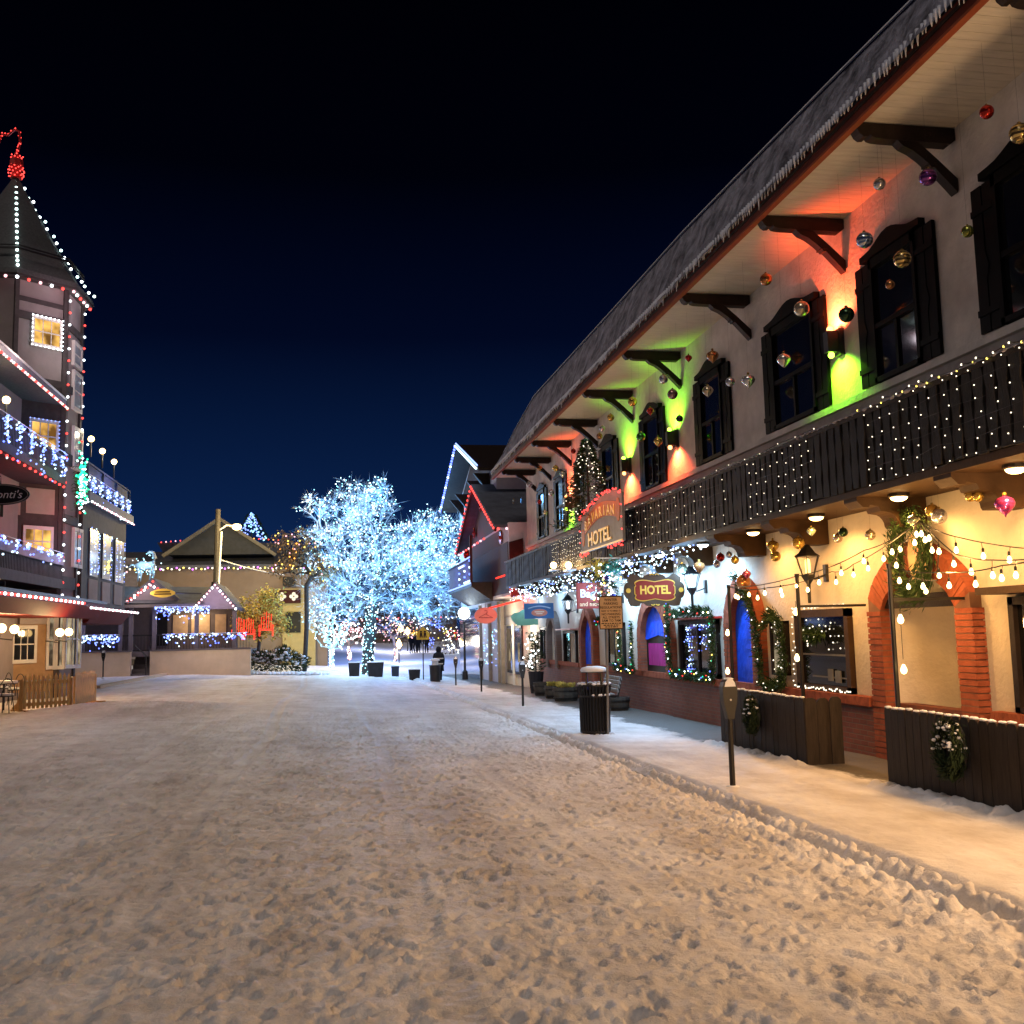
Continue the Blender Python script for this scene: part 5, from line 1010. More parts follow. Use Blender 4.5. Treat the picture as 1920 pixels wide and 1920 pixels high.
for _ in range(15000):
    i = rnd.randrange(8, len(N_))
    if R[i] < .07: a = np.array(N_[par[i]]); c = np.array(N_[i]); v = (c-a)/max(np.linalg.norm(c-a), 1e-6)+rng.normal(size=3)*.55; tm.blade(a+(c-a)*rnd.random(), tuple(v), rnd.uniform(.35,.85), .017)
tm.build('twigs', M['frost'], t, kind='stuff')
P = []
for i in range(1, len(N_)):
    a, c = np.array(N_[par[i]]), np.array(N_[i]); L = np.linalg.norm(c-a); hi = c[2] > 5.2
    if R[i] > .085:
        for k in range(int(L/.45*17*min(1, R[i]/.22))):
            th = rnd.uniform(0, 6.28); q = a+(c-a)*rnd.random(); P.append((q[0]+R[i]*1.05*math.cos(th), q[1]-abs(R[i]*1.05*math.sin(th)), q[2]))
    else:
        for k in range(1):
            q = a+(c-a)*rnd.random(); 
            if rnd.random() < .8: P.append(tuple(q+rng.normal(size=3)*.06))
        if kids[i] == 0 and hi:
            for k in range(5): P.append(tuple(c+rng.normal(size=3)*.16))
bulbs(t, P, [M['eice'],M['ecyan'],M['ecyan'],M['ewhite'],M['eice'],M['ecyan']], .037, cap=100)
for p in ((1.2,59.6,8.6),(2.6,60,9.9),(-.8,60,9.0),(-.6,59.6,6.6),(5.6,59.6,7.4),(6.0,58.6,7.0),(2.8,59,5.9),(5.2,58.8,4.8),(.2,58.8,4.6),(3.0,58.6,3.6),(5.0,58.8,3.2),(1.2,58.9,2.2),(3,62.5,6),(0,62.5,5.5),(5.5,62.5,6.2)):
    lamp('tree_light', p, 44, (.11,.45,1), .5)
lamp('tree_light', (1.2,56.0,3.6), 130, (.5,.75,1), .6)
# small lit trees beyond
def small_lit(label, base, blobs, n, seed, r, m, cols, br, col, e, step=1):
    t = thing('lit_tree', label, 'tree', base); N_, par, R, kids = grow(base, (base[0],base[1],base[2]+r*9), blobs, n, seed, r); tree_mesh(N_, par, R).build('trunk', m, t)
    P = [tuple(np.array(N_[i])+rng.normal(size=3)*.07) for i in range(7, len(N_)) if rnd.random() < step]+[(base[0]+r*math.cos(k),base[1]-r,base[2]+rnd.random()*r*9) for k in range(30)]
    bulbs(t, P, cols, br, cap=40); lamp('tree_light', (base[0],base[1]-1.2,base[2]+r*13), e, col, .4)
b0 = onY((622,1252), 66); small_lit('small weeping tree glowing turquoise left of the great trunk', (b0.x,66,b0.z), [(b0.x-.2,66,3.0,1.7,1.2,1.5),(b0.x+.1,66,1.6,1.2,1,.8)], 190, 8, .13, M['frost'], [M['ecyan'],M['emint'],M['eice']], .055, (.25,.85,1), 40)
b0 = onY((655,1238), 70); small_lit('low bare shrub with pale pink white lights left of the great trunk', (b0.x,70,b0.z), [(b0.x-.1,70,2.0,1.9,1.2,.9)], 130, 9, .10, M['hedge'], [M['epink'],M['ewhite']], .06, (.8,.75,.8), 40)
b0 = onY((742,1240), 74); small_lit('low bare shrub with warm white lights right of the great trunk', (b0.x,74,b0.z), [(b0.x,74,2.2,2.2,1.2,1.0)], 110, 10, .10, M['hedge'], [M['epink'],M['ewmini']], .05, (.8,.7,.6), 40, .6)
# ---------------------------------------------------------------- park beyond the tree
def park_h(X, Y): return np.interp(X, SLX, SLS)*-66-.05+np.clip((Y-66)/45, 0, 1)**1.1*1.7+.03*vnoise(X*.6, Y*.5, 41)
sheet('park_ground', np.arange(-14, 14.1, .5), np.arange(66, 125, .8), park_h, mat('park_snow', (.72,.75,.80), .7, var=.06, bump=.3, bscale=3))
for p, c, e in (((3.4,72,2.2),(.12,.30,1),200),((6,80,3),(.15,.35,1),260),((-2,72,2.0),(.1,.6,1),120),((-3.3,74,1.6),(.55,.15,1),90),((4.5,95,4),(.4,.5,1),300),((7.5,66,2.5),(.5,.7,1),70)): lamp('park_light', p, e, c, .4)
pk = 0
for (px, py, h, lab) in ((771,1228,1.7,'distant stroller standing alone on the blue snow'),(779,1233,1.75,'distant stroller nearest the crossing sign, walking'),(785,1226,1.6,'distant stroller between the crossing sign and another walker'),(800,1230,1.7,'distant stroller just left of the person in the hooded coat'),(596,1228,1.65,'distant stroller by the purple glow'),(604,1226,1.7,'distant stroller by the turquoise weeping tree')):
    p = onY((px,py), 92); zz = float(park_h(np.array([p.x]), np.array([92.0]))[0]); skin_person('person', Vector((p.x, 92, zz)), h, lab, yaw=rnd.uniform(0,6))
pcols = [M['ewhite'],M['eyel'],M['eblue'],M['emag'],M['eorange'],M['ecool'],M['ered']]
def glow_bush(px, py, Y, r, cols, label, n=30, br=.05, sz=.8):
    c = onY((px,py), Y); t = thing('lit_shrub', label, 'shrub', (c.x,Y,c.z-r)); m = MB()
    for _ in range(160): v = Vector((rnd.gauss(0,1),rnd.gauss(0,1),rnd.gauss(0,1))).normalized()*r*rnd.random()**.4; m.blade(c+Vector((v.x,v.y*.6,v.z*sz)), (v.x,v.y,v.z+.1), r*.35, r*.06)
    m.tube([(c.x,Y,c.z-r*1.5),(c.x,Y,c.z)], .04, 5); m.build('twigs', M['hedge'], t); P = []
    for _ in range(n): v = Vector((rnd.gauss(0,1),rnd.gauss(0,1),rnd.gauss(0,1))).normalized()*r*rnd.random()**.5; P.append(c+Vector((v.x,-abs(v.y)*.6,v.z*sz)))
    bulbs(t, P, cols, br, cap=20)
glow_bush(595,1202,78,1.0,[M['emag'],M['eblue']],'purple glowing shrub behind the snowy bush'); glow_bush(579,1212,74,.8,[M['eorange'],M['ered']],'orange red glowing shrub behind the snowy bush')
glow_bush(776,1188,96,1.0,[M['eyel'],M['eyel'],M['eorange']],'yellow glowing shrub left of the crossing sign'); glow_bush(818,1172,96,.9,[M['eblue']],'deep blue glowing shrub above the hooded person'); glow_bush(835,1185,98,1.3,[M['eyel'],M['ewhite']],'pale yellow glowing shrub right of the hooded person')
glow_bush(803,1205,97,.7,[M['eblue'],M['eice2']],'small blue glowing shrub right of the crossing sign post'); glow_bush(856,1190,99,1.0,[M['ered'],M['epink']],'red glowing shrub left of the street lamp'); glow_bush(850,1210,90,1.2,[M['ecool'],M['ewmini']],'white glowing shrub by the foot of the street lamp'); glow_bush(790,1170,110,1.6,[M['ewmini'],M['epink'],M['ecool']],'wide pale glowing shrub behind the crossing sign',45); glow_bush(730,1180,110,1.8,[M['epink'],M['ewmini']],'wide pink white glowing shrub right of the great trunk',45)
for px, py, Y, lab in ((748,1210,80,'park lamp with a tear shaped globe right of the great trunk'),(751,1180,95,'left of the two high park lamps'),(764,1186,95,'right of the two high park lamps')):
    c = onY((px,py), Y); g = float(park_h(np.array([c.x]), np.array([float(Y)]))[0]); t = thing('park_lamp', lab, 'street lamp', (c.x,Y,g), 'lamps in the park'); m = MB(); m.tube([(c.x,Y,g),(c.x,Y,c.z)], .05, 6); m.build('post', M['iron'], t); m = MB(); m.lathe((c.x,Y,c.z), [(.05,-.25),(.24,0),(.16,.25),(.02,.5)], 10); m.build('globe', M['ewarm'], t); lamp('park_lamp_light', c+Vector((0,-.6,0)), 40, (1,.9,.75), .2)
bk = thing('park_pavilion', 'distant dark pavilion strung with lights behind the park', 'building', (6,118,.5)); m = MB(); m.box(-6,118,.3,14,124,3.6); m.build('wall', M['tanwall'], bk); m = MB(); m.prism([(117.2,3.5),(125,3.5),(121,6.2)], 'x', -6.5, 14.5); m.build('roof', M['roofg'], bk)
strand('multicoloured bulbs along the distant pavilion eave', [(-6.5,117.1,3.5),(14.5,117.1,3.5)], [M['ewmini'],M['eblue'],M['ewmini'],M['ered']], .09, .6)
# crossing sign, planters
cs = onY((793,1188), 52); zz = gz(cs.x,52); t = thing('crossing_sign', 'yellow five sided school crossing sign on a post', 'sign', (cs.x,52,zz)); m = MB(); m.tube([(cs.x,52.03,zz),(cs.x,52.03,cs.z)], .03, 6); m.build('post', M['iron'], t)
m = MB(); m.prism([(cs.x-.33,cs.z-.30),(cs.x+.33,cs.z-.30),(cs.x+.33,cs.z+.03),(cs.x,cs.z+.36),(cs.x-.33,cs.z+.03)], 'y', 51.97, 52.0); m.build('plate', M['ylw'], t); m = MB()
for s in (-.10,.10): m.sph((cs.x+s,51.955,cs.z+.10), .05, 8, 5); m.prism([(cs.x+s-.07,cs.z-.2),(cs.x+s-.03,cs.z-.2),(cs.x+s,cs.z-.08),(cs.x+s+.04,cs.z-.2),(cs.x+s+.08,cs.z-.2),(cs.x+s+.05,cs.z+.04),(cs.x+s-.05,cs.z+.04)], 'y', 51.955, 51.97)
m.build('walkers', M['ink'], t)
def planter(px, py, w, h, Y, label):
    c = onY((px,py), Y); z = gz(c.x,Y); t = thing('planter', label, 'planter', (c.x,Y,z), 'square planters round the great tree'); m = MB(); m.prism([(c.x-w*.42,z),(c.x+w*.42,z),(c.x+w*.5,z+h),(c.x-w*.5,z+h)], 'y', Y-w*.4, Y+w*.4); m.build('tub', M['pan'], t); m = MB(); m.box(c.x-w*.5,Y-w*.41,z+h,c.x+w*.5,Y+w*.41,z+h+.05); m.build('snow', M['wsnow'], t)
planter(664,1262,.62,.72,57,'dark planter left of the great trunk'); planter(704,1262,.88,.78,57,'widest dark planter right against the great trunk'); planter(741,1258,.45,.6,60,'small dark planter behind the others, right of the great trunk'); planter(777,1265,.60,.55,55,'lone dark planter left of the crossing sign post')
# ---------------------------------------------------------------- left: turreted building
TC = Vector((-11.0, 37.0)); TR = 2.27
dv = Vector((11.0, -37.0)).normalized(); lv = Vector((-dv.y, dv.x))
def corner(a, r=TR): return TC+(dv*math.cos(rad(a))+lv*math.sin(rad(a)))*r
CA, CB, CC, CD = corner(3), corner(48), corner(93), corner(138)
def facet(p, P, Q):
    d = ray(p); e = Q-P; den = d[0]*e.y-d[1]*e.x; t = (P.x*e.y-P.y*e.x)/den; u = ((d[0]*t-P.x)*e.x+(d[1]*t-P.y)*e.y)/e.length_squared; return u, EYE+d[2]*t
def fbox(m, P, Q, u0, u1, z0, z1, off=.05, dep=.06):
    e = (Q-P); nrm = Vector((e.y, -e.x)).normalized(); a, b = P+e*u0, P+e*u1
    if nrm.dot(dv) < 0 and (nrm.x < 0): nrm = -nrm
    o0, o1 = nrm*off, nrm*(off-dep)
    return m.add([(a.x+o1.x,a.y+o1.y,z0),(b.x+o1.x,b.y+o1.y,z0),(b.x+o0.x,b.y+o0.y,z0),(a.x+o0.x,a.y+o0.y,z0),(a.x+o1.x,a.y+o1.y,z1),(b.x+o1.x,b.y+o1.y,z1),(b.x+o0.x,b.y+o0.y,z1),(a.x+o0.x,a.y+o0.y,z1)], [(0,3,2,1),(4,5,6,7),(0,1,5,4),(1,2,6,5),(2,3,7,6),(3,0,4,7)])
ze = facet((133,545), CA, CB)[1]; zap = onY((30,335), 37).z
L = thing('turret_building', 'mauve timbered building with an octagonal turret and lit balconies', 'building', (-12,34,-.1))
b = MB(); b.prism([(corner(3+45*k).x, corner(3+45*k).y) for k in range(8)], 'z', -.3, ze+.4); b.build('turret_wall', M['lwall'], L)
b = MB(); rr = [(TR*1.18, ze+.02), (TR*1.16, ze+.2), (TR*.95, ze+(zap-ze)*.17), (TR*.53, ze+(zap-ze)*.54), (.10, zap)]
for k in range(8):
    a0, a1 = 3+45*k, 48+45*k
    for (r0,z0),(r1,z1) in zip(rr[:-1], rr[1:]):
        p, q, s, u = corner(a0,r0), corner(a1,r0), corner(a1,r1), corner(a0,r1); b.add([(p.x,p.y,z0),(q.x,q.y,z0),(s.x,s.y,z1),(u.x,u.y,z1)], [(0,1,2,3)])
b.build('turret_roof', M['towerroof'], L)
b = MB(); b.prism([(corner(3+45*k,TR*1.16).x, corner(3+45*k,TR*1.16).y) for k in range(8)], 'z', ze-.05, ze+.06)
for P_, Q_ in ((CA,CB),(CB,CC)):
    fbox(b, P_, Q_, -.03, .05, -.2, ze, .07, .1); fbox(b, P_, Q_, .93, 1.03, -.2, ze, .071, .1)
    for z0, z1 in ((ze-1.35,ze-1.1),(ze-3.5,ze-3.25),(ze-6.0,ze-5.6),(ze-8.0,ze-7.7),(ze-10.2,ze-9.8)): fbox(b, P_, Q_, .05, .93, z0, z1, .06, .09)
fbox(b, CA, CB, .05, .93, ze-.75, ze-.60, .055, .09)
b.build('timber_frame', M['ltimber'], L)
b = MB()
for k in range(-1,2): P_, Q_ = corner(3+45*k,TR*1.02), corner(48+45*k,TR*1.02); b.bar((P_.x,P_.y,ze+.98),(Q_.x,Q_.y,ze+.98),.05,.05); b.bar((P_.x,P_.y,ze+1.08),(Q_.x,Q_.y,ze+1.08),.05,.04)
b.build('snow_guard', M['iron'], L)
def lwin(P_, Q_, px0, px1, mm, label=None, mull=2, lights=None):
    u0, zt = facet(px0, P_, Q_); u1, zb = facet(px1, P_, Q_); zt, zb = max(zt,zb), min(zt,zb)
    f = MB(); w = .05; fbox(f,P_,Q_,u0-w,u1+w,zt,zt+.12,.10,.12); fbox(f,P_,Q_,u0-w,u1+w,zb-.12,zb,.10,.12); fbox(f,P_,Q_,u0-w,u0,zb,zt,.10,.12); fbox(f,P_,Q_,u1,u1+w,zb,zt,.10,.12)
    for i in range(mull): uu = u0+(u1-u0)*(i+1)/(mull+1); fbox(f,P_,Q_,uu-.008,uu+.008,zb,zt,.085,.02)
    fbox(f,P_,Q_,u0,u1,(zb+zt)/2-.02,(zb+zt)/2+.02,.084,.02); w_ = f.build('window', M['wframe'], L); g = MB(); fbox(g,P_,Q_,u0,u1,zb,zt,.07,.03); g.build('pane', mm, w_)
    if lights:
        e = Q_-P_; nn = Vector((e.y,-e.x)).normalized(); nn = nn if nn.x > 0 else -nn; c = [(P_+e*uu+nn*.13, z) for uu, z in ((u0-w,zt+.1),(u1+w,zt+.1),(u1+w,zb-.1),(u0-w,zb-.1),(u0-w,zt+.1))]
        bulbs(w_, along([(q.x,q.y,z) for q,z in c], .14), [lights], .022, cap=0, name='window_bulbs')
    return w_
ORG_SUB = None
lwin(CA,CB,(63,597),(109,652),M['window'],lights=M['ecool']); lwin(CA,CB,(58,790),(102,846),M['window'],lights=M['eice2']); lwin(CA,CB,(46,992),(92,1038),M['window'])
lwin(CA,CB,(25,1180),(61,1236),M['glass']); lwin(CA,CB,(4,1180),(8,1245),M['glass'],mull=0); lwin(CA,CB,(91,1152),(100,1248),M['eshop'],mull=0); lwin(CA,CB,(104,1150),(113,1248),M['eshop'],mull=0)
for a, c in (((121,1150),(128,1246)),((132,1150),(138,1246)),((141,1152),(145,1246))): lwin(CB,CC,a,c,M['eshop'],mull=0)
for y0, y1 in ((805,880),(995,1060),(645,690),(700,770)): lwin(CB,CC,(136,y0),(148,y1),mat('pale_pane', (.35,.38,.42), .2),mull=0)
b = MB(); u, z1 = facet((30,1150),CA,CB); fbox(b,CA,CB,.0,1,.2,2.35,.03,.06); b.build('ochre_panel', M['orangewall'], L)
b = MB(); fbox(b,CA,CB,.05,.93,3.1,ze-3.5,.045,.05); b.build('timber_cladding', M['ltimber'], L)
for pq in (((48,914),(100,966)),((58,735),(108,757)),((20,914),(36,966))): (u0,z0),(u1,z1) = facet(pq[0],CA,CB), facet(pq[1],CA,CB); fbox(MB(),CA,CB,u0,u1,min(z0,z1),max(z0,z1),.066,.03).build('plaster_panel', M['lpanel'], L)
b = MB(); fbox(b,CA,CB,.25,.80,2.36,3.0,.09,.1); b.build('cream_panel', M['lpanel'], L)
BX = -8.8
zr0, zr1 = onX((60,700), BX).z, 0
b = MB(); b.box(-20,20,-.3,-10.0,36.5,zr0+.3); b.build('main_wall', M['lwall'], L)
b = MB(); b.prism([(BX-.05,zr0-.05),(BX-.05,zr0+.12),(-14,zr0+4.2),(-14,zr0+3.9),(-10,zr0-.05)], 'y', 20, 35.75); b.build('main_roof', M['towerroof'], L)
b = MB(); b.box(BX-.08,20,zr0-.12,BX-.02,35.8,zr0+.10); b.build('eave_board', mat('eave_violet', (.22,.21,.28), .5, var=.1), L)
b = MB(); b.box(BX-.02,20,zr0+.10,BX+.0,35.8,zr0+.16); b.build('eave_snow', M['wsnow'], L)
def lbalc(pt, pb, nm):
    zt, zb = onX(pt,BX).z, onX(pb,BX).z; m = MB(); y = 22.0
    while y < 35.6: m.box(BX-.04,y,zb+.12,BX,y+.07,zt); y += .14
    m.build('balcony_boards', M['ltimber'], L); m = MB(); m.box(BX-.08,22,zt,BX+.05,35.7,zt+.09); m.box(-10,22,zb-.18,BX+.06,35.7,zb+.06); m.box(BX-.02,22,zb+.06,BX+.03,35.7,zb+.13); m.build('balcony_frame', M['ltimber'], L); return zt, zb
u1, u0_ = lbalc((60,823),(60,866),'upper'); l1, l0 = lbalc((60,1048),(60,1084),'lower')
b = MB(); b.box(BX-.03,22,l1+.02,BX+.08,35.7,l1+.32); b.build('flower_box', mat('violet_box', (.20,.15,.19), .6, var=.15), L)
b = MB(); b.prism([(CB.x+.75,2.95),(CB.x+.75,3.08),(-10,3.3),(-10,2.55),(CB.x+.45,2.56)], 'y', 27, 39.5); b.prism([(CB.x+.5,2.9),(CB.x+.5,3.0),(-10,3.0),(-10,2.42),(CB.x+.1,2.42)], 'y', 39.5, 45.8); b.build('red_canopy', M['awning'], L)
b = MB(); b.box(CB.x+.70,27,3.085,CB.x+.8,39.6,3.18); b.build('canopy_gutter', mat('gutter_grey', (.13,.15,.16), .5), L)
# wing beyond the turret
WX = -8.75; tz = onX((190,957),WX).z; wz0 = onX((180,1146),WX).z
b = MB(); b.box(-16,38.2,wz0,WX,45.9,tz); b.build('wing_wall', M['ltimber'], L)
b = MB(); b.box(-16,38,-.3,-11.5,45.9,wz0); b.build('wing_base', M['lwall'], L)
b = MB(); b.box(-16,38.0,tz,WX+.25,46.2,tz+.35); b.build('terrace_edge', mat('terrace_blue', (.10,.12,.17), .6), L)
parts('wing_window', mat('frosted_pane', (.10,.115,.14), .3), L, [(WX+.01,y0,onX((190,1085),WX).z,WX+.05,y1,onX((190,1000),WX).z) for y0, y1 in ((39.2,40.5),(41.3,42.7),(43.6,45.3))])
parts('wing_panel', M['lpanel'], L, [(WX+.01,y0,wz0+.35,WX+.04,y1,wz0+1.15) for y0, y1 in ((39.2,40.6),(41.4,42.8),(43.6,45.2))])
P = []
for yc_ in (39.25,40.4,41.4,42.6,43.7,45.2,39.8,44.4): P += [(WX+.10, yc_+rnd.uniform(-.12,.12), onX((190,1085),WX).z+rnd.random()*(onX((190,998),WX).z-onX((190,1085),WX).z)) for _ in range(22)]
bulbs(L, P, [M['eice'],M['eice2'],M['eice2']], .021, name='curtain_bulb')
zs = onX((187,1060),WX).z; bulbs(L, [(WX+.12,42.0+.28*math.cos(k*2.5)*rnd.random(),zs+.28*math.sin(k*2.5)*rnd.random()) for k in range(24)], [M['eyel']], .03, name='star_bulb', cap=0)
b = MB()
for y in (38.3,40.8,43.3,45.9): b.bar((WX+.1,y,tz+.3),(WX+.1,y,tz+1.4),.08)
b.bar((WX+.1,38.3,tz+1.4),(WX+.1,45.9,tz+1.4),.07); b.bar((WX+.1,38.3,tz+.55),(WX+.1,45.9,tz+.55),.05); b.box(WX+.05,38.3,tz+.56,WX+.08,45.9,tz+1.36); b.build('terrace_rail', mat('rail_navy', (.035,.045,.09), .6), L)
for px, py, lab in ((171,823,'round lamp on the terrace rail nearest the turret'),(192,846,'middle round lamp on the terrace rail'),(214,866,'round lamp at the far end of the terrace rail'),(12,750,'round lamp over the upper balcony at the left edge')):
    c = onX((px,py), WX+.1 if px > 100 else BX-.3); t = thing('globe_lamp', lab, 'lamp', (c.x,c.y,c.z-.6), 'round lamps on the turret building'); m = MB(); m.sph(c, .11, 10, 7); m.build('globe', M['ewarm'], t); m = MB(); m.tube([c, c-Vector((0,0,.65))], .03, 6); m.build('post', M['iron'], t); lamp('globe_light', c+Vector((.3,-.3,.1)), 9, (1,.85,.6), .1)
# strands on the turret building
LG = 'bulb strands on the turret building'
def c3(v, z): return (v.x, v.y, z)
RW = [M['ewhite'],M['ered']]; 
hA = [c3(corner(3,TR*1.17),ze+.28), c3(corner(3,TR*.97),ze+(zap-ze)*.17), c3(corner(3,TR*.55),ze+(zap-ze)*.54), (TC.x,TC.y,zap+.05)]
strand('mint white bulbs down the turret roof hip that faces the street', hA, [M['emint']], .052, .30, group=LG)
strand('mint white bulbs down the right hand turret roof hip', [c3(corner(84,TR*1.17),ze+.25), c3(corner(84,TR*.96),ze+(zap-ze)*.17), c3(corner(84,TR*.54),ze+(zap-ze)*.54), (TC.x,TC.y,zap+.08)], [M['emint'],M['ewhite']], .052, .26, 0, .05, group=LG)
strand('mint white bulbs down the left turret roof hip at the photo edge', [c3(corner(-42,TR*.6),ze+(zap-ze)*.42), (TC.x,TC.y,zap+.05)], [M['emint']], .065, .28, group=LG)
strand('red and white bulbs under the turret eave', [c3(corner(-20,TR*1.14),ze-.1), c3(corner(3,TR*1.14),ze-.1), c3(corner(48,TR*1.12),ze-.1), c3(corner(93,TR*1.12),ze-.1)], RW+[M['epink']], .055, .36, group=LG)
strand('red and white bulbs down the front corner of the turret', [c3(corner(49,TR*1.05),ze-.4), c3(corner(49,TR*1.05),3.3)], RW, .042, .42, group=LG)
strand('red and white bulbs down the right corner of the turret', [c3(corner(93,TR*1.05),ze-.3), c3(corner(93,TR*1.05),3.3)], RW, .042, .42, group=LG)
strand('warm white and red bulbs along the main eave', [(BX+.02,24,zr0-.16),(BX+.02,35.8,zr0-.16)], [M['ewmini'],M['ered'],M['epink']], .040, .22, group=LG)
strand('red bulbs under the upper balcony', [(BX+.05,24,u0_-.25),(BX+.05,35.5,u0_-.25)], [M['ered']], .042, .55, group=LG)
strand('white and pink bulbs along the red canopy', [(CB.x+.82,26,3.02),(CB.x+.82,36,3.02)], [M['ewhite'],M['ered']], .042, .27, group=LG)
strand('white and pink bulbs along the canopy under the wing', [(CB.x+.82,37,2.9),(CB.x+.82,45.5,2.9)], [M['ewhite'],M['epink']], .042, .36, group=LG)
strand('white bulbs along the terrace edge of the wing', [(WX+.28,38.3,tz-.02),(WX+.28,46.1,tz-.02)], [M['ewhite'],M['epink']], .04, .42, group=LG)
def icic(label, y0, y1, x, z, drop, n, cols, r=.024):
    t = thing('icicle_lights', label, 'string lights', (x,y0,z), 'blue icicle lights on the turret building'); k = int((y1-y0)/1.15); P = []
    for i in range(k):
        yy = y0+(i+.5)*(y1-y0)/k
        for _ in range(n//k): v = abs(rnd.gauss(0,.5)); P.append((x+rnd.uniform(0,.1), yy+rnd.gauss(0,.17), z-min(v,1.4)*drop+.1))
    m = MB(); m.tube([(x+.03,y0,z+.12),(x+.03,y1,z+.12)], .012, 4); m.build('wire', M['white'], t); bulbs(t, P, cols, r, cap=60)
icic('bunched blue and white icicle lights on the upper balcony rail', 25, 35.7, BX+.08, u1+.05, .85, 330, [M['eice2'],M['eice2'],M['eice'],M['eblue']], .030)
icic('blue and white lights bunched on the lower balcony boxes', 25, 35.4, BX+.12, l1+.28, .35, 120, [M['eice2'],M['eice'],M['eblue']], .030)
icic('blue and white icicle lights on the wing terrace', 38.3, 46, WX+.14, tz+.85, .75, 210, [M['eice2'],M['eblue'],M['eice']], .030)
gz1 = onX((137,905), -8.3); t = thing('lit_wreath', 'bright green lit ornament hanging on the turret corner', 'ornament', gz1); m = MB()
for _ in range(200): m.blade(gz1+Vector((rnd.uniform(0,.3),rnd.gauss(0,.3),rnd.gauss(0,.38))), (1,rnd.uniform(-1,1),rnd.uniform(-1,1)), .16, .03)
m.build('greens', M['garl'], t); bulbs(t, [gz1+Vector((.3,rnd.gauss(0,.36),rnd.gauss(0,.42))) for _ in range(170)], [M['egreen'],M['egreen'],M['emint']], .036, cap=60); lamp('wreath_light', gz1+Vector((.7,-.3,0)), 12, (.05,1,.5), .2)
rf = Vector((TC.x,TC.y,zap)); t = thing('roof_figure', 'red lit figure with a curled neck on the turret tip', 'figure', rf); m = MB(); m.lathe(rf, [(.20,0),(.16,.22),(.24,.45),(.22,.68),(.09,.85),(.07,.95)], 8); m.tube([rf+Vector((0,0,.9)),rf+Vector((.10,0,1.35)),rf+Vector((.06,0,1.75)),rf+Vector((-.1,0,1.82)),rf+Vector((-.3,0,1.6)),rf+Vector((-.5,0,1.62)),rf+Vector((-.6,0,1.3))], .045, 6); m.build('frame', M['red'], t)
P = [rf+Vector(((.21+.05*math.sin(k*.08))*math.cos(k*2.4),(.21+.05*math.sin(k*.08))*math.sin(k*2.4),.03+k*.0105)) for k in range(80)]+along([rf+Vector((0,0,.9)),rf+Vector((.10,0,1.35)),rf+Vector((.06,0,1.75)),rf+Vector((-.1,0,1.85)),rf+Vector((-.3,0,1.62)),rf+Vector((-.5,0,1.65)),rf+Vector((-.6,0,1.3))], .04, 0, .035); bulbs(t, P, [M['ered']], .026)
# signs and lanterns at the left
so = onY((0,927), 29.0); t = thing('shop_sign', 'black oval sign with pale italic lettering over the left balconies', 'sign', so); m = MB(); m.prism(blob(so.x,so.z,.74,.285,28,lambda a:1), 'y', 29.0, 29.06); m.build('board', M['blk'], t); m = MB(); m.tube([(so.x+.70*math.cos(k*.2244),28.995,so.z+.255*math.sin(k*.2244)) for k in range(29)], .012, 5); m.build('rim', M['lpanel'], t)
text("Visconti's", .30, (so.x,28.985,so.z-.01), M['white'], t, shear=.25); m = MB(); m.tube([(so.x,29.03,so.z+.28),(so.x,29.03,so.z+.5),(-10,29.03,so.z+.5)], .02, 5); m.tube([(so.x+.05,29.03,so.z-.28),(so.x+.05,29.03,so.z-.6)], .04, 5); m.build('bracket', M['iron'], t)
so = onY((8,1122), 30.5); t = thing('shop_sign', 'orange and green hanging sign at the left edge above the lanterns', 'sign', so); m = MB(); m.prism([(so.x-.5,so.z-.16),(so.x+.30,so.z-.16),(so.x+.37,so.z-.1),(so.x+.37,so.z+.18),(so.x-.5,so.z+.18)], 'y', 30.5, 30.55); m.build('board', M['orange'], t); m = MB(); m.prism(blob(so.x-.1,so.z+.06,.22,.22,18,lambda a:1), 'y', 30.47, 30.5); m.build('medallion', M['green'], t); m = MB(); m.tube([(so.x,30.52,so.z+.15),(so.x,30.52,so.z+.5)], .012, 5); m.build('hanger', M['iron'], t)
lamp('sign_fill', (so.x+.1,29.6,so.z+.5), 6, (1,.8,.5), .05)
for px, py, lab in ((3,1178,'left edge globe wall lantern on the ochre wall'),(27,1180,'globe wall lantern beside the small paned window'),(112,1186,'left globe lantern between the tall white windows'),(129,1185,'right globe lantern between the tall white windows')):
    c = onX((px,py), -8.9) if px < 100 else onX((px,py), -8.3); t = thing('globe_lantern', lab, 'lantern', (c.x,c.y,c.z-.3), 'globe lanterns on the turret building'); m = MB(); m.sph(c, .125, 10, 7); m.build('globe', M['ewarm'], t); m = MB(); m.tube([c-Vector((0,0,.12)),c-Vector((.05,0,.3)),c-Vector((.4,0,.25))], .018, 5); m.build('bracket', M['iron'], t); lamp('globe_light', c+Vector((.1,-.25,0)), 16, (1,.66,.3), .1)
for p, c, e in (((-7.9,32,6.0),(1,.05,.04),30),((-7.9,35.3,6.0),(1,.06,.05),10),((-8.3,35,8),(.25,.3,1),7),((-8.2,31,7.6),(.25,.3,1),7),((-8.0,42,8),(.25,.3,1),9),((-8.0,42,5),(.6,.75,1),4),((-8.3,34.5,ze-.6),(.9,.6,.7),14),((-7.9,36.2,ze-.8),(.95,.8,.9),8),((-8.2,30,10),(1,.75,.65),10),((-8.2,35.0,11.2),(.9,.8,.8),14),((-8.1,35,4.6),(.6,.6,1),10)): lamp('balcony_light', p, e, c, .2)
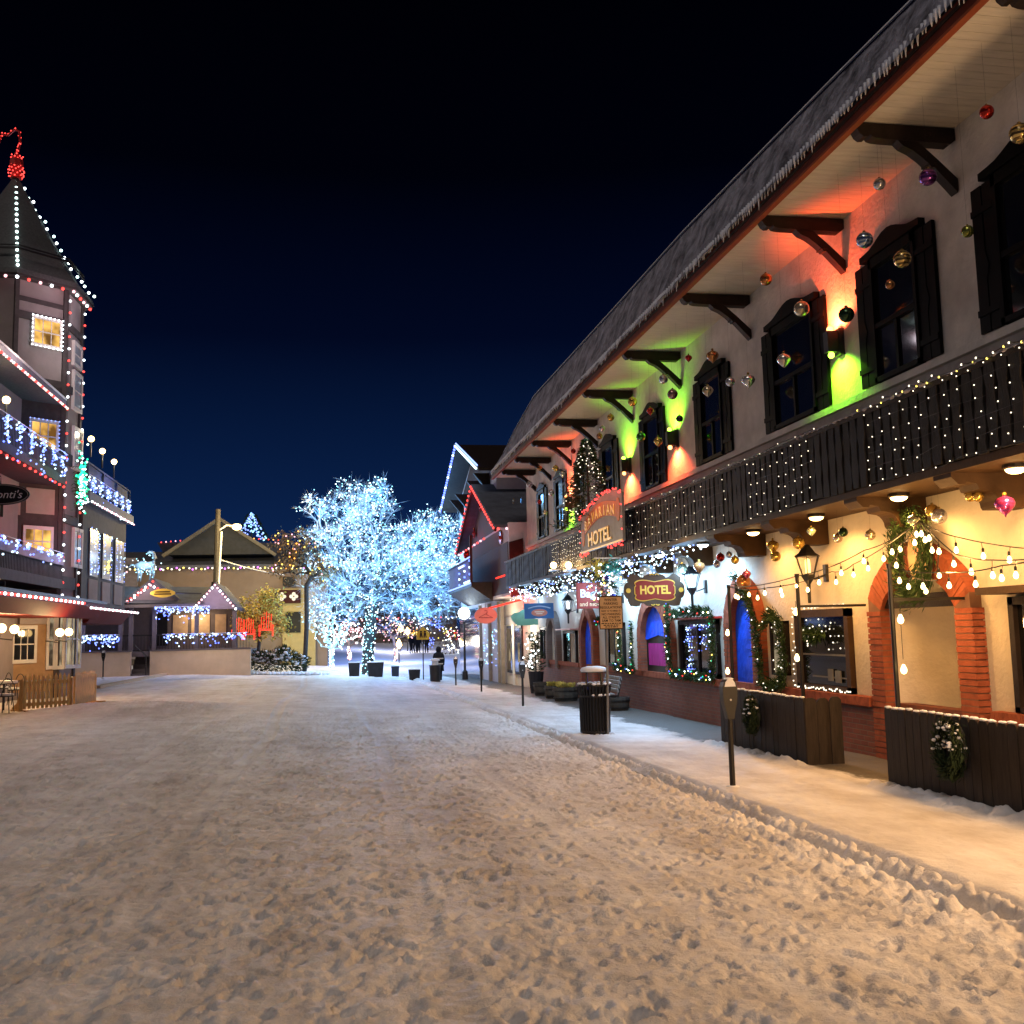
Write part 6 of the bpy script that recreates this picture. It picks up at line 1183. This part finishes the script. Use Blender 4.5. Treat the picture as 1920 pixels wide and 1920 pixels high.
# ---------------------------------------------------------------- picket barriers and cafe chairs at the left
def picket(label, p, q, foot=True):
    p, q = Vector(p), Vector(q); L_ = (q-p).length; d = (q-p)/L_; nn = Vector((-d.y,d.x,0)).normalized(); t = thing('picket_barrier', label, 'fence', p, 'cedar picket barriers by the cafe'); m = MB(); n = int(L_/.115); sn = MB()
    for i in range(n):
        c = p+d*(.08+(L_-.16)*i/(n-1)); zt = c.z+.98+.02*math.sin(i); w = .035; e0, e1 = c-d*w, c+d*w; h = .012
        m.add([(e0.x-nn.x*h,e0.y-nn.y*h,c.z+.08),(e1.x-nn.x*h,e1.y-nn.y*h,c.z+.08),(e1.x+nn.x*h,e1.y+nn.y*h,c.z+.08),(e0.x+nn.x*h,e0.y+nn.y*h,c.z+.08),(e0.x-nn.x*h,e0.y-nn.y*h,zt-.1),(e1.x-nn.x*h,e1.y-nn.y*h,zt-.1),(e1.x+nn.x*h,e1.y+nn.y*h,zt-.1),(e0.x+nn.x*h,e0.y+nn.y*h,zt-.1),(c.x,c.y,zt)], [(0,1,5,4),(1,2,6,5),(2,3,7,6),(3,0,4,7),(4,5,8),(5,6,8),(6,7,8),(7,4,8)])
        if i % 1 == 0:
            s_ = c+d*.055+nn*.03; sn.sph((s_.x,s_.y,c.z+.80), rnd.uniform(.022,.036), 6, 4, sz=.6); sn.sph((s_.x,s_.y,c.z+.24), rnd.uniform(.022,.036), 6, 4, sz=.6)
    m.build('pickets', M['wood'], t); m = MB()
    for z in (.75,.19): m.bar(p+nn*.03+Vector((0,0,z)), q+nn*.03+Vector((0,0,z)), .035, .09)
    for c in (p,q): m.bar(c+nn*.02, c+nn*.02+Vector((0,0,.85)), .09)
    m.build('rails', M['wood'], t); sn.build('snow', M['wsnow'], t, smooth=True); m = MB()
    for c in ((p,) if foot else (q,)): s = -nn if nn.x > 0 else nn; a = c+s*.55; m.add([tuple(c+Vector((0,0,.8))),tuple(c+s*.12+Vector((0,0,.5))),tuple(c+s*.3+Vector((0,0,.22))),tuple(a+Vector((0,0,.10))),tuple(a),tuple(c)], [(0,1,2,3,4,5)]); m.bar(c-s*.3+Vector((0,0,.03)), a+Vector((0,0,.03)), .06, .06)
    m.build('foot', M['wood'], t)
p0, p1_, p2 = onG((40,1336),.0), onG((133,1329),.0), onG((178,1318),.0)
picket('nearer cedar picket barrier with a flared foot and snow on its rails', p0, p1_); picket('farther cedar picket barrier seen nearly end on', p1_+Vector((.03,.25,0)), p2, False)
def chair(p, label, yaw):
    t = thing('cafe_chair', label, 'chair', p, 'iron cafe chairs in the snow'); x, y, z = p; m = MB(); m.lathe((x,y,z+.43), [(.2,0),(.21,.015),(.2,.03)], 12); m.build('seat', M['iron'], t); m = MB(); m.lathe((x,y,z+.46), [(.19,0),(.17,.05),(.02,.06)], 12); m.build('snow', M['wsnow'], t)
    for a in (0.6,2.2,3.9,5.4): m = MB(); m.tube([(x+.16*math.cos(a),y+.16*math.sin(a),z+.43),(x+.22*math.cos(a),y+.22*math.sin(a),z)], .012, 5); m.build('leg', M['iron'], t)
    m = MB(); cy, sy_ = math.cos(yaw), math.sin(yaw)
    for rr_ in (.2,.12): m.tube([(x+.2*sy_+rr_*cy*math.cos(rad(k*15)), y-.2*cy+rr_*sy_*math.cos(rad(k*15)), z+.45+.45*rr_/.2*math.sin(rad(k*15))) for k in range(13)], .012, 5)
    m.build('backrest', M['iron'], t)
zz = 0
for (px, py, lab, yw) in ((10,1338,'iron cafe chair with a snowy seat nearest the picket barrier foot',.4),(27,1322,'iron cafe chair just behind the picket barrier',1.0),(3,1318,'iron cafe chair cut by the left edge of the photo',2.4)): chair(onG((px,py)), lab, yw)
c = onG((6,1332)); t = thing('cafe_table', 'small round cafe table under snow at the left edge', 'table', c); m = MB(); m.lathe(c, [(.03,0),(.03,.7),(.35,.71),(.35,.73)], 14); m.build('base', M['iron'], t); m = MB(); m.lathe(c+Vector((0,0,.73)), [(.35,0),(.34,.06),(.02,.08)], 14); m.build('snow', M['wsnow'], t)
# ---------------------------------------------------------------- retaining wall, porch, building behind
gl = lambda x, y: gz(x,y)
for x0, x1, lab in ((-14.5,-10.15,'tan retaining wall left of the steps'),(-9.2,-4.22,'long tan retaining wall right of the steps')):
    t = thing('retaining_wall', lab, 'wall', ((x0+x1)/2,55,gl((x0+x1)/2,55)), 'retaining walls below the porch'); b = MB(); b.box(x0,55,-.6,x1,55.35,1.17); b.build('wall', M['conc'], t); b = MB(); b.box(x0-.03,54.96,1.17,x1+.03,55.39,1.24); b.build('coping', M['post'], t)
b = MB()
for k in range(5): b.box(-10.15,55.1+.32*k,-.6,-9.2,55.1+.32*(k+1)+.02,.05+.23*k)
o = b.build('stone_steps', M['post'], at=(-9.7,55.5,-.1)); tag(o, 'dark steps rising between the two retaining walls', 'steps')
b = MB(); b.tube([(-9.95,55.0,1.5),(-9.3,54.6,.95)], .03, 6); b.tube([(-9.32,54.62,.95),(-9.32,54.62,.0)], .03, 6); o = b.build('handrail', M['iron'], at=(-9.5,54.8,0)); tag(o, 'short black handrail sloping down beside the dark steps', 'handrail')
Pv = thing('porch_pavilion', 'low grey porch with two small gables and blue icicle lights', 'building', (-9,58,1.1))
b = MB(); b.box(-15,55.4,.9,-4.3,63,1.14); b.build('deck', M['post'], Pv)
b = MB(); b.box(-15,60.5,1.1,-5.4,61,3.6); b.build('rear_wall', M['post'], Pv)
parts('window', mat('tan_window', (.50,.36,.22), .6, var=.15), Pv, [(x0,60.44,1.9,x1,60.5,3.1) for x0, x1 in ((-8.9,-8.1),(-7.9,-6.9),(-6.6,-6.0))]); b = MB(); b.box(-10.0,60.42,1.4,-9.2,60.5,3.2); b.build('door', M['blk'], Pv)
def gable_roof(xl, xr, zp, ze_, y0, y1):
    xm = (xl+xr)/2; b = MB(); b.prism([(xl,ze_),(xm,zp),(xr,ze_),(xr-.05,ze_-.14),(xm,zp-.16),(xl+.05,ze_-.14)], 'y', y0, y1); b.build('porch_roof', M['roofg'], Pv); b = MB(); b.prism([(xl+.1,ze_-.1),(xm,zp-.15),(xr-.1,ze_-.1)], 'y', y0+.12, y0+.18); b.build('porch_gable', mat('gable_violet', (.16,.14,.17), .7, var=.1), Pv)
gable_roof(-7.15,-4.95,4.66,3.36,55.2,61); gable_roof(-10.6,-7.9,4.95,3.85,55.6,61)
b = MB(); b.add([(-15,58.6,4.75),(-5.9,58.6,4.55),(-6.6,55.1,3.55),(-15,55.1,3.75),(-15,61.5,3.4),(-5.9,61.5,3.4)], [(0,3,2,1),(0,1,5,4)]); b.build('porch_roof', M['roofg'], Pv); b = MB(); b.box(-15,55.12,3.40,-6.8,55.2,3.56); b.build('fascia', M['post'], Pv)
parts('porch_post', M['post'], Pv, [(x-.1,55.5,1.1,x+.1,55.7,3.5) for x in (-10.75,-10.25,-9.1,-7.0,-5.1,-12.6)])
b = MB(); b.box(-15,55.55,1.95,-4.3,55.6,2.02); b.box(-15,55.55,1.2,-4.3,55.6,1.25); x = -15
while x < -4.3: b.box(x,55.56,1.25,x+.025,55.585,1.95); x += .15
b.build('railing', M['iron'], Pv)
PG = 'lights on the porch'
def clus(label, x0, x1, y, z, drop, n, cols, r=.038, groups=None):
    t = thing('icicle_lights', label, 'string lights', (x0,y,z), PG); P = []
    for _ in range(n): xx = rnd.uniform(x0,x1) if not groups else x0+(x1-x0)*(int(rnd.random()*groups)+.5)/groups+rnd.gauss(0,.16); P.append((xx, y-.05, z-abs(rnd.gauss(0,.5))*drop))
    m = MB(); m.tube([(x0,y,z),(x1,y,z)], .012, 4); m.build('wire', M['white'], t); bulbs(t, P, cols, r, cap=50)
BL = [M['eice2'],M['eblue'],M['eice']]
clus('blue icicle lights hanging along the porch eave', -9.0, -6.3, 55.05, 3.42, .55, 150, BL); clus('blue icicle lights bunched along the porch railing', -8.7, -4.4, 55.5, 2.02, .45, 120, BL, groups=7); clus('blue icicle lights on the porch railing left of the steps', -12.6, -10.8, 55.5, 2.05, .55, 110, BL); clus('blue icicle lights under the left end of the porch roof', -12.2, -11.2, 55.0, 3.5, .8, 70, BL+[M['epink']])
strand('pink white bulbs up both slopes of the right porch gable', [(-7.1,55.1,3.3),(-6.05,55.1,4.5),(-5.0,55.1,3.25)], [M['epink'],M['ewhite'],M['epink']], .06, .2, group=PG); strand('pink and white bulbs on the right slope of the left porch gable', [(-9.2,55.5,4.75),(-10.45,55.5,3.75)], [M['ered'],M['epink'],M['ewhite']], .06, .22, group=PG); strand('pink and white bulbs up to the yellow porch sign', [(-10.4,55.45,3.7),(-9.3,55.45,4.55),(-8.6,55.45,4.2)], [M['ered'],M['epink'],M['ewhite']], .06, .2, group=PG)
sg = onY((305,1112), 54.9); t = thing('shop_sign', 'yellow rounded sign on the porch roof edge', 'sign', sg); m = MB(); m.prism(blob(sg.x,sg.z,.60,.22,20,lambda a:1+.05*math.cos(4*a)), 'y', 54.9, 54.97); m.build('board', M['gold'], t); m = MB()
for z, w in ((.06,.36),(-.05,.42)): m.box(sg.x-w,54.885,sg.z+z-.03,sg.x+w,54.9,sg.z+z+.03)
m.build('lettering_bars', M['ink'], t); m = MB(); m.tube([(sg.x+.5,54.94,sg.z),(sg.x+1.9,55.1,sg.z-.05)], .03, 5); m.build('bracket', M['iron'], t)
for p, c, e in (((-8,54.6,3.0),(.3,.35,1),14),((-11.8,54.6,2.7),(.3,.35,1),10),((-6,53.5,2.2),(1,.85,.7),14),((-7.5,59.5,3.0),(1,.7,.4),25),((-6,54.3,3.9),(1,.7,.85),18),((-9.6,54.5,4.2),(1,.8,.7),16)): lamp('porch_light', p, e, c, .3)
# red lit lawn chairs on the deck
def redchair(px, py, Y, s, label):
    c = onY((px,py), Y); x, y, z = c; t = thing('lit_chair', label, 'chair', c, 'red lit deck chairs'); m = MB()
    for k in range(5): m.tube([(x-.3*s+.15*s*k,y,z),(x-.32*s+.16*s*k,y+.35*s,z+1.15*s-.07*s*abs(k-2))], .015, 5)
    m.build('backrest', M['eredrope'], t); m = MB()
    for sx_ in (-.42,.42): m.tube([(x+sx_*s,y-.5*s,z-.45*s),(x+sx_*s,y-.5*s,z+.28*s),(x+sx_*s,y+.35*s,z+.30*s),(x+sx_*s,y+.35*s,z-.45*s)], .017, 5)
    m.build('armrest', M['eredrope'], t); m = MB()
    for k in range(4): m.tube([(x-.4*s,y-.5*s+.16*s*k,z-.02*k*s),(x+.4*s,y-.5*s+.16*s*k,z-.02*k*s)], .015, 5)
    m.build('seat', M['eredrope'], t)
redchair(447,1188,57.5,.75,'red lit deck chair nearest the porch post'); redchair(466,1188,57.9,.75,'second red lit deck chair from the porch post'); redchair(499,1180,59,.85,'tall red lit deck chair behind the snowy bush')
for p in ((-4.6,56.6,2.2),(-3.2,57.8,2.2)): lamp('red_light', p, 3, (1,.05,.03), .2)
# roof figure of a horse
hc = onY((272,1064), 58); t = thing('lit_horse', 'blue white lit horse figure on the porch roof', 'figure', hc); m = MB(); x, y, z = hc
m.tube([(x-.45,y,z+.05),(x-.2,y,z+.12),(x+.15,y,z+.08),(x+.42,y,z+.15)], [.17,.24,.22,.2], 8); m.tube([(x+.38,y,z+.15),(x+.50,y,z+.5),(x+.42,y,z+.78)], [.18,.12,.09], 7); m.tube([(x+.42,y,z+.78),(x+.22,y,z+.84),(x+.10,y,z+.76)], [.10,.08,.05], 6); m.tube([(x-.45,y,z+.1),(x-.7,y,z+.15),(x-.9,y,z-.05)], [.06,.05,.02], 5)
for dx in (-.38,-.24,.24,.40): m.tube([(x+dx,y+.08,z),(x+dx+.04,y+.08,z-.35),(x+dx,y+.08,z-.75)], [.09,.055,.04], 5)
m.build('body', M['frost'], t, smooth=True); bulbs(t, [hc+Vector((rnd.gauss(.05,.35),-.26,rnd.gauss(.05,.35))) for _ in range(50)], [M['ecyan'],M['eice']], .03, cap=30); lamp('figure_light', hc+Vector((0,-1.2,.3)), 30, (.35,.7,1), .3)
# big building behind
B = thing('gabled_hall', 'broad tan hall with a dark central gable and lights along its eave', 'building', (-7,74,0)); zt = 6.55
b = MB(); b.box(-15.5,72,-1,-.4,86,zt); b.build('wall', M['tanwall'], B); b = MB(); b.prism([(71.2,zt-.1),(71.2,zt+.1),(78,8.1),(87,zt)], 'x', -16.5, .4); b.build('roof', M['roofg'], B)
b = MB(); b.prism([(-11.1,7.45),(-7.7,9.75),(-4.2,7.45)], 'y', 72.6, 80); b.build('gable', mat('gable_dark', (.07,.07,.065), .8), B); b = MB(); b.bar((-11.4,72.4,7.35),(-7.7,72.4,9.9),.3,.22); b.bar((-7.7,72.4,9.9),(-3.9,72.4,7.35),.3,.22); b.build('bargeboard', mat('olive_board', (.22,.19,.13), .7), B)
b = MB(); b.box(-12.3,78,7.4,-3.2,80,8.7); b.prism([(-12.6,8.75),(-3.0,8.65),(-3.6,7.6),(-12.0,7.7)], 'y', 77.5, 78); b.build('rear_roof', M['roofg'], B)
b = MB(); b.box(-3.4,71.7,-1,-1.2,72,5.0); b.build('yellow_wing', M['olivewall'], B); b = MB(); b.box(-3.9,71.5,4.0,-2.2,71.7,4.9); b.build('balcony_panel', M['redwall'], B)
for xq in (-3.45,-2.65):
    b = MB()
    for dx, dz in ((.17,0),(-.17,0),(0,.17),(0,-.17)): b.lathe((xq+dx,71.45,4.45+dz), [(.13,-.03),(.13,.03)], 10, ax='y')
    b.build('quatrefoil', M['white'], B)
parts('window', M['blk'], B, [(-3.2,71.62,2.0,-2.2,71.7,3.4),(-3.4,71.62,5.2,-2.6,71.68,5.8)])
b = MB(); b.box(-15.4,71.6,.5,-12.9,72,7.2); b.build('pilaster', mat('mauve_pier', (.30,.25,.23), .8), B)
WM = [M['ewmini'],M['eyel'],M['ewmini'],M['emag']]
strand('warm mixed bulbs along the eave of the tan hall', [(-13.2,71.1,zt-.15),(-.6,71.1,zt-.15)], WM, .062, .26, 0, .06, group='bulb strands on the hall'); strand('dim red bulbs on the left rear roof edge of the hall', [(-12.3,77.4,8.75),(-9.3,77.4,9.0)], [M['ered'],M['epink']], .05, .35, group='bulb strands on the hall'); strand('dim red bulbs on the right rear roof edge of the hall', [(-6.1,77.4,9.0),(-4.0,77.4,8.85)], [M['ered'],M['eorange']], .05, .35, group='bulb strands on the hall'); strand('pink bulbs in two short rows beside the lit horse', [(-14.8,70.8,6.55),(-13.4,70.8,6.55),(-13.4,70.8,6.2),(-14.8,70.8,6.0)], [M['epink'],M['ewmini']], .06, .28, group='bulb strands on the hall')
for p, c, e in (((-9,69.5,5.9),(1,.75,.5),18),((-4,69.5,5.6),(1,.78,.45),22),((-2.6,69,2.6),(1,.8,.35),36),((-6,63,4.8),(1,.75,.4),30)): lamp('hall_light', p, e, c, .4)
# utility pole with street light
up_ = onY((409,955), 64); z0 = .2; t = thing('utility_pole', 'tall dark utility pole carrying an amber street light', 'street lamp', (up_.x,64,z0)); m = MB(); m.tube([(up_.x-.15,64,z0),(up_.x,64,up_.z)], [.20,.15], 8); m.build('pole', M['bark'], t); lh = onY((444,988), 64)
m = MB(); m.tube([(up_.x,64,lh.z-.25),(up_.x+.5,64,lh.z+.1),(lh.x,64,lh.z+.05)], .05, 6); m.tube([(up_.x+.22,63.9,lh.z-.3),(up_.x+.08,63.9,lh.z-3.6)], .07, 6); m.build('arm', M['flash'], t); m = MB(); m.sph(lh, .28, 12, 7, sz=.7); m.build('lamp', M['ewarm'], t); m = MB(); m.lathe((up_.x-.12,63.75,lh.z-4.1), [(.22,0),(.25,.3),(.2,.75)], 10); m.build('transformer', M['iron'], t)
wq = along([(up_.x+.2,64,lh.z-2.0),(-3.0,66,5.6)], .6, .1); m = MB(); m.tube(wq, .03, 4); m.build('service_wire', M['flash'], t); lamp('street_light', lh+Vector((1.0,-2.2,-.2)), 560, (1,.70,.27), .3)
# lit fir beyond the roofs
fc = onY((472,1007), 92); zt_ = onY((472,962), 92).z; t = thing('fir_tree', 'blue lit fir tree rising behind the tan hall roof', 'tree', (fc.x,92,0)); m = MB(); m.tube([(fc.x,92,0),(fc.x,92,zt_)], [.3,.04], 6); m.build('trunk', M['bark'], t); m = MB(); P = []
for _ in range(700):
    h = rnd.random(); r = (1-h)*1.35+.05; a = rnd.uniform(0,6.28); p = Vector((fc.x+r*math.cos(a),92+r*math.sin(a),fc.z-.4+(zt_-fc.z+.4)*h)); m.blade(p, (math.cos(a),math.sin(a),-.2), .4, .08)
    if math.sin(a) < .2 and _ % 3 == 0: P.append(p+Vector((0,-.1,0)))
m.build('boughs', M['pine'], t); bulbs(t, P, [M['ecyan'],M['eice2'],M['eice2']], .07, cap=60)
# leafy trees and the snowy bush in the middle distance
def leafy(label, base, trunk_top, blobs, n, leaves, m_, size, cols=None, r=.10, seed=4):
    t = thing('leafy_tree', label, 'tree', base); N_, par, R, kids = grow(base, trunk_top, blobs, n, seed, r); tree_mesh(N_, par, R).build('trunk', M['bark'], t, smooth=True); m = MB()
    tips = [np.array(N_[i]) for i in range(7, len(N_))]
    for _ in range(leaves): p = tips[rnd.randrange(len(tips))]+rng.normal(size=3)*.20; m.blade(p, (rnd.uniform(-1,1),rnd.uniform(-1,1),rnd.uniform(-1.2,.3)), size*rnd.uniform(.6,1.2), size*.55)
    m.build('crown', m_, t); 
    if cols: bulbs(t, [tuple(tips[rnd.randrange(len(tips))]+np.array([0,-.25,0])) for _ in range(60)], cols, .045, cap=30)
tb = onY((486,1232), 60); leafy('bushy tree with yellowing leaves lit from the street light', (tb.x,60,tb.z-.3), (tb.x,60,tb.z+1.2), [(tb.x,60,3.2,1.25,1.0,1.0),(tb.x-.5,60,2.3,1.0,.9,.7),(tb.x+.7,60,2.4,.9,.8,.8),(tb.x+.6,60,4.0,.7,.6,.5)], 160, 2600, M['dryleaf'], .22)
tb = onY((571,1262), 59); leafy('slim tall tree with brown leaves and a few pink bulbs beside the great tree', (tb.x,59,gl(tb.x,59)), (tb.x+.1,59,4.6), [(tb.x-.1,59,6.8,1.0,.8,1.3),(tb.x-.9,59,5.7,.9,.7,.8),(tb.x+.9,59,5.4,.9,.7,.9),(tb.x-1.3,59,7.0,.5,.4,.6)], 130, 1300, mat('brown_leaves', (.26,.18,.08), .7, var=.5), .20, [M['eyel'],M['epink'],M['eorange']], .13, 6)
sb = thing('snowy_bush', 'wide low bush covered in clumps of snow at the end of the retaining wall', 'shrub', onY((520,1255),57.5)); c0 = onY((520,1238),57.5); m = MB(); s = MB()
for _ in range(2600):
    v = Vector((rnd.gauss(0,1),rnd.gauss(0,1),rnd.gauss(0,1))).normalized()*rnd.random()**.35; p = c0+Vector((v.x*1.7,v.y*.9,v.z*.62+.12*math.sin(v.x*7)-.15*v.x*v.x)); m.blade(p, (v.x+rnd.gauss(0,.4),v.y,v.z+.3), .22, .05)
    if v.z > -.15 and rnd.random() < .10: s.sph(p+v*.05, rnd.uniform(.05,.13), 6, 4, sz=.55)
m.build('foliage', M['pine'], sb); s.build('snow', M['wsnow'], sb, smooth=True)
bank('snow_bank', [(-3.9,55.6),(-.8,57.2)], .16, .5)
# left overhead wires etc. are out of sight; now the night sky, added ambient fill and camera
w = bpy.data.worlds.new('World'); SC.world = w; w.use_nodes = True; n = w.node_tree; n.nodes.clear()
out = n.nodes.new('ShaderNodeOutputWorld'); bg = n.nodes.new('ShaderNodeBackground'); lnk(n, bg.outputs[0], out.inputs[0])
sky = n.nodes.new('ShaderNodeTexSky'); sky.sky_type = 'NISHITA'; sky.sun_disc = False; sky.sun_elevation = rad(-6); sky.sun_rotation = rad(200)
tc = n.nodes.new('ShaderNodeTexCoord'); sp = n.nodes.new('ShaderNodeSeparateXYZ'); lnk(n, tc.outputs['Generated'], sp.inputs[0])
cr = n.nodes.new('ShaderNodeValToRGB'); e = cr.color_ramp.elements; e[0].position = 0; e[0].color = (.0028,.0125,.052,1); e[1].position = .62; e[1].color = (.00005,.00005,.0003,1)
for p_, c_ in ((.13,(.0014,.0066,.029)),(.28,(.0003,.0013,.0072)),(.42,(.00007,.0002,.0013))): k_ = e.new(p_); k_.color = (*c_,1)
lnk(n, sp.outputs[2], cr.inputs[0]); mx = n.nodes.new('ShaderNodeMixRGB'); mx.blend_type = 'ADD'; mx.inputs[0].default_value = .004; lnk(n, cr.outputs[0], mx.inputs[1]); lnk(n, sky.outputs[0], mx.inputs[2]); lnk(n, mx.outputs[0], bg.inputs[0]); bg.inputs[1].default_value = 1.0
sd = bpy.data.lights.new('ambient_fill_sun', 'SUN'); sd.energy = .37; sd.angle = rad(25); sd.color = (1,.87,.80); so_ = bpy.data.objects.new('ambient_fill_sun', sd); so_.rotation_euler = Vector((.36,.50,-.75)).to_track_quat('-Z','Y').to_euler(); so_.location = (-10,-20,20); COL.objects.link(so_)  # broad warm sun added as ambient fill for the town's light, no moon
cd = bpy.data.cameras.new('camera'); cd.sensor_width = 36; cd.sensor_fit = 'HORIZONTAL'; cd.lens = 36*F/1920; cd.clip_end = 2000; cd.clip_start = .1
cam = bpy.data.objects.new('camera', cd); COL.objects.link(cam)
cam.matrix_world = Matrix(((RT[0][0],-RT[0][1],-RT[0][2],0),(RT[1][0],-RT[1][1],-RT[1][2],0),(RT[2][0],-RT[2][1],-RT[2][2],EYE),(0,0,0,1))); SC.camera = cam
SC.view_settings.view_transform = 'Standard'; SC.view_settings.look = 'None'; SC.view_settings.exposure = 1.0; SC.view_settings.gamma = 1
SC.render.engine = 'CYCLES'; cy = SC.cycles; cy.use_denoising = True; cy.max_bounces = 5; cy.diffuse_bounces = 3; cy.glossy_bounces = 3; cy.transmission_bounces = 2; cy.sample_clamp_indirect = 2.0; cy.sample_clamp_direct = 0; cy.use_light_tree = True; cy.caustics_reflective = False; cy.caustics_refractive = False
